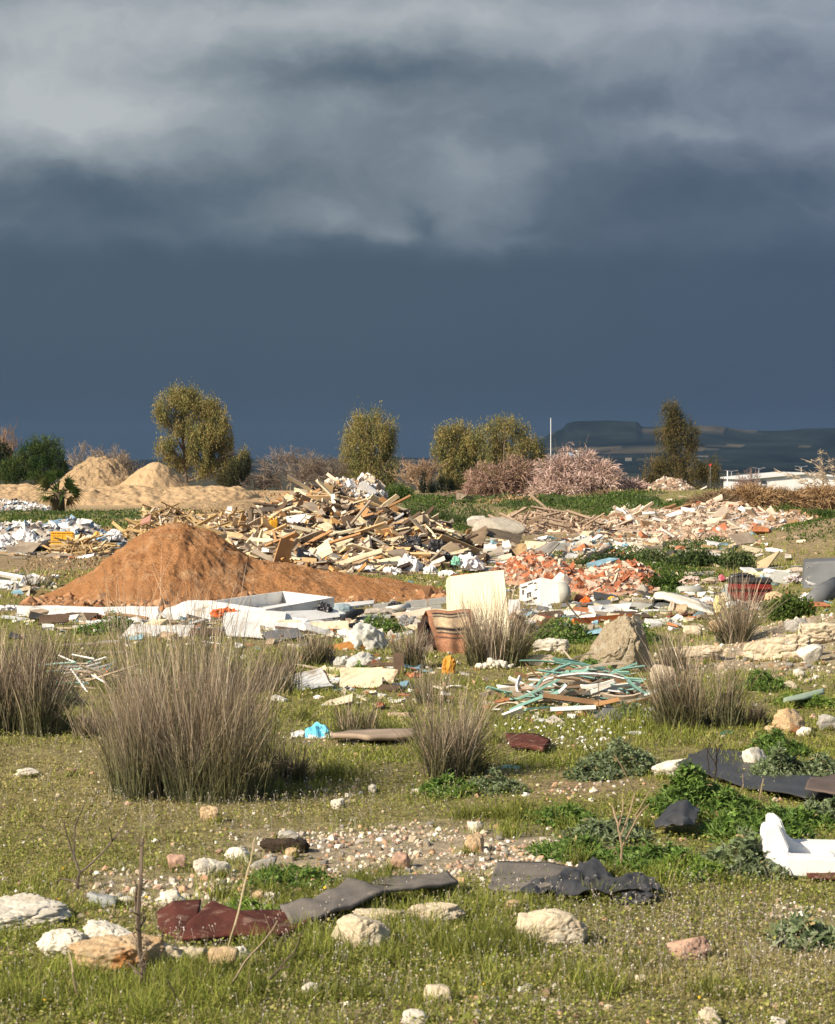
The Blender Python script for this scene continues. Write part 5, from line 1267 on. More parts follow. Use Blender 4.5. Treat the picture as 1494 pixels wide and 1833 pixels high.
def tyre(label, c, r, w_, axis, lying=False):
    e = empty('tyre', c, label, 'tyre'); e.rotation_euler = Vector(axis).to_track_quat('Z', 'Y').to_euler()
    n, m = 36, 12; V = []
    for i in range(n):
        a = i * 2 * math.pi / n
        for j in range(m):
            b = j * 2 * math.pi / m; cr, sr = math.cos(b), math.sin(b)
            rr_ = r - w_ * .55 + w_ * .55 * (abs(cr) ** .6) * (1 if cr > 0 else -1) * (1.0 if cr < 0 else 1 - .02 * (i % 2)); zz = w_ * .5 * (abs(sr) ** .7) * (1 if sr > 0 else -1)
            V.append((rr_ * math.cos(a), rr_ * math.sin(a), zz))
    q = np.array([[i * m + j, ((i + 1) % n) * m + j, ((i + 1) % n) * m + (j + 1) % m, i * m + (j + 1) % m] for i in range(n) for j in range(m)])
    obj('tread', V, q, M_RUBBER, e, smooth=True)
s = 28.6 / F
tyre('small black tyre standing on edge beyond the orange bag', at(1074, 1082, 29), 13 * s, .075, (.25, -.95, .15))
tag(tube('plastic_drum', [at(988, 1078, 29.6), at(1008, 1080, 29.2)], [.075, .085], M_RUBBER, None, 14), 'black plastic tub on its side under the white broken block', 'tub')
o = tube('bucket_ring', [at(1003, 1081, 29), at(1012, 1082, 28.8)], [.088, .088], M_LGREY, None, 16); tag(o, 'grey rimmed bucket mouth facing out beside the black tub', 'bucket')
bag('bright orange plastic bag beyond the white beam', 1048, 1088, 26, 24, 28.4, M_OBAG, 551, 'plastic_bag', 'bag', .5)
bag('yellow foam lump by the black tyre', 1094, 1083, 18, 16, 29, M_YELLOW, 552, 'foam_lump', 'foam', .5)
pl('white_beam', 'long white hollow beam lying behind the orange beam', 'beam', (928, 1096), 27.3, (1132, 1096), 27.0, 8, M_WHITE, .07, 0.)
pslab('panel_board', 'purple-brown board lying on the long white beam', 'board', [(1040, 1104), (1082, 1104), (1090, 1094), (1052, 1096)], [26.4, 26.4, 27.4, 27.4], .02, mat('purple_board', (.24, .13, .12), (.19, .1, .095)))
pslab('orange_beam', 'long orange painted beam in front of the white hollow beam', 'beam', [(1027, 1124), (1131, 1110), (1131, 1098), (1027, 1107)], [24.9, 25.8, 25.9, 25.0], .09, M_OBEAM)
pslab('red_panel', 'rust red panel leaning beside the green weeds', 'panel', [(958, 1127), (991, 1127), (993, 1104), (962, 1099)], [24.6, 24.6, 25.2, 25.2], .03, M_REDB)
bag('dark brown sack beside the refrigerator door', 930, 1130, 24, 32, 24.4, mat('darkbrown_sack', (.09, .06, .045), (.06, .04, .03), rough=.8), 553, 'cloth_sack', 'sack', .5)
# cream open tray and sheets at right of orange beam
pslab('cream_board', 'cream box side standing at the end of the orange beam', 'panel', [(1096, 1131), (1131, 1127), (1131, 1104), (1094, 1114)], [23.9, 24.2, 24.6, 24.3], .025, M_FRIDGE)
pslab('cream_board', 'cream sheet bent away from the box side', 'sheet', [(1131, 1127), (1172, 1122), (1180, 1107), (1131, 1104)], [24.2, 24.8, 25.4, 24.6], .02, M_CREAM, sub=6, warp=.08, seed=4)
bag('crumpled clear film below the tipped mattress', 1196, 1122, 44, 18, 25, M_CLEAR, 555, 'plastic_film', 'plastic film', .6)
pl('timber_board', 'dark red timber under the tipped mattress', 'board', (1196, 1108), 26, (1262, 1102), 26.4, 9, M_REDB, .08, 0.)
for k, (a, b, lab, m) in enumerate([((1094, 1090), (1165, 1086), 'thin white strip beneath the brown batten', M_WHITE), ((1098, 1099), (1178, 1089), 'pale batten lying beside the thin white strip', M_CREAM2), ((1110, 1082), (1172, 1079), 'short white strip beyond the pale batten', M_WHITE)]):
    pl('plastic_strip', lab, 'strip', a, 27.4 + k, b, 27.6 + k, 5, m, .03, .5)
# tipped mattress
def mattress():
    c = [at(1167, 1086, 27.6), at(1180, 1094, 26.8), at(1279, 1102, 26.2), at(1270, 1088, 27.4)]
    e = empty('mattress', c[0], 'white quilted mattress folded with its beige lining showing', 'mattress')
    o_ = np.array(c[0])
    # curved upper pad
    P = [np.array(at(px, py, d)) - o_ for px, py, d in ((1172, 1090, 27.6), (1166, 1078, 27.9), (1171, 1066, 28.1), (1186, 1063, 28.0), (1210, 1070, 27.7), (1240, 1080, 27.2), (1278, 1095, 26.6))]
    V = []; t = .05
    wv = np.array([.10, .75, .03])
    for k, p in enumerate(P):
        for f in np.linspace(0, 1, 7): V.append(p + wv * (f - .3) + np.array([0, 0, .012 * math.sin(f * 9 + k)]))
    n = len(P); N = len(V)
    V2 = [v + np.array([.012, 0, -t]) for v in V]
    q = []
    for k in range(n - 1):
        for j in range(6): a = k * 7 + j; q += [(a, a + 1, a + 8, a + 7), (N + a, N + a + 7, N + a + 8, N + a + 1)]
        q += [(k * 7, k * 7 + 7, N + k * 7 + 7, N + k * 7), (k * 7 + 6, N + k * 7 + 6, N + k * 7 + 13, k * 7 + 13)]
    q += [(j, N + j, N + j + 1, j + 1) for j in range(6)] + [((n - 1) * 7 + j, (n - 1) * 7 + j + 1, N + (n - 1) * 7 + j + 1, N + (n - 1) * 7 + j) for j in range(6)]
    obj('quilted_pad', V + V2, np.array(q), mat('quilt', (.80, .76, .66), (.70, .65, .54), scale=5, rough=.85, bump=.4, bscale=14), e, smooth=True)
    c2 = [np.array(at(px, py, d)) - o_ for px, py, d in ((1184, 1108, 26.6), (1200, 1106, 26.5), (1208, 1078, 27.0), (1198, 1076, 27.2))]
    slab('lining', c2, .03, M_CLOTHB, e, 8, .06, 3)
    c3 = [np.array(at(px, py, d)) - o_ for px, py, d in ((1203, 1102, 26.4), (1228, 1098, 26.4), (1230, 1084, 26.8), (1208, 1080, 27.0))]
    slab('torn_cover', c3, .02, mat('tan_cloth', (.50, .37, .24), (.38, .27, .17), rough=.95), e, 8, .09, 5, .1)
mattress()
bag('white crumpled sheet behind the tipped mattress', 1270, 1084, 40, 16, 28.4, M_WSACK, 556, 'cloth_sheet', 'sheet', .5)
bag('pale yellow sheet against the red bin', 1288, 1098, 24, 34, 26.4, mat('pale_yellow', (.70, .62, .32), (.6, .52, .25)), 557, 'cloth_sheet', 'sheet', .5)
bag('pinkish rag heap behind the grey basin', 1235, 1046, 42, 16, 33.6, mat('pink_rag', (.62, .48, .42), (.5, .38, .33), scale=5), 558, 'rag', 'rag', .6)
bag('pale rag beside the pinkish rag heap', 1270, 1044, 36, 10, 33.8, M_CLOTHB, 559, 'rag', 'rag', .6)
bag('bright pink plastic scrap above the red bin', 1292, 1040, 14, 12, 33.6, mat('pink_plastic', (.66, .16, .2), (.55, .12, .16), rough=.4), 560, 'plastic_scrap', 'scrap', .5, sub=3)
bag('small blue bag on the corner of the red bin', 1366, 1038, 10, 10, 33.4, mat('blue_bag', (.2, .4, .6), (.15, .33, .5), rough=.4), 561, 'plastic_bag', 'bag', .5, sub=3)
# grey basin
def basin():
    d = 31.2; p = at(1234, 1068, d); s = d / F
    e = empty('plastic_basin', p, 'grey upturned basin with a slot and a round drain hole', 'basin')
    n = 28; V = []; prof = [(26, 0), (26, 5), (25, 13), (22, 18), (12, 19.5), (0.01, 19.5)]
    for r_, z_ in prof:
        for i in range(n):
            a = i * 2 * math.pi / n; V.append((r_ * s * math.cos(a), r_ * s * .8 * math.sin(a), z_ * s))
    q = np.array([[k * n + i, k * n + (i + 1) % n, (k + 1) * n + (i + 1) % n, (k + 1) * n + i] for k in range(len(prof) - 1) for i in range(n)])
    obj('shell', V, q, M_LGREY, e, smooth=True)
    yf = lambda x: -.8 * math.sqrt(max(25.6 ** 2 - x ** 2, 0)) * s
    V = []; 
    for k in range(8):
        x = -18 + k * 2.2
        V += [(x * s, yf(x) - .006, 7 * s), (x * s, yf(x) - .006, 11 * s)]
    obj('slot', V, np.array([[2 * k, 2 * k + 2, 2 * k + 3, 2 * k + 1] for k in range(7)]), MATS['slot_dark'], e)
    tube('drain_hole', [(4 * s, yf(4) - .006, 6 * s), (4 * s, yf(4) + .03, 6 * s)], [2.4 * s, 2.4 * s], MATS['slot_dark'], e, 10)
basin()
# red bin lying on its side
def redbin():
    d = 29.0; s = d / F; p = at(1342, 1085, d)
    e = empty('wheeled_bin', p, 'dark red wheeled bin lying with its black rim up', 'bin', None, (0, 0, -.12))
    W_, Dp, H_ = 82 * s, .42, 40 * s
    V = [(-W_ / 2, 0, 0), (W_ * .54, 0, 0), (W_ * .46, 0, H_ * .98), (-W_ * .46, 0, H_)]
    V = V + [(x, Dp, z) for x, _, z in V]
    obj('body', V, [(0, 1, 2, 3), (7, 6, 5, 4), (0, 4, 5, 1), (1, 5, 6, 2), (2, 6, 7, 3), (3, 7, 4, 0)], M_RED, e)
    box('rim', M_RUBBER, e, (W_ * .98, Dp * 1.1, 9 * s), (0, Dp / 2, H_ + 4.6 * s), bevel=.02)
    box('recess_shade', mat('red_shade', (.07, .01, .01), (.05, .008, .008), rough=.5), e, (W_ * .5, .03, H_ * .42), (W_ * .2, -.012, H_ * .36), bevel=.008)  # recess is a darker red box, its shade put into the colour
    box('front_lip', M_RED, e, (W_ * .96, .05, 5 * s), (0, -.026, H_ * .80), bevel=.012)
redbin()
bag('black crumpled bag on top of the red bin', 1330, 1040, 50, 16, 29.4, M_BLACK, 562, 'rubbish_sack', 'sack', .55)
pslab('grey_flap', 'grey plastic flap hanging beside the red bin', 'flap', [(1293, 1084), (1308, 1086), (1308, 1044), (1298, 1046)], [29, 28.8, 29.2, 29.4], .02, M_LGREY, sub=4, warp=.05)
# dark grey fridge on its back and the roll
def greyfridge():
    c = [np.array(at(*p, d)) for p, d in (((1437, 1064), 31.4), ((1530, 1068), 31.0), ((1526, 1003), 31.6), ((1441, 1006), 31.9))]
    e = empty('refrigerator', tuple(c[0]), 'dark grey refrigerator body tipped on the bank', 'refrigerator')
    c = [q - c[0] for q in c]; n = np.array([.12, 1, .05]); n /= np.linalg.norm(n)
    i = [q * .9 + np.mean(c, 0) * .1 for q in c]
    V = [*c] + [q + n * .5 for q in c]
    o = obj('body', V, [(0, 1, 2, 3), (7, 6, 5, 4), (0, 4, 5, 1), (1, 5, 6, 2), (2, 6, 7, 3), (3, 7, 4, 0)], M_GREYP, e)
    slab('door', [q - n * .03 for q in i], .026, M_GREYP, e)
    for k in (.12, .5, .88):
        q = i[3] * (1 - k) + i[0] * k - n * .05; box('bolt', M_LGREY, e, (.02, .02, .02), tuple(q), bevel=.005)
greyfridge()
tag(tube('foam_roll', [at(1452, 1080, 29), at(1472, 1064, 29.3), at(1498, 1052, 29.6)], [.12, .14, .15], M_GREYP, None, 16), 'ribbed grey roll leaning on the dark grey refrigerator', 'roll')
for k in range(5):
    pass
bag('white plastic scraps under the grey roll', 1445, 1078, 34, 18, 29.4, M_WSACK, 563, 'plastic_scrap', 'scrap', .7)
bag('pale rag heap below the white beams', 1420, 1044, 40, 18, 33, mat('lilac_rag', (.62, .55, .54), (.5, .43, .42), scale=5), 564, 'rag', 'rag', .7)

# ------------------------------------------------------------------ white frames and sheets before the soil cone
def tray():
    R4 = [((376, 1076), 26.6), ((475, 1091), 25.4), ((598, 1069), 26.8), ((507, 1058), 28.3)]
    c = [np.array(at(*p, d)) for p, d in R4]
    e = empty('shower_tray', tuple(c[0]), 'white deep shower tray tilted before the soil cone', 'shower tray')
    o_ = c[0]; c = [q - o_ for q in c]; dn = np.array([0, 0, -.19])
    m = sum(c) / 4
    for k, nm in enumerate(('front_wall', 'end_wall', 'back_wall', 'end_wall')):
        a, b = c[k], c[(k + 1) % 4]; ai, bi = a * .94 + m * .06, b * .94 + m * .06
        V = [a, b, bi, ai] + [q + dn for q in (a, b, bi, ai)]
        o = obj(nm, V, [(0, 1, 2, 3), (7, 6, 5, 4), (0, 4, 5, 1), (1, 5, 6, 2), (2, 6, 7, 3), (3, 7, 4, 0)], M_WHITE, e)
        bm = bmesh.new(); bm.from_mesh(o.data); bmesh.ops.recalc_face_normals(bm, faces=bm.faces); bm.to_mesh(o.data); bm.free()
    i = [q * .94 + m * .06 for q in c]
    slab('floor_pan', [q + dn * .75 for q in i], .02, M_WHITE, e)
tray()
def wsheet(lab, px4, d4, th=.03, m=None, nm='white_sheet', cat='sheet', **kw): pslab(nm, lab, cat, px4, d4, th, m or M_WHITE, **kw)
wsheet('long white panel lying along the foot of the soil cone', [(30, 1106), (160, 1108), (172, 1088), (30, 1082)], [26.4, 26.4, 26.7, 26.9], .05, sub=8, warp=.04, seed=1)
wsheet('second long white panel overlapping the first before the soil cone', [(76, 1107), (272, 1105), (284, 1085), (92, 1087)], [25.9, 26.0, 26.3, 26.2], .05, sub=8, warp=.03, seed=2)
wsheet('dirty white sheet bending up beside the shower tray', [(282, 1104), (374, 1116), (380, 1076), (296, 1082)], [26.0, 25.4, 26.0, 26.4], .03, sub=8, warp=.08, seed=3)
wsheet('cream flat panel lying in the grass beneath the dirty white sheet', [(212, 1141), (338, 1142), (348, 1117), (236, 1118)], [23.0, 23.0, 23.4, 23.4], .03, M_WHITE, 'flat_panel', 'panel', sub=4, warp=.03, seed=4)
wsheet('dark underside board below the long white panels', [(66, 1114), (190, 1110), (192, 1103), (68, 1104)], [25.4, 25.6, 26.2, 26.2], .03, M_DARKW, 'dark_board', 'board')
pl(T, 'brown bent batten across the second white panel', 'batten', (190, 1100), 25.4, (264, 1107), 25.0, 5, M_BROWNW, .03, .4, nseg=3, bend=.02)
wsheet('white box panel in front of the black bag', [(508, 1116), (608, 1104), (606, 1090), (510, 1094)], [24.6, 25.4, 25.8, 25.1], .05, M_WHITE, 'box_panel', 'panel', sub=2)
wsheet('white long panel lying behind the slate blue cushion', [(590, 1090), (668, 1080), (670, 1074), (596, 1080)], [27.2, 28.2, 28.6, 27.8], .08, M_WHITE, 'box_panel', 'panel')
wsheet('white flat sheet under the black bag', [(512, 1126), (572, 1126), (580, 1110), (520, 1110)], [24, 24, 25.4, 25.4], .03, sub=3, warp=.03)
wsheet('white sheet in the rushes below the shower tray', [(398, 1122), (508, 1120), (512, 1094), (400, 1096)], [24.2, 24.3, 25.0, 25.0], .03, sub=4, warp=.03, seed=6)
bag('bright orange cloth crumpled under the shower tray', 402, 1106, 56, 20, 25.2, M_OBAG, 570, 'cloth_sheet', 'cloth', .5)
bag('black crumpled sack on the white box panel', 577, 1102, 40, 26, 25.6, M_BLACK, 571, 'rubbish_sack', 'sack', .5)
bag('slate blue cushion between white panels', 616, 1098, 40, 18, 26.2, M_SLATE, 572, 'cushion', 'cushion', .2)
tag(tube('foam_tube', [at(606, 1120, 24.6), at(618, 1106, 25), at(632, 1098, 25.4), at(648, 1094, 25.6)], [.035, .045, .05, .03], M_RUBBER, None, 10), 'thick black rubber tube curving over the white panels', 'tube')
tag(tube('foam_tube', [at(596, 1128, 24.2), at(622, 1123, 24.2), at(640, 1118, 24.4)], [.035, .04, .03], M_RUBBER, None, 10), 'second black tube lying below the curving one', 'tube')
tag(tube('foam_tube', [at(672, 1134, 23.6), at(696, 1129, 23.8), at(716, 1122, 24)], [.035, .04, .03], M_RUBBER, None, 10), 'black tube in the weeds beside the clear bag', 'tube')
bag('flat greige sack on the ground behind the dark weeds', 682, 1102, 72, 14, 26, mat('greige_sack', (.42, .37, .31), (.34, .3, .25), scale=4), 573, 'cloth_sack', 'sack', .3)
for k, (a, b, lab) in enumerate([((668, 1088), (708, 1082), 'grey breeze block behind the greige sack'), ((725, 1082), (764, 1078), 'grey breeze block first in the row beside the refrigerator door'), ((766, 1078), (804, 1073), 'grey breeze block second in the row beside the refrigerator door'), ((728, 1094), (790, 1088), 'grey breeze block in the lower course by the refrigerator door')]):
    d = 27.2 if k < 3 else 26.6
    p0, p1 = at(a[0], a[1], d), at(b[0], b[1], d)
    e = plank('breeze_block', lab, 'block', p0, p1, .16, 10 * d / F, M_BLOCK, 'breeze blocks by the refrigerator door', roll=0.)
tag(tube('foam_roll', [at(692, 1092, 26.6), at(732, 1086, 26.8)], [.04, .045], mat('white_foam', (.76, .72, .64), (.66, .62, .54)), None, 9), 'off-white foam roll between the breeze blocks', 'roll')
bag('small black sack wedged on the breeze blocks', 706, 1090, 26, 14, 26.8, M_BLACK, 574, 'rubbish_sack', 'sack', .5)
bag('white plastic litter beside the breeze blocks', 735, 1106, 40, 14, 25.6, M_WSACK, 575, 'plastic_scrap', 'scrap', .8)
bag('grey rubbish tangle beside the blanket chair', 730, 1122, 50, 22, 24.6, mat('grey_tangle', (.30, .30, .30), (.12, .12, .12), scale=9), 576, 'rubbish_tangle', 'rubbish', .8)
wsheet('white flat board lying before the blanket chair', [(672, 1152), (742, 1150), (738, 1130), (680, 1132)], [22.4, 22.5, 23.8, 23.8], .02, sub=4, warp=.03, seed=8)
wsheet('white board partly under the grey tangle', [(716, 1122), (758, 1122), (756, 1106), (722, 1108)], [24.4, 24.4, 25.6, 25.6], .02, sub=3, warp=.03)
bag('tall clear plastic bag slumped beside the orange carpet roll', 655, 1172, 84, 58, 21.6, M_CLEAR, 577, 'plastic_bag', 'bag', .29, sub=5)
tag(tube('carpet_roll', [at(592, 1168, 21.6), at(625, 1162, 21.5), at(658, 1164, 21.5)], [.07, .08, .07], mat('rust_carpet', (.42, .20, .06), (.3, .13, .035), scale=16, rough=1, bump=.8, bscale=60), None, 12), 'shaggy rust orange carpet roll in the grass', 'carpet')
bag('rounded cream plastic sheet before the carpet roll', 650, 1206, 66, 40, 19.6, M_CLEAR, 578, 'plastic_sheet', 'sheet', .25, sub=5)
bag('white torn film beside the rounded cream sheet', 612, 1205, 34, 32, 19.7, M_CLEAR, 579, 'plastic_film', 'plastic film', .6)
wsheet('cream sheet lying behind the dark wooden post', [(640, 1212), (704, 1210), (706, 1180), (660, 1182)], [19.4, 19.5, 20.6, 20.6], .02, M_CREAM, 'cream_sheet', 'sheet', sub=6, warp=.06)
pl(T, 'pale plank sloping down from the dark wooden post', 'plank', (724, 1192), 20, (762, 1216), 19, 12, M_CREAM2, .03, .6)
pl('timber_post', 'dark wooden post standing in the grass', 'post', (714, 1222), 18.8, (713, 1172), 19.0, 18, M_DARKW, .08, 0., chip=.01)
pl('metal_strip', 'dark curved strip arching to the wooden post', 'strip', (622, 1206), 19.2, (706, 1190), 19.0, 6, M_DARKW, .03, .3, nseg=6, bend=.07)
pl(T, 'grey beam lying under the dark post', 'beam', (682, 1226), 18.4, (760, 1214), 18.8, 7, M_GREYW, .05, .3)
pl(T, 'tan curled board at the foot of the dark post', 'board', (664, 1204), 19.2, (716, 1219), 18.8, 14, M_MDF, .02, .5, nseg=4, bend=.05)
STR = [((516, 1190), (606, 1208), M_GREYW, 8, 'widest grey slat beside the big rush clump'), ((516, 1198), (590, 1204), M_DARKW, 5, 'dark slat beside the big rush clump'), ((520, 1206), (606, 1212), M_CREAM2, 5, 'pale slat beneath the widest grey slat'), ((514, 1214), (600, 1218), M_GREYW, 5, 'thin grey slat beneath the pale slat'),
       ((535, 1222), (598, 1217), M_WHITE, 5, 'white strip beneath the grey slats'), ((560, 1226), (640, 1238), M_WHITE, 6, 'longest white strip lying in the grass by the slats'), ((620, 1222), (634, 1238), M_WHITE, 9, 'short white strip end up in the grass'), ((660, 1218), (700, 1234), M_CREAM2, 5, 'pale strip in the grass beneath the post'), ((700, 1238), (748, 1228), M_CREAM2, 5, 'pale strip near the thin straw stems')]
for a, b, m, w_, lab in STR: pl('wooden_lath', lab, 'slat', a, D(a[1] + 3), b, D(b[1] + 3), w_, m, .02, .5, nseg=3, bend=.015)
for k, (a, b, lab) in enumerate([((112, 1155), (208, 1150), 'pale batten lying in the grass between two rush clumps'), ((100, 1170), (230, 1168), 'long thin batten beneath the pale batten'), ((92, 1174), (128, 1190), 'grey stick beside the dark rush clump'), ((130, 1122), (196, 1120), 'thin white strip in the grass below the dark board'), ((100, 1125), (170, 1124), 'pale strip beneath the dark board'), ((176, 1150), (212, 1148), 'short white strip by the big rush clump')]):
    pl('wooden_batten', lab, 'batten', a, D(a[1] + 3), b, D(b[1] + 3), 4, [M_CREAM2, M_GREYW, M_GREYW, M_WHITE, M_CREAM2, M_WHITE][k], .02, .5, nseg=2)
# pile of grey twigs and teal scraps between the rushes
for k in range(34):
    rg = np.random.default_rng(700 + k); px = rg.uniform(100, 205); py = rg.uniform(1196, 1236); d = D(py); L_ = rg.uniform(.15, .55); a = rg.uniform(-1.25, 1.25)
    c = gnd(px, py); dr = Vector((math.cos(a), math.sin(a) * 1.2, rg.normal() * .22)).normalized(); c.z += rg.uniform(.02, .12)
    m = M_TEAL if k % 6 == 0 else [M_GREYW, M_CREAM2, M_WHITE][k % 3]
    plank('stick', 'teal plastic sliver in the stick pile between the rushes' if m is M_TEAL else ['weathered grey stick in the pile between two rush clumps', 'pale stick in the pile between two rush clumps', 'whitish stick in the pile between two rush clumps'][k % 3], 'stick', c - dr * L_ / 2, c + dr * L_ / 2, .018, .012, m, 'teal slivers in the stick pile' if m is M_TEAL else ['grey sticks between rushes', 'pale sticks between rushes', 'whitish sticks between rushes'][k % 3], roll=.6)
# white frames at the picture edge
def frame(lab, px4, d4, wdt, th):
    c = [np.array(at(*p, d)) for p, d in zip(px4, d4)]; e = empty('window_frame', tuple(c[0]), lab, 'window frame'); o_ = c[0]
    for k, nm in enumerate(('bottom_rail', 'stile', 'top_rail', 'stile')):
        V, Fq = bar(c[k] - o_, c[(k + 1) % 4] - o_, wdt, th, .6); obj(nm, V, Fq, M_WHITE, e)
frame('white window frame lying at the soil cone foot, dark inside', [(-30, 1040), (36, 1046), (46, 1036), (-20, 1024)], [33.6, 33.2, 34.6, 35.4], .06, .06)
wsheet('dark pane under the lying white window frame', [(-28, 1046), (36, 1050), (40, 1040), (-22, 1032)], [33.2, 32.8, 34, 34.6], .02, M_GREYP, 'dark_glass_sheet', 'pane')
frame('white peaked frame leaning on the edge of the soil cone', [(36, 1049), (86, 1040), (58, 1030), (42, 1036)], [32.6, 32.8, 33.2, 33], .05, .05)
wsheet('white board behind the peaked white frame', [(38, 1050), (82, 1041), (58, 1031), (44, 1038)], [33, 33.2, 33.6, 33.4], .02)
wsheet('pale grey cloth hanging over the frames', [(18, 1082), (44, 1080), (58, 1049), (26, 1048)], [28.8, 28.8, 31.8, 32.2], .02, mat('grey_cloth', (.55, .50, .44), (.42, .37, .32), scale=5), 'cloth', 'cloth', sub=10, warp=.15, edge=.08, seed=4)
bag('white litter under the pale grey cloth', 12, 1096, 44, 14, 27.4, M_WSACK, 590, 'plastic_scrap', 'scrap', .7)
bag('white bag beneath the lying window frame', 10, 1058, 34, 14, 32, M_WSACK, 591, 'plastic_bag', 'bag', .6)

# ------------------------------------------------------------------ chair under the woven blanket
def chair():
    d = 21.6; b = at(797, 1160, d); s = d / F
    e = empty('armchair', (b.x, d, h1(b.x, d)), 'dark brown low armchair hidden under the striped blanket', 'armchair')
    m = mat('brown_fabric', (.085, .05, .038), (.06, .035, .028), rough=.95)
    zt = at(797, 1098, d).z - h1(b.x, d)
    box('seat', m, e, (84 * s, .40, zt * .55), (0, .12, zt * .28), bevel=.03)
    box('backrest', m, e, (84 * s, .14, zt * .5), (0, .34, zt * .74), bevel=.04)
    for sx in (-1, 1): box('armrest', m, e, (.09, .42, zt * .78), (sx * 42 * s, .11, zt * .39), bevel=.03)
chair()
def blanket():
    d = 21.3
    rows = [((756, 1104), (846, 1096), .14), ((762, 1092), (842, 1090), .0), ((766, 1102), (847, 1100), -.14), ((768, 1118), (852, 1116), -.19), ((776, 1136), (856, 1136), -.23), ((780, 1156), (852, 1150), -.25), ((788, 1178), (856, 1164), -.24)]
    n = 26; V = []; C = []
    m = len(rows)
    K = 40
    for f in np.linspace(0, m - 1, K):
        i = min(int(f), m - 2); t = f - i
        A = np.array(at(*rows[i][0], d + rows[i][2])) * (1 - t) + np.array(at(*rows[i + 1][0], d + rows[i + 1][2])) * t
        B = np.array(at(*rows[i][1], d + rows[i][2])) * (1 - t) + np.array(at(*rows[i + 1][1], d + rows[i + 1][2])) * t
        for u in np.linspace(0, 1, n):
            p = A * (1 - u) + B * u + np.array([0, -.03, 0]) * math.sin(u * math.pi) + np.array([0, -.018 * math.sin(u * 14 + f * .6), .006 * math.sin(u * 9)])
            V.append(p)
            g = f / (m - 1)
            col = np.array((.36, .18, .105))
            if g < .16: col = np.array((.40, .27, .07)) if .35 < u < .85 else np.array((.38, .16, .09))
            for lo, hi, cc in ((.27, .31, (.03, .025, .025)), (.31, .335, (.45, .36, .24)), (.335, .375, (.03, .025, .025)), (.375, .56, (.50, .37, .24)), (.56, .60, (.03, .025, .025)), (.60, .63, (.42, .3, .2)), (.63, .66, (.03, .025, .025)), (.70, .73, (.05, .04, .035))):
                if lo <= g < hi and .1 < u < .80 + .1 * math.sin(f): col = np.array(cc)
            C.append(col * (.85 + .3 * random.random()))
    V = np.array(V); N = len(V); o_ = V[0].copy()
    i, j = np.meshgrid(np.arange(K - 1), np.arange(n - 1), indexing='ij'); a = (i * n + j).ravel(); Q = np.stack([a, a + n, a + n + 1, a + 1], 1)
    V2 = V + np.array([0, .012, -.004])
    o = obj('woven_blanket', np.concatenate([V, V2]) - o_[None], [np.concatenate([Q, Q[:, ::-1] + N])], mat('woven', None, scale=40, var=.25, rough=1, bump=.5, bscale=120, bdist=.01), None, tuple(o_), cols=np.array(C + C), smooth=True)
    tag(o, 'orange-brown woven blanket with black and cream bands draped over the armchair', 'blanket')
blanket()
bag('crumpled orange-yellow can standing below the blanket', 803, 1208, 26, 36, 19.0, mat('amber_plastic', (.62, .30, .035), (.45, .2, .03), scale=9, rough=.5, c3=(.3, .2, .1), s3=9), 592, 'plastic_can', 'can', .4, depth=.7)

# scattered sheets and scraps of the litter band: each one its own object
SCR = [(M_WHITE, 'white panel scrap'), (M_WSACK, 'white film scrap'), (M_CREAM, 'cream board scrap'), (M_CLOTHB, 'beige cloth scrap'), (M_GREYW, 'grey board scrap'), (M_DARKW, 'dark board scrap'), (M_GREYP, 'charcoal sheet scrap'), (M_CARDB, 'cardboard scrap'), (M_LGREY, 'grey plastic scrap')]
SZ = [('between the shower tray and the blanket chair', 560, 1128, 170, 16, 34, [0, 0, 1, 2, 3, 5, 6, 8]), ('in front of the timber pile foot', 800, 1018, 110, 12, 22, [1, 1, 2, 3, 6, 7]), ('on the flat ground behind the brick rubble', 960, 985, 90, 14, 30, [0, 2, 3, 4, 4, 7, 8]), ('beside the orange beam and tipped mattress', 1110, 1100, 110, 14, 30, [0, 1, 2, 4, 5, 6, 8]),
      ('around the red bin and white beams', 1400, 1036, 80, 12, 20, [0, 1, 2, 3, 8]), ('in the grass before the dark wooden post', 620, 1212, 90, 22, 22, [0, 2, 4, 4, 5]), ('over the waste ground by the pointed board', 1240, 990, 120, 12, 26, [1, 2, 3, 4, 7]), ('along the foot of the soil cone', 170, 1112, 120, 10, 20, [0, 0, 2, 4, 5]), ('before the white bag heap', 120, 996, 90, 6, 16, [1, 4, 7])]
rg = np.random.default_rng(612)
for zn, cx, cy, sx, sy, n, ks in SZ:
    for i in range(n):
        px, py = cx + np.clip(rg.normal(), -1.8, 1.8) * sx * .7, cy + np.clip(rg.normal(), -1.8, 1.8) * sy * .7
        k = int(rg.choice(ks)); m, lab = SCR[k]; g = gnd(px, py); w_ = rg.uniform(.12, .42) * (.6 + g.y / 60); h_ = w_ * rg.uniform(.3, .8); a = rg.uniform(-.7, .7); tl = abs(rg.normal()) * .28
        u_ = np.array([math.cos(a), math.sin(a), rg.normal() * .12]); v_ = np.array([-math.sin(a) * math.cos(tl), math.cos(a) * math.cos(tl), math.sin(tl)]); c = np.array(g) + np.array([0, 0, .02])
        o = slab('scrap', [c - u_ * w_ / 2, c + u_ * w_ / 2, c + u_ * w_ / 2 + v_ * h_, c - u_ * w_ / 2 + v_ * h_], rg.uniform(.004, .03), m, None, 5, .05 if k in (1, 3) else .015, int(rg.integers(999)), .12 if k in (1, 3, 7) else .05)
        tag(o, '%s %s' % (lab, zn), 'scrap', '%ss %s' % (lab, zn))
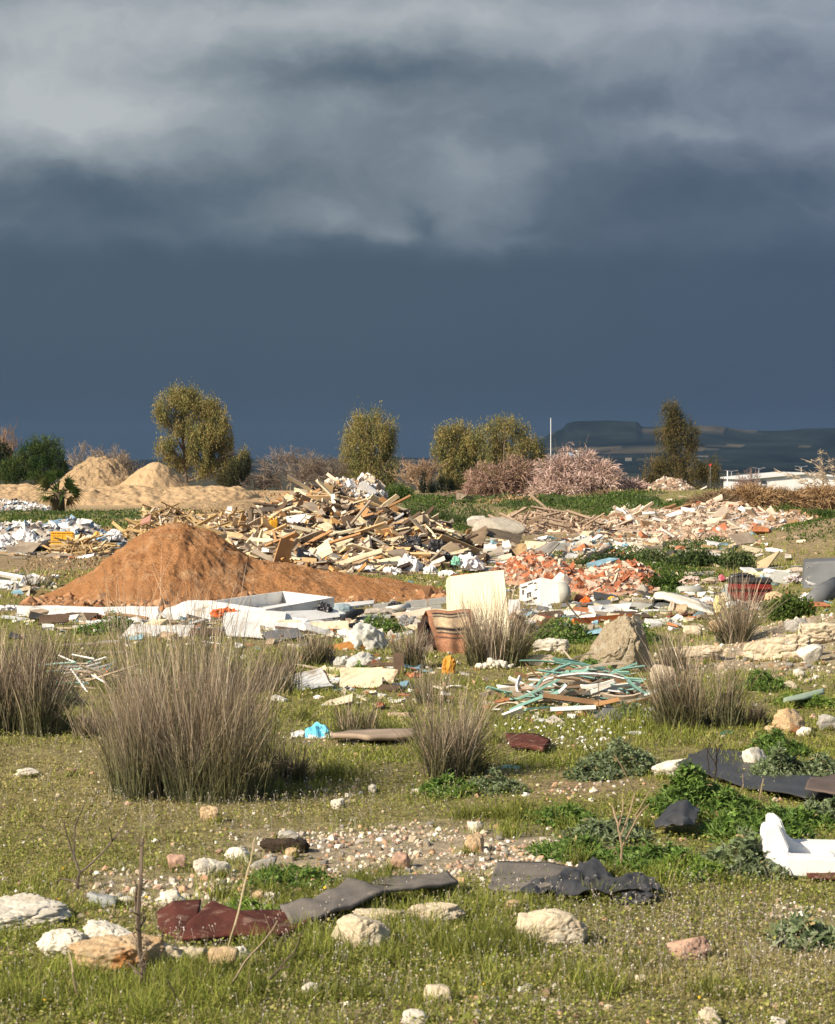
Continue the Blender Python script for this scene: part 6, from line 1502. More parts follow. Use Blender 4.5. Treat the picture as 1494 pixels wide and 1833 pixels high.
# clods fallen from the soil cone
rg = np.random.default_rng(77); n = 2400; t_ = rg.uniform(55, 800, n); x = (t_ - CX) / F * 28.6; y = 28.4 - np.abs(rg.normal(size=n)) * .45 + sstep(430, 560, t_) * 1.6 + rg.uniform(0, .9, n)
PV_, PF_ = ico(1); s_ = np.exp(rg.normal(math.log(.028), .5, n)); A = Acc()
A.add(*scatter(PV_ + rg.normal(size=PV_.shape) * .2, [PF_], np.c_[x, y, hgt(x, y) + s_ * .2], rotm(rg.uniform(0, 6, n), rg.normal(size=n), rg.normal(size=n)), s_, np.array([(.40, .21, .105), (.33, .165, .08), (.46, .27, .15)])[rg.integers(0, 3, n)] * rg.uniform(.7, 1.1, (n, 1))))
tag(A.build('dirt', M_DEBRIS), None, None, None, 'stuff')
# ------------------------------------------------------------------ near ground: stones
M_LIME = mat('limestone', (.70, .61, .45), (.53, .43, .30), scale=5, rough=.95, bump=.9, bscale=16, bdist=.03, c3=(.74, .68, .56), s3=6, t3=.55)
M_LIMEW = mat('white_limestone', (.74, .70, .60), (.58, .52, .42), scale=6, rough=.95, bump=.7, bscale=22, bdist=.02, c3=(.46, .38, .28), s3=5, t3=.60)
M_LIMEO = mat('ochre_limestone', (.66, .42, .21), (.72, .60, .42), scale=4, rough=.95, bump=1., bscale=20, bdist=.04, c3=(.62, .25, .07), s3=3, t3=.52)
M_CONGL = mat('conglomerate', (.80, .68, .48), (.50, .38, .24), scale=22, rough=.95, bump=1., bscale=34, bdist=.09, c3=(.78, .70, .54), s3=18, t3=.52)
M_PINKST = mat('pink_stone', (.52, .34, .25), (.40, .25, .18), scale=7, rough=.95, bump=.6, bscale=26, bdist=.02)
M_GREYST = mat('grey_stone', (.46, .44, .40), (.32, .30, .27), scale=9, rough=.95, bump=.8, bscale=26, bdist=.03, c3=(.62, .60, .56), s3=8, t3=.55)
ROCKS = [  # label, px of middle, py of base, w, h, material, depth, cuts, rough
 ('big wedge shaped conglomerate boulder with a shaded flank', 1082, 1200, 150, 96, M_CONGL, .8, 9, .22),
 ('domed cream boulder with a grey patch in the grass', 988, 1692, 128, 62, M_LIME, .75, 3, .2),
 ('smooth domed pale boulder before the grey carpet strip', 645, 1698, 104, 58, M_LIME, .8, 3, .18),
 ('flat craggy stone at the end of the grey carpet strip', 778, 1652, 108, 34, M_LIME, .6, 6, .35),
 ('long low craggy stone under the grey carpet strip', 690, 1656, 116, 24, M_LIME, .5, 6, .35),
 ('large orange stained craggy boulder by the dry stalks', 210, 1742, 160, 60, M_LIMEO, .7, 6, .35),
 ('white crest stone behind the orange stained boulder', 205, 1706, 110, 50, M_LIMEW, .6, 7, .38),
 ('craggy white stone beside the orange stained boulder', 110, 1712, 86, 44, M_LIMEW, .7, 7, .4),
 ('pale craggy stone on the other side of the orange boulder', 292, 1728, 76, 38, M_LIME, .7, 6, .35),
 ('low pale stone trailing the orange boulder', 345, 1722, 52, 26, M_LIME, .6, 6, .3),
 ('tan rounded stone of a touching pair in the grass', 398, 1736, 56, 38, M_LIMEO, .8, 4, .25),
 ('white rounded stone of a touching pair in the grass', 434, 1722, 34, 26, M_LIMEW, .8, 4, .2),
 ('flat pale slab of rock at the picture edge', 36, 1652, 176, 30, M_LIMEW, 1.6, 4, .2),
 ('pinkish craggy stone half sunk in olive grass', 1232, 1718, 74, 38, M_PINKST, .8, 6, .3),
 ('pale oval pebble rock at the bottom near the picture middle', 742, 1836, 46, 26, M_LIMEW, .8, 1, .1),
 ('pale domed stone above the oval pebble rock', 783, 1796, 50, 28, M_LIME, .8, 3, .15),
 ('grey-white stone in the grass at the bottom', 556, 1782, 34, 22, M_LIMEW, .8, 4, .2),
 ('tan rock cut by the bottom edge', 1270, 1838, 42, 30, M_LIME, .8, 5, .25),
 ('small cream rock cut by the bottom edge', 1393, 1838, 30, 18, M_LIMEW, .8, 4, .2),
 ('grey flat stone on a dark root clod', 516, 1504, 40, 16, M_GREYST, .7, 8, .25),
 ('round yellow stone by the dark root clod', 522, 1534, 25, 16, M_LIMEO, .9, 2, .12),
 ('pale grey concrete lump with a flat top', 380, 1566, 66, 30, mat('pale_lump', (.64, .59, .50), (.52, .47, .39), scale=8, bump=.6), .8, 12, .2),
 ('white concrete lump behind the flat topped lump', 424, 1540, 46, 20, M_LIMEW, .6, 9, .3),
 ('long grey concrete lump beside the flat topped lump', 470, 1555, 52, 18, M_GREYST, .5, 9, .25),
 ('pink-brown stone on the gravel patch', 716, 1554, 36, 28, M_PINKST, .9, 6, .25),
 ('tan block stone standing at the gravel edge', 848, 1524, 38, 30, M_LIMEO, .9, 8, .3),
 ('white jagged stone behind the tan block stone', 851, 1490, 30, 20, M_LIMEW, .8, 9, .4),
 ('orange-tan round stone before the black plastic bag', 917, 1631, 28, 18, M_LIMEO, .9, 3, .2),
 ('ochre and grey stone below the big rush clump', 376, 1470, 36, 26, M_LIMEO, .8, 6, .3),
 ('grey-white speckled boulder behind the black sheet', 1352, 1376, 44, 36, M_LIMEW, .8, 8, .3),
 ('white speckled rubble stone at the end of the black sheet', 1200, 1394, 66, 34, M_LIMEW, .9, 6, .35),
 ('ochre craggy boulder before the green sliver', 1412, 1312, 58, 42, M_LIMEO, .8, 8, .35),
 ('small ochre stone beside the ochre craggy boulder', 1378, 1312, 20, 12, M_LIMEO, .8, 5, .2),
 ('grey-pink stone at the picture edge above the weeds', 1484, 1306, 40, 26, M_GREYST, .8, 6, .3),
 ('white stone next to the grey-pink stone', 1440, 1318, 28, 16, M_LIMEW, .8, 6, .3),
 ('rounded tan boulder behind the rushes by the strip pile', 1188, 1226, 48, 34, M_LIME, .8, 3, .2),
 ('grey rough stone on the bank by the grey-green bush', 1424, 1128, 40, 20, M_GREYST, .8, 8, .3),
 ('long pale ledge of rock on the bank', 1236, 1182, 110, 26, M_LIME, .5, 6, .3),
 ('upper pale ledge of rock at the picture edge', 1470, 1150, 90, 34, M_LIME, .7, 6, .35),
 ('craggy pale ledge in the middle of the bank', 1390, 1180, 120, 44, M_LIME, .7, 6, .35),
 ('light stone lying on the bank beneath the ledges', 1450, 1186, 50, 30, M_LIMEW, .7, 8, .35),
 ('small pale stone on the bank foot', 1414, 1236, 24, 16, M_LIME, .8, 6, .3),
 ('rounded small stone above the bank foot stone', 1430, 1212, 20, 14, M_LIMEW, .8, 4, .2),
 ('tan lump of earthy rock on the bank by the red bin', 1284, 1130, 30, 20, M_LIMEO, .8, 4, .3),
 ('pale earthy stone by the tan lump', 1240, 1138, 34, 18, M_LIME, .8, 5, .3),
 ('tan domed stone before the red bin', 1386, 1082, 36, 22, M_LIMEO, .8, 3, .15),
 ('white chalky sheet stone beside the wedge boulder', 986, 1170, 66, 26, M_LIMEW, .7, 5, .25),
 ('cream lump below the chalky sheet stone', 968, 1190, 48, 18, M_LIME, .7, 5, .25),
 ('pinkish pale flat stone behind the olive grass', 316, 1555, 34, 24, M_PINKST, .8, 6, .25),
 ('bluish grey rubble lump in the grass', 184, 1622, 56, 22, mat('bluish_stone', (.44, .46, .45), (.3, .32, .32), scale=12, bump=.8, bscale=30), .8, 6, .35),
 ('pale rubble lump beside the bluish lump', 226, 1620, 32, 14, M_LIMEW, .8, 6, .3),
 ('white rubble lump by the red carpet end', 308, 1624, 48, 26, M_LIMEW, .9, 7, .4),
 ('small white upright stone by the dry stalks', 238, 1606, 14, 16, M_LIMEW, .9, 5, .2),
 ('flat white stone lying behind the red carpet corner', 345, 1640, 44, 16, M_LIMEW, .6, 5, .2),
 ('yellowish pebble stone at the bright grass by the carpet', 462, 1610, 22, 15, M_LIMEO, .9, 2, .12),
 ('grey-white pebble stone next to the yellowish pebble', 486, 1612, 20, 14, M_LIMEW, .9, 5, .25),
 ('white puff-like stone below the big rush clump', 666, 1420, 16, 14, M_LIMEW, .9, 4, .3),
 ('pale lump in the olive grass beneath the white puff-like stone', 604, 1447, 26, 16, M_LIMEW, .9, 6, .35),
 ('small pale stone in the grass by the gravel', 742, 1424, 15, 11, M_LIMEW, .9, 5, .3),
 ('low pale stone lying near the bleached ledge', 52, 1388, 44, 12, M_LIMEW, .9, 5, .3),
 ('pale pink stone in the olive grass', 128, 1385, 18, 10, M_PINKST, .9, 5, .3),
 ('tan bit of rock beneath the small craggy pink stone', 1148, 1762, 24, 16, M_LIME, .9, 5, .3),
 ('flat tan stone in the bottom grass', 1296, 1782, 40, 18, M_LIME, .8, 5, .25),
]
for k, (lab, px, py, w_, h_, m, dep, cuts, rg_) in enumerate(ROCKS):
    g = gnd(px, py); big = w_ > 60
    rock(lab, px, py, w_ * 1.04, h_ * 1.08, m, 900 + k, dep, 'boulder' if w_ > 90 else 'stone', 'boulder' if w_ > 90 else 'stone', loc=g, cuts=cuts, rough=rg_ + .08, sink=.24, taper=.72 if k == 0 else 0., sub=6 if w_ > 80 else 5 if big else 4, box=.35 if cuts < 5 else .6, fine=.08 if cuts < 4 else .13)
# smaller loose stones, copies of eight shapes
SM = [(M_LIME, 'cream'), (M_LIMEW, 'white'), (M_LIMEO, 'ochre'), (M_PINKST, 'pinkish'), (M_GREYST, 'grey')]
protos = []
for k in range(10):
    V, Fc = rock_mesh(1200 + k, 3, 6, .25, .07); me_o = obj('small_stone', V - np.array([0, 0, .2])[None], Fc, SM[k % 5][0], None, (0, 0, -50), smooth=True); protos.append(me_o)
ZONES = [('gravel patch', 830, 1525, 190, 28, 75, (5, 17)), ('gravel patch edge by the concrete lumps', 560, 1545, 110, 30, 38, (5, 16)), ('grass behind the red carpet', 280, 1600, 170, 34, 36, (5, 18)), ('bottom grass', 720, 1770, 330, 45, 46, (6, 22)),
         ('rocky bank', 1420, 1175, 75, 36, 70, (5, 17)), ('olive grass', 230, 1440, 260, 70, 26, (4, 12)), ('grass before the strip pile', 1150, 1345, 200, 40, 22, (4, 12))]
rg = np.random.default_rng(77); used = set(); nst = 0
for zn, cx, cy, sx, sy, n, (lo, hi) in ZONES:
    for i in range(n):
        px = cx + rg.normal() * sx * .8; py = cy + rg.normal() * sy * .8
        if not (0 < px < 1494 and py < 1826 and py > 1080): continue
        k = int(rg.integers(10))
        o = protos[k].copy(); COL.objects.link(o); g = gnd(px, py); s = math.exp(rg.uniform(math.log(lo), math.log(hi))) * g.y / F
        o.location = g; o.scale = (s, s * rg.uniform(.6, 1), s * rg.uniform(.5, .85)); o.rotation_euler = (rg.normal() * .2, rg.normal() * .2, rg.uniform(0, 6.28))
        tag(o, 'small %s stone scattered over the %s' % (SM[k % 5][1], zn), 'stone', '%s stones over the %s' % (SM[k % 5][1], zn))
for p in protos: bpy.data.objects.remove(p)

# gravel: uncountable
rg = np.random.default_rng(5)
A = Acc(); PV, PF = ico(1)
def ground_pts(n, dlo, dhi, rg, pw=0., spread=13.2):
    n = int(n * 1.42); u = rg.random(n); d = (1 / (1 / dlo + (1 / dhi - 1 / dlo) * u)); t0, t1 = math.tan(R(spread)), math.tan(R(26)); a = rg.uniform(-1, 1, n) * t0
    k = rg.random(n) < .30; a[k] = np.sign(a[k]) * rg.uniform(t0, t1, k.sum())
    return a * d, d
x, y = ground_pts(150000, 7.0, 30, rg); gr_, di_, ol_ = ground_mix(x, y)
keep = rg.random(len(x)) < np.clip(gr_ * .8 + di_ * .25 + .05, 0, 1) * .55 * np.clip(.5 + 1.2 * n2(x, y, 2.5, 3, 91), .08, 1)
x, y = x[keep], y[keep]; n = len(x); z = hgt(x, y)
s = np.exp(rg.normal(math.log(.0085), .42, n)) * (.6 + y / 20)
PC = np.array([(.62, .52, .38), (.70, .64, .54), (.50, .40, .28), (.44, .30, .22), (.38, .34, .29), (.55, .34, .22), (.76, .72, .64)])
A.add(*scatter(PV * np.array([1, .8, .6]) + rg.normal(size=PV.shape) * .13, [PF], np.c_[x, y, z + s * .15], rotm(rg.uniform(0, 6.28, n), rg.normal(size=n) * .3, rg.normal(size=n) * .3), s, PC[rg.integers(0, 7, n)] * rg.uniform(.75, 1.15, (n, 1))))
tag(A.build('gravel', M_DEBRIS), None, None, None, 'stuff')

# ------------------------------------------------------------------ carpets, plastic, polystyrene
M_CARPET = mat('grey_carpet', (.20, .18, .16), (.13, .12, .11), scale=7, rough=1, bump=.5, bscale=90, bdist=.01, c3=(.34, .30, .25), s3=3, t3=.58, spec=.05)
M_CARPR = mat('maroon_carpet', (.125, .044, .034), (.085, .032, .026), scale=6, rough=.95, bump=.5, bscale=90, bdist=.01, c3=(.25, .16, .125), s3=9, t3=.54, spec=.08)
M_FILM = mat('black_film', (.030, .030, .034), (.055, .055, .058), scale=3, rough=.42, spec=.45, bump=.35, bscale=7, bdist=.05)
def rag(lab, nm, cat, top, bot, m, n=40, k=14, **kw): return tag(loft(nm, top, bot, n, k, m, **kw), lab, cat)
def lifted(pts): return [gnd(a, b) + Vector((0, 0, c)) for a, b, c in pts]
tag(loft('carpet_strip', lifted([(500, 1640, .03), (560, 1640, .035), (595, 1628, .055), (622, 1608, .075), (660, 1618, .05), (720, 1612, .05), (800, 1594, .06)]), lifted([(520, 1670, .025), (570, 1664, .03), (600, 1656, .035), (650, 1642, .05), (700, 1632, .06), (760, 1624, .065), (820, 1612, .06)]), 60, 14, M_CARPET, th=.014, wave=.022, wsc=9, seed=3, world=True, ground=False), 'grey carpet strip rippling over craggy stones', 'carpet')
tag(loft('carpet_strip', lifted([(322, 1692, .02), (348, 1680, .06), (382, 1655, .085), (410, 1660, .05), (440, 1656, .035), (480, 1648, .02), (560, 1644, .015)]), lifted([(318, 1697, .01), (352, 1699, .02), (392, 1697, .02), (430, 1694, .02), (470, 1692, .02), (520, 1688, .02), (560, 1664, .03)]), 56, 16, M_CARPR, th=.014, wave=.022, wsc=9, seed=4, world=True, ground=False), 'maroon carpet strip peaked at one end beside the grey strip', 'carpet')
tag(loft('carpet_piece', lifted([(280, 1654, .02), (310, 1648, .05), (360, 1645, .05)]), lifted([(284, 1674, .01), (318, 1690, .01), (352, 1668, .02)]), 20, 10, M_CARPR, th=.014, wave=.015, wsc=6, seed=6, world=True, ground=False), 'folded maroon carpet corner next to the peaked strip', 'carpet')
rag('grey carpet piece lying flat beside the black plastic bag', 'carpet_piece', 'carpet', [(890, 1560), (980, 1562), (1042, 1566)], [(872, 1604), (930, 1606), (1000, 1600)], M_CARPET, wave=.03, seed=7)
rag('dark grey carpet scrap on the stones between the carpets', 'carpet_piece', 'carpet', [(690, 1583), (740, 1578), (795, 1577)], [(655, 1598), (720, 1600), (803, 1604)], M_CARPET, wave=.025, seed=8, lift=.02)
tag(loft('black_bag', lifted([(950, 1596, .01), (990, 1592, .03), (1040, 1582, .06), (1062, 1578, .07), (1090, 1594, .03), (1130, 1592, .03), (1170, 1598, .02)]), lifted([(930, 1614, .01), (980, 1618, .03), (1040, 1620, .02), (1090, 1620, .02), (1140, 1622, .03), (1182, 1612, .01)]), 80, 30, M_FILM, th=.004, wave=.02, wsc=9, seed=9, world=True, ground=False, fold=.022, smooth=False), 'torn shiny black plastic bag sprawling in the grass', 'plastic bag')
bag('crumpled black plastic peak of the torn bag by the dry stalk', 1062, 1598, 48, 34, gnd(1068, 1600).y, M_FILM, 801, 'plastic_film', 'plastic film', .5, depth=.6)
bag('black plastic lump at the root of the dry branching stalk', 1140, 1620, 90, 28, gnd(1140, 1618).y, M_FILM, 802, 'plastic_film', 'plastic film', .5, depth=.5)
rag('long black rubber sheet lying through the weeds', 'rubber_sheet', 'sheet', [(1232, 1362), (1262, 1348), (1310, 1352), (1360, 1372), (1410, 1398), (1480, 1408)], [(1228, 1386), (1270, 1400), (1330, 1418), (1380, 1432), (1440, 1444), (1500, 1446)], M_FILM, 60, 18, wave=.03, wsc=4, seed=10, lift=.03)
rag('brown-grey end of rubber sheet at the picture edge', 'rubber_sheet', 'sheet', [(1450, 1424), (1500, 1418), (1540, 1418)], [(1440, 1450), (1500, 1460), (1540, 1460)], mat('brown_rubber', (.13, .095, .08), (.09, .07, .06), rough=.8), 20, 10, wave=.03, seed=11, lift=.09)
pl(T, 'thin tan batten lying on the black rubber sheet', 'batten', (1256, 1366), gnd(1256, 1366).y - .1, (1310, 1390), gnd(1310, 1390).y - .1, 5, M_MDF, .015, .2)
tag(loft('rubber_sheet', lifted([(1170, 1488, .02), (1200, 1480, .05), (1232, 1474, .08), (1252, 1484, .05)]), lifted([(1174, 1502, .01), (1196, 1504, .01), (1222, 1508, .02), (1244, 1502, .02)]), 30, 14, M_FILM, th=.006, wave=.05, wsc=7, seed=12, world=True, ground=False, fold=.03), 'black sheet lump arching out of the green weeds', 'sheet')
rag('maroon plate with pale lichen flakes lying on short grass', 'maroon_plate', 'plate', [(905, 1328), (945, 1328), (985, 1340)], [(914, 1346), (950, 1350), (972, 1354)], M_CARPR, 24, 8, wave=.01, seed=13, lift=.05, th=.03)
rag('grey-tan plank buried in grass before the blue packet', 'buried_plank', 'plank', [(592, 1328), (640, 1324), (740, 1324)], [(596, 1334), (660, 1337), (742, 1334)], mat('buried_wood', (.36, .28, .21), (.26, .2, .15), scale=6), 30, 6, wave=.02, seed=14, lift=.06, th=.03)
tag(loft('plastic_sheet', lifted([(1066, 1290, .02), (1088, 1278, .05), (1112, 1284, .04)]), lifted([(1086, 1290, .01), (1096, 1294, .01), (1116, 1291, .01)]), 14, 6, mat('dark_grey_tile', (.17, .18, .19), (.13, .135, .14), rough=.6), th=.03, wave=.005, seed=1, world=True, ground=False), 'dark grey tile at the foot of the strip pile', 'tile')
# blue packet
def packet():
    p = gnd(568, 1322); d = p.y; s = d / F
    e = empty('packet', p, 'crumpled sky blue and white packet with printed letters in the grass', 'packet', None, (0, 0, .15))
    mb = mat('packet_blue', (.12, .55, .80), (.2, .64, .86), scale=12, rough=.4); n = 15; V = []
    for j in range(9):
        for i in range(n):
            u, v = i / (n - 1), j / 8
            V.append(((u - .5) * 44 * s, -.02 + v * .05 + .012 * math.sin(u * 9 + v * 4), (28 * s * v) * (1 - .9 * abs(u - .55) * v) + .006 * math.sin(u * 17)))
    q = np.array([[j * n + i, j * n + i + 1, (j + 1) * n + i + 1, (j + 1) * n + i] for j in range(8) for i in range(n - 1)])
    V = np.array(V); N = len(V)
    obj('front_face', np.concatenate([V, V + np.array([0, .006, 0])]), np.concatenate([q, q[:, ::-1] + N]), mb, e)
    V2 = V.copy(); V2[:, 2] *= .45; V2[:, 1] -= .008 + .004 * np.sin(np.arange(N)); obj('label_band', np.concatenate([V2, V2 + np.array([0, .004, 0])]), np.concatenate([q, q[:, ::-1] + N]), M_WSACK, e)
    tx = bpy.data.curves.new('lettering', 'FONT'); tx.body = '96A'; tx.size = 8.5 * s; tx.extrude = .0015; tx.align_x = 'CENTER'
    tx.materials.append(mat('print_navy', (.03, .08, .16), (.03, .08, .16)))
    t0 = bpy.data.objects.new('lettering', tx); COL.objects.link(t0); bpy.context.view_layer.update()
    tme = bpy.data.meshes.new_from_object(t0.evaluated_get(bpy.context.evaluated_depsgraph_get())); bpy.data.objects.remove(t0)
    to = bpy.data.objects.new('lettering', tme); COL.objects.link(to); to.parent = e; to.location = (2 * s, .0, 17 * s); to.rotation_euler = (R(100), 0, 0); to.location.y = -.03
packet()
bag('white torn half of the sky blue packet', 534, 1320, 30, 14, gnd(534, 1320).y, M_WSACK, 811, 'packet_scrap', 'scrap', .6, sub=3)
bag('white scrap at the other side of the sky blue packet', 594, 1322, 14, 13, gnd(594, 1322).y, M_WSACK, 812, 'packet_scrap', 'scrap', .6, sub=3)
# polystyrene corner piece
def styro():
    p = gnd(1372, 1540); p2 = gnd(1440, 1565); d = p2.y; s = d / F
    e = empty('polystyrene_packing', (X(1430, d), d, h1(X(1430, d), d)), 'white polystyrene packing piece with a raised stepped end and trough', 'polystyrene')
    m = mat('polystyrene', (.84, .84, .83), (.78, .78, .76), scale=6, rough=.8, bump=.15, bscale=60, bdist=.004, c3=(.55, .49, .40), s3=6, t3=.60)
    def prism(nm, prof, y0, y1, bev=.012):
        bm = bmesh.new(); vs = [bm.verts.new((x * s, y0, z * s)) for x, z in prof]; f = bm.faces.new(vs)
        r = bmesh.ops.extrude_face_region(bm, geom=[f]); 
        for v in r['geom']:
            if isinstance(v, bmesh.types.BMVert): v.co.y = y1
        bmesh.ops.recalc_face_normals(bm, faces=bm.faces[:])
        bmesh.ops.bevel(bm, geom=bm.edges[:], offset=bev, segments=3, affect='EDGES')
        me = bpy.data.meshes.new(nm); bm.to_mesh(me); bm.free(); me.materials.append(m)
        o = bpy.data.objects.new(nm, me); COL.objects.link(o); o.parent = e; return o
    prism('raised_end', [(-62, 6), (-22, 0), (-16, 44), (-34, 86), (-58, 86), (-62, 74)], -.02, .098, .006)
    prism('rear_rail', [(-40, 0), (110, 0), (110, 42), (8, 44), (-12, 60), (-24, 92), (-42, 92)], .10, .26, .008)
    prism('front_rail', [(-34, 4), (62, -2), (62, 36), (-16, 38), (-30, 42)], -.14, -.025, .008)
    prism('trough', [(-14, 6), (56, 0), (56, 26), (-12, 28)], -.023, .098, .004)
    prism('cut_end', [(56, -2), (66, -2), (66, 34), (56, 36)], -.02, .098, .004)
styro()
rag('maroon carpet scrap under the polystyrene piece', 'carpet_piece', 'carpet', [(1440, 1570), (1500, 1572)], [(1446, 1582), (1500, 1586)], M_CARPR, 12, 6, wave=.01, seed=16, lift=.02)

# ------------------------------------------------------------------ pile of teal, white and brown strips
def strip_pile():
    rg = np.random.default_rng(99)
    kinds = [(M_TEAL, 'teal plastic strip in the strip pile', 'teal strips in the strip pile'), (M_WHITE, 'white plastic strip in the strip pile', 'white strips in the strip pile'), (M_BROWNW, 'brown wooden strip in the strip pile', 'brown strips in the strip pile'),
             (M_GREYW, 'grey wooden strip in the strip pile', 'grey strips in the strip pile'), (MATS['grey_ply'], 'tan wooden strip in the strip pile', 'tan strips in the strip pile')]
    for i in range(150):
        k = int(rg.choice(5, p=[.28, .24, .2, .12, .16]))
        m, lab, gp = kinds[k]
        px = 1035 + np.clip(rg.normal(), -1.9, 1.9) * 66; py = 1268 - abs(rg.normal()) * 16; 
        hump = max(0, 1 - abs(px - 1040) / 150)
        c = gnd(px, min(1284, 1262 + rg.normal() * 9)); c.z += rg.uniform(.0, .26) * hump + .02; c.y += rg.uniform(0, .7)
        a = rg.normal() * .55 + (.35 if rg.random() < .6 else -.2); L_ = rg.uniform(.18, .62) * (1.25 if k == 0 else 1)
        dr = Vector((math.cos(a) * .9, -math.sin(a) * .7, rg.normal() * .22 + .12 * (1 if k == 0 else 0))).normalized()
        V, Fq = bar(-np.array(dr) * L_ / 2, np.array(dr) * L_ / 2, rg.uniform(.014, .038), rg.uniform(.004, .016), rg.uniform(0, 1.5), rg.normal() * .09, 5, .9, .02, i)
        tag(obj('plastic_strip' if k < 2 else 'wooden_strip', V, Fq, m, None, tuple(c)), lab, 'strip', gp)
strip_pile()
def spl(lab, a, b, w_, m, lift0=0., lift1=0., t=.02, roll=.3, bend=.0, off=0.):
    p0, p1 = gnd(*a), gnd(*b); s0, s1 = p0.y, p1.y
    d = min(s0, s1) + off
    P0 = at(a[0], a[1], D(1268) + off); P1 = at(b[0], b[1], D(1268) + off)
    plank('plastic_strip' if m in (M_WHITE, M_TEAL) else 'wooden_strip', lab, 'strip', P0, P1, w_ * D(1268) / F, t, m, roll=roll, bend=bend, nseg=6)
spl('long white square strip lying in front of the strip pile', (985, 1270), (1066, 1266), 6, M_WHITE, t=.03, off=-.55)
spl('long brown pole across the middle of the strip pile', (972, 1245), (1080, 1260), 8, M_BROWNW, t=.035, off=-.45)
spl('tan pole meeting the brown pole at the strip pile end', (1064, 1262), (1108, 1252), 7, MATS['orange_wood'], t=.03, off=-.5)
spl('teal strip arching up over the crest of the strip pile', (1030, 1222), (1054, 1196), 6, M_TEAL, bend=.08, off=.2)
spl('teal band trailing from the strip pile into the rushes', (1124, 1218), (1152, 1240), 8, M_TEAL, bend=-.05, off=-.1)
spl('long teal band at the lower flank of the strip pile', (912, 1272), (1000, 1240), 9, M_TEAL, bend=.03, off=-.4)
spl('wide white board at the low end of the strip pile', (900, 1284), (936, 1270), 14, M_WHITE, off=-.7, roll=.9)
spl('white strip raised on end in the strip pile', (996, 1244), (1014, 1226), 7, M_WHITE, off=-.35)
bag('orange-yellow foam scrap on the crest of the strip pile', 1106, 1226, 34, 14, 17.2, M_YELLOW, 821, 'foam_scrap', 'foam', .5, sub=3)
bag('white bag on the strip pile under the foam scrap', 1098, 1242, 26, 14, 16.8, M_WSACK, 822, 'plastic_bag', 'bag', .5, sub=3)
for lab, px, py, w_, h_ in (('white flat scrap on the lawn beside the dark grey tile', 1156, 1288, 48, 9), ('white flat scrap at the foot of the strip pile', 968, 1292, 28, 6), ('pale flat scrap with a strip on the daisies', 1074, 1312, 24, 8), ('white sliver on the lawn by the rushes', 1136, 1314, 44, 5), ('white scrap by the pebble heap', 1064, 1188, 24, 6)):
    bag(lab, px, py, w_, h_, gnd(px, py).y, M_WHITE, int(px), 'plastic_scrap', 'scrap', .3, sub=3, depth=.8)
spl2 = tag(loft('plastic_strip', lifted([(1402, 1266, .05), (1440, 1262, .07), (1475, 1254, .08)]), lifted([(1402, 1270, .04), (1440, 1267, .05), (1475, 1258, .06)]), 16, 4, mat('sage_strip', (.34, .42, .32), (.28, .36, .27), rough=.6), th=.01, wave=.01, seed=2, world=True, ground=False), 'long sage green sliver lying on the bank', 'strip')
bag('dark green bottle scrap in the grass by the rushes', 1300, 1316, 30, 8, gnd(1300, 1314).y, mat('bottle_green', (.03, .12, .10), (.02, .09, .07), rough=.4), 823, 'plastic_scrap', 'scrap', .3, sub=3)
bag('crushed teal scrap below the rush clump', 910, 1376, 46, 7, gnd(910, 1375).y, M_TEAL, 824, 'plastic_scrap', 'scrap', .3, sub=3)
bag('small black toy-like lump on the bank by the wedge boulder', 972, 1190, 20, 18, gnd(972, 1190).y, M_BLACK, 825, 'black_lump', 'scrap', .6, sub=3)
# heap of white pebbles
for k in range(46):
    rg = np.random.default_rng(1500 + k); px = 883 + np.clip(rg.normal(), -2, 2) * 17; py = 1200 - abs(rg.normal()) * 4
    g = gnd(px, py); s = rg.uniform(5, 11) * g.y / F; V, Fc = rock_mesh(1500 + k % 6, 2, 4, .2, .05)
    g.z += max(0, .05 - abs(px - 883) * .0016) * rg.random()
    tag(obj('pebble', V * s, Fc, M_LIMEW, None, g, (0, 0, rg.uniform(0, 6)), smooth=True), 'white pebble in the small heap behind the straw stems', 'pebble', 'white pebbles in one heap')
# root clod
V, Fc = rock_mesh(1600, 4, 2, .5, .25); g = gnd(510, 1526); s = g.y / F
tag(obj('root_clod', (V - np.array([0, 0, .2])) * np.array([92, 60, 34]) * s, Fc, mat('dark_clod', (.10, .07, .045), (.045, .032, .022), scale=9, rough=1, bump=1, bscale=24, bdist=.05), None, g, smooth=True), 'dark brown root clod carrying a flat grey stone', 'clod')

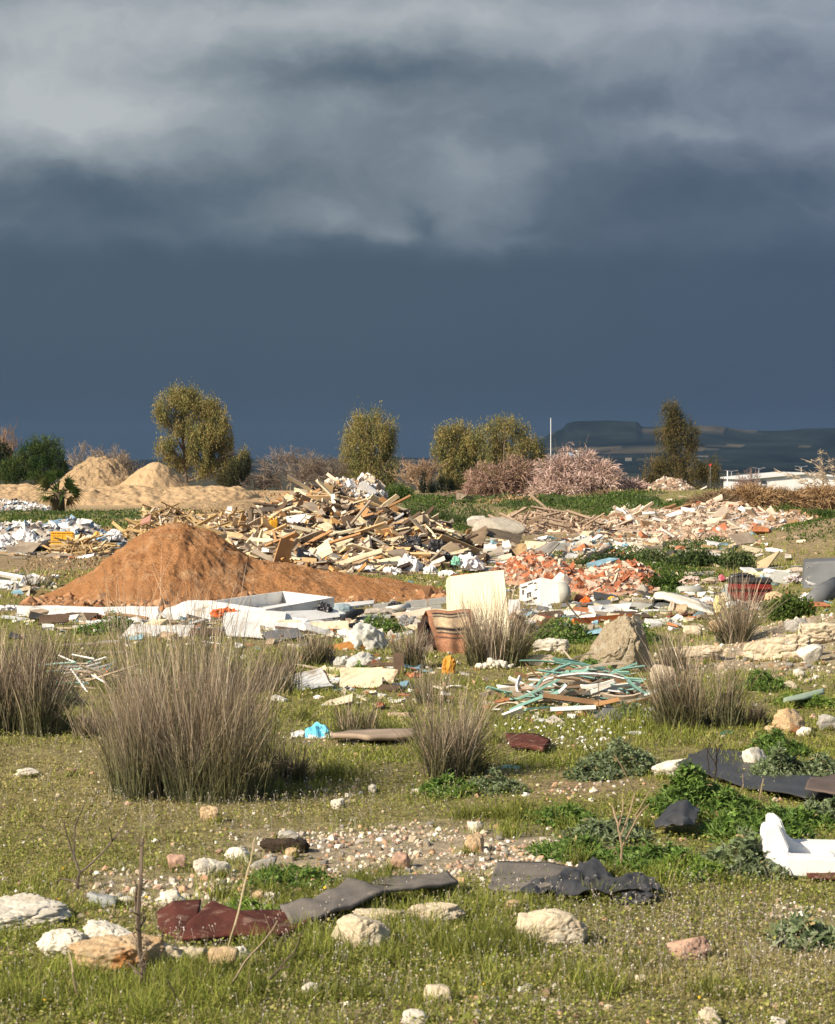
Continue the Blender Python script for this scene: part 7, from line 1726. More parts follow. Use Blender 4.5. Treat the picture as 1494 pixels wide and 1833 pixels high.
# ------------------------------------------------------------------ rush clumps
M_RUSH = mat('rush_stem', None, scale=6, var=.18, rough=.7, spec=.2, trans=.1)
RG_G = np.array([(.095, .11, .05), (.125, .135, .06), (.085, .09, .052), (.165, .16, .075)])
RG_D = np.array([(.43, .35, .25), (.32, .255, .20), (.50, .42, .325), (.23, .175, .14), (.40, .29, .19)])
def stems(n, Rb, H_, spread, rg, wd, pal, tipc, hvar=.3, droop=.08, lean=(0, 0), tus=None):
    a = rg.uniform(0, 2 * math.pi, n); r = Rb * np.sqrt(rg.random(n))
    P = np.c_[np.cos(a) * r, np.sin(a) * r * .8, np.zeros(n)]
    out = np.c_[np.cos(a), np.sin(a)] * (r / Rb)[:, None] * spread + rg.normal(size=(n, 2)) * spread * .34 + np.array(lean)[None]
    hh = H_ * (1 - hvar * rg.random(n) ** 1.2) * (1 - .30 * (r / Rb) ** 2)
    if tus is not None:                       # stems gathered in uneven tussocks, each with its own lean and height
        c, ln_, hf = tus; k = rg.integers(0, len(c), n); P[:, :2] = c[k] * Rb + rg.normal(size=(n, 2)) * Rb * .16
        out = out * .55 + c[k] * spread * .55 + ln_[k] * spread; hh = hh * hf[k]
    br = rg.random(n) < .12
    T_ = np.array([0, .3, .6, .85, 1.0]); V = []; C = []
    wa = rg.uniform(0, math.pi, n); side = np.c_[np.cos(wa), np.sin(wa), np.zeros(n)]
    bend = rg.normal(size=(n, 2)) * droop * np.where(br, 4., 1.)[:, None]
    w0 = wd * rg.uniform(.6, 1.3, n)
    base = pal[rg.integers(0, len(pal), n)] * rg.uniform(.5, 1.35, (n, 1)); tip = tipc[rg.integers(0, len(tipc), n)] * rg.uniform(.5, 1.3, (n, 1))
    for t, wf in zip(T_, (1, .95, .8, .6, .25)):
        q = P.copy(); q[:, :2] += out * (t ** 1.15 * hh)[:, None] + bend * (t * t * hh)[:, None]
        q[:, 2] = t * hh * (1 - .5 * (np.linalg.norm(out, axis=1) ** 2) * t).clip(.5, 1) * np.where(br, 1 - .55 * t, 1)
        V += [q - side * (w0 * wf)[:, None] / 2, q + side * (w0 * wf)[:, None] / 2]
        c = base * (1 - sstep(.15, .85, t)) + tip * sstep(.15, .85, t); C += [c, c]  # stems darker low down: own green, plus shade put into the base colour
    V = np.stack(V, 1); C = np.stack(C, 1)
    o_ = (np.arange(n) * 10)[:, None]
    Q = np.concatenate([o_ + np.array([[2 * k, 2 * k + 1, 2 * k + 3, 2 * k + 2]]) for k in range(4)])
    return V.reshape(-1, 3), [Q], C.reshape(-1, 3)
def rush(label, px, py, wpx, hpx, n, seed, green=.4, spread=.42, wd=.0045, lean=(0, 0), extra=1., base=.30, group=None, loc=None):
    rg = np.random.default_rng(seed); g = loc or gnd(px, py); s = g.y / F; Rb = wpx * s * base; H_ = hpx * s; g.z -= .02
    e = empty('rush_clump', g, label, 'rush clump', group)
    K = max(4, int(wpx / 14)); ca = rg.uniform(0, 6.28, K); cr = np.sqrt(rg.random(K)); tus = (np.c_[np.cos(ca) * cr, np.sin(ca) * cr * .8], rg.normal(size=(K, 2)) * .45, rg.uniform(.80, 1.14, K))
    A = Acc(); A.add(*stems(int(n * green * 1.2), Rb, H_ * .60, spread, rg, wd, RG_G, RG_G * np.array([1.5, 1.25, 1.3]), .5, lean=lean, tus=tus))
    obj('green_stems', np.concatenate(A.V), [np.concatenate(f) for f in A.F.values()], M_RUSH, e, cols=np.concatenate(A.C))
    A = Acc(); A.add(*stems(int(n * (1 - green)), Rb, H_, spread * .9, rg, wd * .85, RG_G * 1.15, RG_D, .36, .12, lean=lean, tus=tus))
    A.add(*stems(int(n * .05 * extra) + 4, Rb * .8, H_ * 1.28, spread * .7, rg, wd * .7, RG_D, RG_D * 1.35, .2, .15, lean=lean))
    obj('dry_stems', np.concatenate(A.V), [np.concatenate(f) for f in A.F.values()], M_RUSH, e, cols=np.concatenate(A.C))
    return e
rush('largest rush clump, brown topped, before the soil cone', 350, 1428, 330, 326, 4000, 2001, .26, .36, .0034, base=.37)
rush('rush clump cut by the picture edge with a dark hollow base', 22, 1312, 200, 190, 2600, 2002, .35, .38, .005, base=.36)
rush('rush clump bleached on one side beside the maroon plate', 798, 1392, 200, 180, 1900, 2003, .55, .55, .0040, base=.27)
rush('greenish rush clump beside the strip pile', 1245, 1300, 190, 165, 1900, 2004, .6, .42, .0046, base=.33)
rush('short dark rush tuft touching the greenish clump', 1342, 1298, 72, 66, 600, 2005, .75, .38, .0046, base=.36)
rush('straw coloured rush clump in front of the refrigerator door', 886, 1192, 130, 140, 1300, 2006, .5, .42, .006, base=.34, extra=3)
rush('dark rush clump beside the blanket chair', 742, 1196, 76, 84, 800, 2007, .5, .36, .006, base=.36)
rush('rush clump behind the largest clump near the orange carpet roll', 552, 1190, 100, 84, 700, 2008, .6, .45, .006, base=.36)
rush('loose green rush tuft behind the buried plank', 640, 1316, 120, 86, 800, 2009, .85, .45, .0046, base=.36)
rush('thin bleached rush clump growing before the red bin', 1320, 1150, 120, 124, 620, 2010, .4, .60, .006, base=.22, extra=5)
rush('small rush tuft between the first two clumps', 158, 1318, 90, 72, 480, 2011, .7, .45, .005, base=.36)
rush('sparse straw stems standing at the edge of the largest clump', 520, 1398, 110, 110, 420, 2012, .65, .5, .0046, base=.4)
rush('sparse green rush tuft behind the largest clump', 470, 1240, 140, 110, 700, 2013, .6, .45, .0055, base=.4)
rush('thin tall straw stems rising before the soil cone', 300, 1240, 260, 250, 330, 2014, .1, .32, .005, base=.45, extra=2)
rush('low grassy rush tuft at the foot of the bank', 1200, 1200, 80, 90, 380, 2015, .6, .5, .006, base=.36)
rush('sparse straw stems beside the dark wooden post', 770, 1262, 80, 100, 170, 2016, .3, .5, .005, base=.36)
rush('grassy tuft with bleached stems before the cream flat panel', 110, 1190, 130, 90, 480, 2017, .5, .5, .0055, base=.4)
rush('small straw tuft above the soil cone foot', 60, 1050, 60, 40, 180, 2018, .4, .5, .012, base=.4)

# ------------------------------------------------------------------ dry stalks close by
def stalk(label, px, py, parts, col, seed, d=None, group=None, r=.004, cat='dry stalk', name='dry_stalk'):
    """parts: photo polylines of one branching stem, all at about the root's distance"""
    g = gnd(px, py) if d is None else Vector((X(px, d), d, h1(X(px, d), d))); rg = np.random.default_rng(seed)
    lines, cols = [], []
    if len(parts) > 6:        # fuzzy side twigs
        main = parts[0][0]; parts = list(parts)
        for q in range(26):
            i = int(rg.integers(0, len(main) - 1)); f = rg.random(); a, b = main[i][0] * (1 - f) + main[i + 1][0] * f, main[i][1] * (1 - f) + main[i + 1][1] * f; sg = rg.choice([-1, 1]); ln = rg.uniform(5, 16)
            parts.append(([(a, b), (a + sg * ln * .6, b - ln * .5), (a + sg * ln, b - ln * rg.uniform(.9, 1.6))], .0022))
    for pts, rr_ in parts:
        P = []
        for k, (a, b) in enumerate(pts): P.append(np.array(at(a, b, g.y + rg.normal() * .03 * (k > 0))) - np.array(g))
        P = np.array(P); t = np.linspace(0, 1, len(P)); tt_ = np.linspace(0, 1, len(P) * 3); Pi = np.stack([np.interp(tt_, t, P[:, i]) for i in range(3)], 1) + rg.normal(size=(len(tt_), 3)) * .0015
        lines.append((Pi, np.linspace(rr_, rr_ * .5, len(tt_)))); cols.append(np.array(col) * rg.uniform(.8, 1.2))
    A = tubes_np(lines, 5, cols)
    return tag(obj(name, np.concatenate(A.V), [np.concatenate(f) for f in A.F.values()], M_TWIG, None, g, cols=np.concatenate(A.C)), label, cat, group)
stalk('tall thick dry stalk with fuzzy side twigs at the bottom edge', 262, 1800, [([(272, 1840), (258, 1760), (250, 1700), (247, 1640), (252, 1570), (254, 1500)], 0.0112), ([(256, 1750), (240, 1735), (228, 1720)], 0.0048), ([(250, 1690), (236, 1668)], 0.0048), ([(250, 1660), (262, 1640)], 0.0048), ([(247, 1640), (242, 1610), (244, 1590)], 0.0064), ([(250, 1720), (262, 1700)], 0.0048), ([(249, 1600), (240, 1575)], 0.0040), ([(256, 1770), (268, 1750)], 0.0040)], (.17, .13, .10), 1, d=7.5)
stalk('grey forked weed stalk rising from the pale ledge', 140, 1620, [([(138, 1630), (140, 1570), (144, 1558)], 0.0080), ([(142, 1560), (130, 1530), (120, 1500), (114, 1470)], 0.0056), ([(144, 1562), (180, 1530), (205, 1500), (230, 1470)], 0.0056), ([(140, 1580), (110, 1572), (85, 1590)], 0.0048), ([(132, 1535), (134, 1480), (150, 1440)], 0.0048), ([(200, 1506), (196, 1480)], 0.0040)], (.13, .105, .085), 2, d=9.4)
stalk('straight pale straw leaning over the pale ledge', 120, 1740, [([(146, 1833), (130, 1740), (122, 1700)], 0.0048), ([(128, 1730), (122, 1710)], 0.0032)], (.40, .32, .2), 3, d=7.4)
stalk('long dark bent stem sweeping across the bottom grass', 430, 1800, [([(380, 1840), (440, 1790), (500, 1735), (530, 1700), (540, 1670)], 0.0056), ([(500, 1735), (520, 1730)], 0.0032)], (.10, .08, .06), 4, d=7.5)
stalk('second bent stem, pale tipped, crossing the bottom grass', 400, 1800, [([(372, 1833), (410, 1770), (440, 1720), (480, 1675), (498, 1648)], 0.0056)], (.33, .26, .17), 5, d=7.5)
stalk('thin straw rising beside the maroon carpet', 400, 1790, [([(398, 1780), (402, 1720), (420, 1660), (436, 1590), (450, 1530), (456, 1500)], 0.0048)], (.42, .34, .22), 6, d=8.0)
stalk('short dark twig near the bottom of the grass', 330, 1820, [([(345, 1838), (320, 1790), (300, 1755)], 0.0048), ([(322, 1795), (335, 1770)], 0.0032), ([(360, 1833), (380, 1800), (390, 1780)], 0.0048)], (.10, .08, .06), 7, d=7.3)
stalk('branching dry weed stalk beside the torn black bag', 1112, 1560, [([(1112, 1560), (1112, 1510), (1105, 1470), (1095, 1440)], .006), ([(1112, 1520), (1130, 1480), (1150, 1450), (1162, 1440)], .005), ([(1110, 1500), (1128, 1450), (1136, 1420), (1122, 1390), (1100, 1350)], .004), ([(1108, 1480), (1116, 1440), (1112, 1425)], .004), ([(1130, 1470), (1160, 1420), (1175, 1400)], .003), ([(1112, 1535), (1098, 1520)], .003)], (.34, .25, .17), 8)
stalk('charred forked twig standing on the black rubber sheet', 1280, 1408, [([(1280, 1410), (1281, 1370), (1284, 1345), (1292, 1332)], .007), ([(1281, 1368), (1270, 1350), (1266, 1340)], .005), ([(1284, 1348), (1280, 1332)], .005), ([(1281, 1398), (1268, 1385), (1266, 1340), (1270, 1330)], .005)], (.05, .042, .036), 9)
stalk('pale broken stub beside the black rubber sheet', 1360, 1435, [([(1358, 1440), (1362, 1418), (1366, 1394)], .006)], (.40, .31, .2), 10)
stalk('thin pale stub next to the charred twig', 1326, 1420, [([(1324, 1425), (1330, 1405), (1330, 1385)], .004)], (.36, .27, .19), 11)
stalk('thin dark stem standing in front of the strip pile', 1070, 1290, [([(1072, 1300), (1071, 1250), (1070, 1200), (1058, 1190)], .003), ([(1071, 1255), (1062, 1240)], .002), ([(1071, 1225), (1078, 1212)], .002)], (.12, .10, .08), 12)
stalk('grey mullein-like stalk on the rocky bank', 1352, 1215, [([(1354, 1222), (1350, 1190), (1347, 1164)], .006), ([(1351, 1195), (1344, 1188)], .003)], (.2, .17, .14), 13)
stalk('bare stick curving beside the wedge boulder', 985, 1165, [([(966, 1156), (1000, 1156), (1018, 1164)], .012), ([(970, 1184), (990, 1192), (1010, 1202)], .010)], (.10, .08, .06), 14)
stalk('leaning stick crossing behind the wedge boulder', 1045, 1110, [([(1012, 1076), (1028, 1098), (1058, 1126)], .012)], (.16, .12, .09), 15, d=25)
for k in range(16):
    rg = np.random.default_rng(2300 + k); px = rg.uniform(20, 1480); py = rg.uniform(1640, 1815); hh = rg.uniform(60, 150); a = rg.normal() * .35
    stalk('thin dry straw rising from the bottom grass', px, py, [([(px, py), (px + a * hh * .4, py - hh * .5), (px + a * hh + rg.normal() * 8, py - hh)], .0014)], (.30, .24, .14), 40 + k, None, 'thin straws in the bottom grass')

# ------------------------------------------------------------------ leafy weeds
def leaf_tmpl(teeth=3, cup=.12):
    L_, Rr = [(0, 0, 0)], [(0, 0, 0)]
    pts = []
    for k in range(teeth):
        t0 = (k + .25) / teeth; t1 = (k + .75) / teeth; w_ = math.sin(math.pi * min(t0 * .9 + .1, 1)) * .34
        pts += [(w_ * 1.25, t0), (w_ * .55, t1)]
    V = [(0, 0, 0)] + [(w, t, cup * w * 2 - .35 * t * t) for w, t in pts] + [(0, 1, -.36)] + [(-w, t, cup * w * 2 - .35 * t * t) for w, t in reversed(pts)]
    ctr = [(0, t, -.35 * t * t) for _, t in pts]
    n = len(pts); V = V + ctr; o_ = 2 * n + 2
    Fq = []
    for k in range(n - 1):
        Fq += [(o_ + k, 1 + k, 2 + k, o_ + k + 1), (o_ + k + 1, 2 * n + 1 - k - 1, 2 * n + 1 - k, o_ + k)]
    Ft = [(0, 1, o_), (o_, 2 * n + 1, 0), (o_ + n - 1, n, n + 1), (n + 1, n + 2, o_ + n - 1)]
    return np.array(V, float), [np.array(Fq), np.array(Ft)]
LT = [leaf_tmpl(3), leaf_tmpl(2, .2), leaf_tmpl(4, .05)]
M_WEED = mat('weed_leaf', None, scale=20, var=.15, rough=.55, spec=.3, trans=.25)
W_G = np.array([(.10, .18, .032), (.14, .23, .045), (.075, .14, .03), (.19, .28, .07)])
W_S = np.array([(.20, .25, .125), (.14, .19, .085), (.27, .32, .19), (.11, .15, .07)])
W_L = np.array([(.18, .27, .045), (.23, .32, .06), (.13, .21, .04)])
def weed(label, px, py, wpx, hpx, n, pal, seed, leaf=.06, tm=0, group=None, dens=1.):
    leaf *= .68; n = int(n * 1.9); rg = np.random.default_rng(seed); g = gnd(px, py); s = g.y / F; W_ = wpx * s / 2; H_ = hpx * s; n = int(n * dens)
    a = rg.uniform(0, 6.28, n); r = np.sqrt(rg.random(n)); cl = fbm(np.c_[np.cos(a) * r * 2.2, np.sin(a) * r * 2.2, np.full(n, seed)], 2, seed)
    rag_ = 1 + .45 * fbm(np.c_[np.cos(a) * 1.6, np.sin(a) * 1.6, np.full(n, seed * .7)], 3, seed + 2); out_ = rg.random(n) < .10; rag_ = np.where(out_, rag_ * rg.uniform(1, 1.5, n), rag_)
    x = np.cos(a) * r * W_ * rag_; y = np.sin(a) * r * W_ * 1.1 * rag_
    zt = H_ * np.clip((1 - r ** 1.4) * (.62 + 1.15 * cl), .08, 1.15) * np.where(out_, .4, 1); z = zt * rg.uniform(.25, 1, n) ** .6
    z = z + hgt(g.x + x, g.y + y) - g.z
    M_ = rotm(rg.uniform(0, 6.28, n), rg.normal(size=n) * .5 + .25, rg.normal(size=n) * .45)
    s_ = leaf * rg.uniform(.5, 1.4, n); C = pal[rg.integers(0, len(pal), n)] * rg.uniform(.55, 1.35, (n, 1)) * (1 + .35 * cl[:, None])
    dead = rg.random(n) < .05; C[dead] = np.array((.34, .27, .13)) * rg.uniform(.6, 1.2, (dead.sum(), 1))
    A = Acc(); A.add(*scatter(LT[tm][0], LT[tm][1], np.c_[x, y, z], M_, s_, C))
    # upright grassy shoots in it
    k = n // 7; b = rg.integers(0, n, k)
    A.add(*scatter(LT[1][0] * np.array([.22, 1, 1]), LT[1][1], np.c_[x, y, z][b], rotm(rg.uniform(0, 6.28, k), rg.uniform(.7, 1.5, k), rg.normal(size=k) * .3), leaf * 1.6 * rg.uniform(.6, 1.3, k), pal[rg.integers(0, len(pal), k)] * 1.15))
    return tag(obj('leafy_weed', np.concatenate(A.V), [np.concatenate(f) for f in A.F.values()], M_WEED, None, g, cols=np.concatenate(A.C)), label, 'weed', group)
WEEDS = [('dense bright green weed mass over the black rubber sheet edge', 1250, 1452, 190, 84, 2600, W_G, .055, 0), ('green weed mass behind the black sheet lump', 1345, 1490, 190, 70, 2300, W_G, .055, 0), ('silvery thistle leaves before the polystyrene piece', 1330, 1560, 180, 62, 1700, W_S, .06, 2),
         ('bright grassy weed patch around the dry branching stalk', 1170, 1555, 180, 62, 1700, W_G, .05, 1), ('lighter weeds in front of the black sheet lump', 1230, 1570, 150, 50, 1300, W_L, .05, 0), ('silvery weed behind the dry branching stalk', 1090, 1500, 150, 56, 1300, W_S, .05, 2),
         ('weed mass at the gravel edge', 1020, 1530, 140, 52, 1200, W_G, .045, 0), ('grey-green weeds behind the black rubber sheet', 1430, 1392, 180, 66, 1900, W_S, .055, 2), ('ferny weed beside the speckled boulder', 1390, 1350, 110, 44, 1000, W_G, .05, 2),
         ('dull green weed bank before the greenish rushes', 1110, 1378, 170, 56, 1700, W_S, .045, 0), ('grey-green weed by the daisies', 1060, 1392, 90, 34, 700, W_S, .045, 0), ('leafy weed below the bleached rush clump', 800, 1420, 120, 40, 1100, W_G, .05, 0),
         ('second leafy weed below the bleached rush clump', 880, 1412, 110, 36, 900, W_S, .05, 0), ('weed tuft at the polystyrene end', 1425, 1480, 120, 46, 900, W_G, .055, 0), ('dark leafy weeds under the wedge boulder', 1060, 1206, 90, 34, 700, W_G, .055, 0),
         ('leafy weeds by the rust red panel', 1010, 1150, 130, 44, 1100, W_G, .06, 0), ('dark weeds by the grey breeze blocks', 682, 1132, 90, 38, 800, W_G, .06, 0), ('leafy weed at the strip pile end', 1130, 1286, 70, 34, 500, W_S, .05, 0),
         ('silvery rosette at the bottom edge of the grass', 1440, 1690, 120, 34, 420, W_S * 1.15, .075, 2), ('weed patch on the bank foot', 1440, 1262, 120, 30, 800, W_L, .05, 0), ('weeds before the pale bank ledges', 1370, 1232, 100, 34, 700, W_G, .05, 0),
         ('low green weeds beneath the cream box side', 1150, 1150, 110, 30, 700, W_G, .055, 0), ('green weeds under the dark board', 200, 1128, 130, 30, 700, W_G, .055, 0), ('grey-green clump beside the dark rush', 118, 1262, 60, 50, 600, W_S, .05, 1),
         ('green weeds by the torn bag and gravel', 1000, 1470, 120, 36, 800, W_G, .045, 0), ('weed tuft by the maroon carpet peak', 440, 1640, 120, 36, 600, W_L, .045, 1), ('small weeds among the concrete lumps', 520, 1580, 150, 30, 700, W_G, .04, 0),
         ('weeds beside the grey basin', 1190, 1082, 110, 28, 700, W_G, .06, 0), ('leafy weed by the dark wooden post', 640, 1216, 70, 30, 420, W_G, .055, 0), ('weeds at the picture edge behind the polystyrene', 1480, 1470, 110, 50, 800, W_S, .055, 0)]
for k, (lab, px, py, w_, h_, n, pal, lf, tm) in enumerate(WEEDS): weed(lab, px, py, w_, h_, n, pal, 3000 + k, lf * .8, tm, dens=1.35)

# ------------------------------------------------------------------ grass and ground cover: uncountable
rg = np.random.default_rng(17)
def blade(bend, wd=1.0):
    return np.array([[-.5 * wd, 0, 0], [.5 * wd, 0, 0], [.38 * wd, bend * .3, .5], [-.38 * wd, bend * .3, .5], [0, bend, 1.0 - bend * .25]], float)
BF = [np.array([[0, 1, 2, 3]]), np.array([[3, 2, 4]])]
M_GRASS = mat('grass_blade', None, scale=9, var=.15, rough=.65, spec=.2, trans=.3)
GG = np.array([(.22, .255, .045), (.27, .30, .06), (.17, .21, .04), (.33, .335, .085)])
GO = np.array([(.37, .32, .125), (.31, .285, .105), (.45, .385, .18), (.28, .27, .09)])
GS = np.array([(.36, .28, .15), (.30, .225, .12)])
def field(n, dlo, dhi, hl, hh, wpx, seed, greenbias=0., dens=None, pw=2.0):
    rg = np.random.default_rng(seed); x, y = ground_pts(n, dlo, dhi, rg); n = len(x)
    gr_, di_, ol_ = ground_mix(x, y); px, py = flatpix(x, y)
    patch = n2(x, y, 1.4, 3, 31)
    p = np.clip(1.1 - gr_ * 1.15 - di_ * 1.05, .04, 1) * np.clip(.72 + patch * 1.5, .05, 1)
    k = rg.random(n) < p
    x, y, ol_, patch, px, py = x[k], y[k], ol_[k], patch[k], px[k], py[k]; n = len(x); z = hgt(x, y)
    lush = np.clip(zone(px, py, (330, 1770), 420, 50) + zone(px, py, (1050, 1310), 150, 35) + .8 * zone(px, py, (620, 1640), 300, 50) + .7 * zone(px, py, (850, 1690), 250, 60) + .6 * zone(px, py, (1200, 1480), 260, 80) + .5 * patch + greenbias, 0, 1)
    dry = np.clip(ol_ * 1.1 + .5 * n2(x, y, 1.6, 3, 33) - lush * .55 + .16, .04, .97)
    C = GG[rg.integers(0, 4, n)]; dm = rg.random(n) < dry; C[dm] = GO[rg.integers(0, 4, dm.sum())]; sm = rg.random(n) < .05; C[sm] = GS[rg.integers(0, 2, sm.sum())]
    C = C * rg.uniform(.6, 1.35, (n, 1)) * (1 + .3 * patch[:, None])
    clump = np.clip(n2(x, y, 2.6, 2, 37) * 2.2, 0, 1.2)
    ht = (hl + (hh - hl) * rg.random(n) ** 1.6) * (.55 + .65 * lush) * np.where(dm, .75, 1.) * (.8 + .9 * clump)
    lawn = zone(px, py, (1050, 1318), 130, 22); ht = ht * (1 - .5 * lawn)
    w_ = wpx * y / 2219. * rg.uniform(.7, 1.4, n)
    A = Acc(); b = rg.integers(0, 6, n)
    for j in range(6):
        q = b == j; m = q.sum()
        T_ = blade([.05, .2, .35, .5, .7, .9][j])
        A.add(*scatter(T_, BF, np.c_[x, y, z - .004][q], rotm(rg.uniform(0, 6.28, m), rg.normal(size=m) * .28, rg.normal(size=m) * .28), np.stack([w_[q], ht[q], ht[q]], 1), C[q]))
    return A
A = field(300000, 6.6, 14, .010, .065, .85, 41); tag(A.build('grass', M_GRASS), None, None, None, 'stuff')
A = field(210000, 13, 34, .02, .10, .85, 42, .1); tag(A.build('grass', M_GRASS), None, None, None, 'stuff')
A = field(110000, 33, 120, .03, .16, 1.0, 43, .15); tag(A.build('grass', M_GRASS), None, None, None, 'stuff')
# small leaves of clover and low herbs with dry seed heads between the blades
x, y = ground_pts(170000, 6.6, 24, rg); gr_, di_, ol_ = ground_mix(x, y); patch = n2(x, y, 1.1, 3, 35)
k = rg.random(len(x)) < np.clip(.75 - gr_ - di_ * .8 + patch * 1.1, .02, 1); x, y, ol_ = x[k], y[k], ol_[k]; n = len(x)
z = hgt(x, y) + rg.uniform(.004, .035, n)
C = np.where((rg.random(n) < ol_ * .8 + .1)[:, None], GO[rg.integers(0, 4, n)], GG[rg.integers(0, 4, n)]) * rg.uniform(.7, 1.35, (n, 1))
V, Fs, Cc = scatter(LEAF_T * np.array([1, 1, 1]), LEAF_F, np.c_[x, y, z], rotm(rg.uniform(0, 6.28, n), 1.2 + rg.normal(size=n) * .5, rg.normal(size=n) * .5), .011 * rg.uniform(.6, 1.5, n) * (.7 + y / 30), C)
tag(obj('undergrowth', V, Fs, M_GRASS, cols=Cc), None, None, None, 'stuff')
# seed heads on thin stems
x, y = ground_pts(26000, 6.6, 17, rg); gr_, di_, ol_ = ground_mix(x, y); px, py = flatpix(x, y)
p = np.clip(.35 * ol_ + .6 * zone(px, py, (1250, 1660), 380, 90) + .45 * zone(px, py, (620, 1700), 420, 70) + .8 * zone(px, py, (420, 1420), 330, 60) + .25 * n2(x, y, .8, 2, 51) + .03, 0, 1) * (1 - np.clip(gr_ + di_, 0, .9))
k = rg.random(len(x)) < p; x, y = x[k], y[k]; n = len(x); h_ = rg.uniform(.02, .075, n); z = hgt(x, y)
lx, ly = rg.normal(size=(2, n)) * .018
A = Acc()
OV = np.array([[1, 0, 0], [-1, 0, 0], [0, 1, 0], [0, -1, 0], [0, 0, 1.3], [0, 0, -1]], float); OF = [np.array([[0, 2, 4], [2, 1, 4], [1, 3, 4], [3, 0, 4], [2, 0, 5], [1, 2, 5], [3, 1, 5], [0, 3, 5]])]
hc_ = np.array([(.46, .40, .32), (.36, .30, .22), (.56, .52, .46), (.40, .36, .31)])[rg.integers(0, 4, n)] * rg.uniform(.75, 1.2, (n, 1))
s_ = .0030 * rg.uniform(.6, 1.5, n)
A.add(*scatter(OV, OF, np.c_[x + lx, y + ly, z + h_], rotm(rg.uniform(0, 6, n), rg.normal(size=n) * .3, rg.normal(size=n) * .3), s_, hc_))
st = np.stack([np.c_[x - .0006, y, z], np.c_[x + .0006, y, z], np.c_[x + lx + .0006, y + ly, z + h_], np.c_[x + lx - .0006, y + ly, z + h_]], 1).reshape(-1, 3)
A.add(st, [(np.arange(n) * 4)[:, None] + np.arange(4)[None]], np.repeat(hc_ * .6, 4, 0))
tag(A.build('seed_heads', M_DEBRIS), None, None, None, 'stuff')
# daisies on the lawn and a few yellow flowers
rg = np.random.default_rng(88); pts = []
for i in range(90):
    px, py = 1010 + rg.normal() * 70, 1318 + rg.normal() * 14
    if px > 880: pts.append((gnd(px, py), (.80, .80, .76)))
for i in range(60):
    px, py = 900 + rg.normal() * 90, 1344 + rg.normal() * 8; pts.append((gnd(1050 + (px - 900) * .6, py), (.78, .77, .7)))
for i in range(60):
    px, py = rg.uniform(0, 1494), rg.uniform(1560, 1820); pts.append((gnd(px, py), (.80, .50, .03) if rg.random() < .4 else (.74, .72, .68)))
A = Acc(); th_ = np.arange(8) * math.pi / 4; FV = np.c_[np.cos(th_) * np.where(np.arange(8) % 2, .6, 1), np.sin(th_) * np.where(np.arange(8) % 2, .6, 1), np.zeros(8)]; FV = np.concatenate([FV, [[0, 0, .35]]]); FF = [np.array([[k, (k + 1) % 8, 8] for k in range(8)])]
P = np.array([np.array(g) + np.array([0, 0, .035]) for g, c in pts]); C = np.array([c for g, c in pts]); n = len(P)
A.add(*scatter(FV, FF, P, rotm(rg.uniform(0, 6, n), .7 + rg.normal(size=n) * .3, rg.normal(size=n) * .3), .009 * (P[:, 1] / 12) * rg.uniform(.7, 1.3, n), C))
tag(A.build('wild_flowers', M_DEBRIS), None, None, None, 'stuff')

# green and brown undergrowth of the waste ground beyond the heaps
def under(n, boxes, size, seed, pal, hmax):
    rg = np.random.default_rng(seed); A = Acc(); w_ = np.array([b[5] for b in boxes], float); w_ /= w_.sum()
    for (px0, px1, d0, d1, hm, _), f in zip(boxes, w_):
        m = int(n * f); d = rg.uniform(d0, d1, m); x = (rg.uniform(px0, px1, m) - CX) / F * d
        c = fbm(np.c_[x * .5, d * .3, x * 0 + seed], 3, seed); fx = (x / d * F + CX - px0) / (px1 - px0); fd = (d - d0) / (d1 - d0); e_ = np.minimum(np.minimum(fx, 1 - fx), np.minimum(fd, 1 - fd)) * 6; c = c - .6 * np.clip(1 - e_, 0, 1); k = c > -.25 + .25 * rg.random(m); x, d, c = x[k], d[k], c[k]; m = len(x)
        hh = hm * np.clip(.35 + 1.1 * c, .08, 1) * (.7 + .5 * n2(x, d, 1.7, 2, seed))
        z = hgt(x, d) + hh * rg.uniform(.05, 1, m) ** .7
        C = np.asarray(pal)[np.clip(((n2(x, d, .35, 2, seed + 1) + 1) / 2 * len(pal) + rg.normal(size=m) * .9), 0, len(pal) - 1).astype(int)] * rg.uniform(.7, 1.3, (m, 1))
        s_ = size * rg.uniform(.6, 1.4, m) * (d / 80)
        A.add(*scatter(LEAF_T, LEAF_F, np.c_[x, d, z], rotm(rg.uniform(0, 6.28, m), rg.normal(size=m) * .9, rg.normal(size=m) * .6), np.stack([s_ * .7, s_, s_], 1), C))
    return A
A = under(120000, [(690, 1190, 70, 112, .62, 4), (680, 900, 56, 74, .6, 1.4), (1000, 1500, 66, 95, .40, 1.6), (-80, 420, 58, 84, .28, 2), (380, 480, 60, 82, .3, .7), (1040, 1330, 40, 50, .32, 1.6), (1090, 1330, 30, 40, .28, 1.2), (1380, 1560, 36, 60, .10, 1.2), (1390, 1560, 62, 80, .4, 1.1), (940, 1040, 40, 52, .2, .5)], .085, 61, DGR + GRN + [(.12, .14, .05)], .8)
tag(A.build('undergrowth', M_LEAF), None, None, None, 'stuff')
A = under(26000, [(-60, 260, 52, 62, .22, 1), (1180, 1500, 56, 100, .35, 2), (690, 1000, 80, 100, .4, 1), (0, 320, 33, 45, .08, .6), (250, 640, 66, 90, .14, 1), (-60, 600, 112, 118, .8, .6)], .10, 62, DRY + [(.30, .23, .12), (.22, .18, .09)], .5)
tag(A.build('dead_undergrowth', M_STRAW), None, None, None, 'stuff')

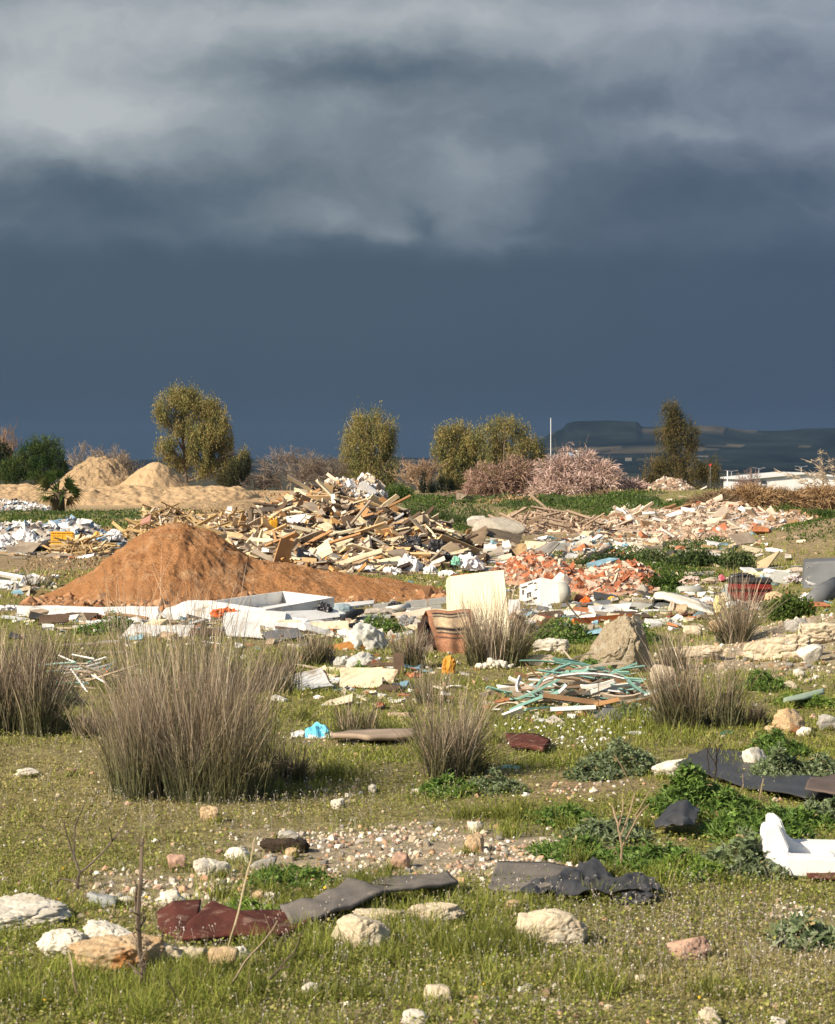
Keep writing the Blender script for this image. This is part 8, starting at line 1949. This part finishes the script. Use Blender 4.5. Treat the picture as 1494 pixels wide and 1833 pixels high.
# litter: uncountable scraps over the trodden ground round the heaps
rg = np.random.default_rng(404)
xs_, ys_ = [], []
for (px, py, sx, sy, m) in [(640, 1250, 160, 24, 110), (1060, 985, 120, 20, 420), (1150, 965, 180, 16, 420), (900, 1120, 300, 20, 260), (420, 1110, 300, 12, 260), (450, 1130, 260, 25, 340), (700, 1200, 120, 30, 160), (950, 1110, 200, 22, 220), (1000, 1040, 180, 24, 460), (1250, 1080, 160, 26, 420), (160, 1110, 160, 20, 120), (880, 985, 120, 18, 260), (1230, 985, 180, 22, 420), (150, 990, 160, 10, 160), (560, 1045, 200, 8, 90), (1040, 1275, 110, 14, 120), (160, 1225, 60, 18, 80), (1000, 905, 300, 14, 260), (60, 1050, 60, 16, 60)]:
    pxs = px + rg.normal(size=m) * sx * .6; pys = np.maximum(py + rg.normal(size=m) * sy * .6, 862); d = 7146 / (pys - HOR); xs_.append((pxs - CX) / F * d); ys_.append(d)
x = np.concatenate(xs_); y = np.concatenate(ys_); n = len(x); s_ = np.exp(rg.normal(math.log(.055), .5, n)) * (.5 + y / 50)
LC = np.array([(.74, .73, .70), (.66, .58, .44), (.60, .54, .46), (.50, .38, .26), (.78, .77, .75), (.30, .24, .18), (.07, .07, .075), (.42, .17, .08), (.62, .52, .36), (.2, .34, .42)])
A = Acc(); A.add(*scatter(CHUNK_V, [CUBE_F], np.c_[x, y, hgt(x, y) + s_ * .15], rotm(rg.uniform(0, 6.28, n), rg.normal(size=n) * .25, rg.normal(size=n) * .25), np.stack([s_ * rg.uniform(.7, 2.2, n), s_ * rg.uniform(.5, 1.1, n), s_ * rg.uniform(.08, .5, n)], 1), LC[rg.integers(0, 10, n)] * rg.uniform(.7, 1.1, (n, 1))))
tag(A.build('litter', M_DEBRIS), None, None, None, 'stuff')

# taller green grass tufts
TUF = [(330, 1788, 300, 20), (700, 1700, 260, 30), (860, 1700, 120, 20), (1180, 1580, 160, 14), (640, 1600, 160, 14), (560, 1400, 90, 10), (700, 1300, 200, 16), (1000, 1790, 420, 22), (120, 1810, 140, 14), (500, 1620, 120, 12), (950, 1470, 200, 16), (1300, 1230, 160, 16), (260, 1260, 160, 12), (1000, 1240, 120, 8)]
rg = np.random.default_rng(909); A = Acc(); P_, H_, C_ = [], [], []
for px, py, sx, m in TUF:
    for i in range(m):
        g = gnd(px + rg.normal() * sx * .5, min(py + rg.normal() * 18, 1832)); k = int(rg.integers(40, 110)); rad = rg.uniform(.02, .06)
        q = np.c_[g.x + rg.normal(size=k) * rad, g.y + rg.normal(size=k) * rad, np.full(k, g.z)]; P_.append(q); H_.append(rg.uniform(.05, .13) * rg.uniform(.5, 1.1, k)); C_.append(GG[rg.integers(0, 4, k)] * rg.uniform(.6, 1.1) * rg.uniform(.7, 1.3, (k, 1)))
for r_ in ROCKS:
    for i in range(max(2, int(r_[3] / 11))):
        px = r_[1] + rg.uniform(-.55, .55) * r_[3]; g = gnd(px, min(r_[2] + rg.uniform(-2, 8), 1832)); k = int(rg.integers(14, 36)); rad = rg.uniform(.015, .035)
        q = np.c_[g.x + rg.normal(size=k) * rad, g.y + rg.normal(size=k) * rad * .5, np.full(k, g.z)]; P_.append(q); H_.append(rg.uniform(.03, .075) * rg.uniform(.5, 1.1, k)); C_.append((GG if rg.random() < .7 else GO)[rg.integers(0, 4, k)] * rg.uniform(.6, 1.1) * rg.uniform(.7, 1.3, (k, 1)))
P_ = np.concatenate(P_); H_ = np.concatenate(H_); C_ = np.concatenate(C_); n = len(P_); b = rg.integers(0, 4, n)
for j in range(4):
    q = b == j; m = q.sum(); w_ = .9 * P_[q][:, 1] / 2219 * rg.uniform(.7, 1.3, m)
    A.add(*scatter(blade([.15, .35, .6, .9][j]), BF, P_[q], rotm(rg.uniform(0, 6.28, m), rg.normal(size=m) * .3, rg.normal(size=m) * .3), np.stack([w_, H_[q], H_[q]], 1), C_[q]))
tag(A.build('grass', M_GRASS), None, None, None, 'stuff')
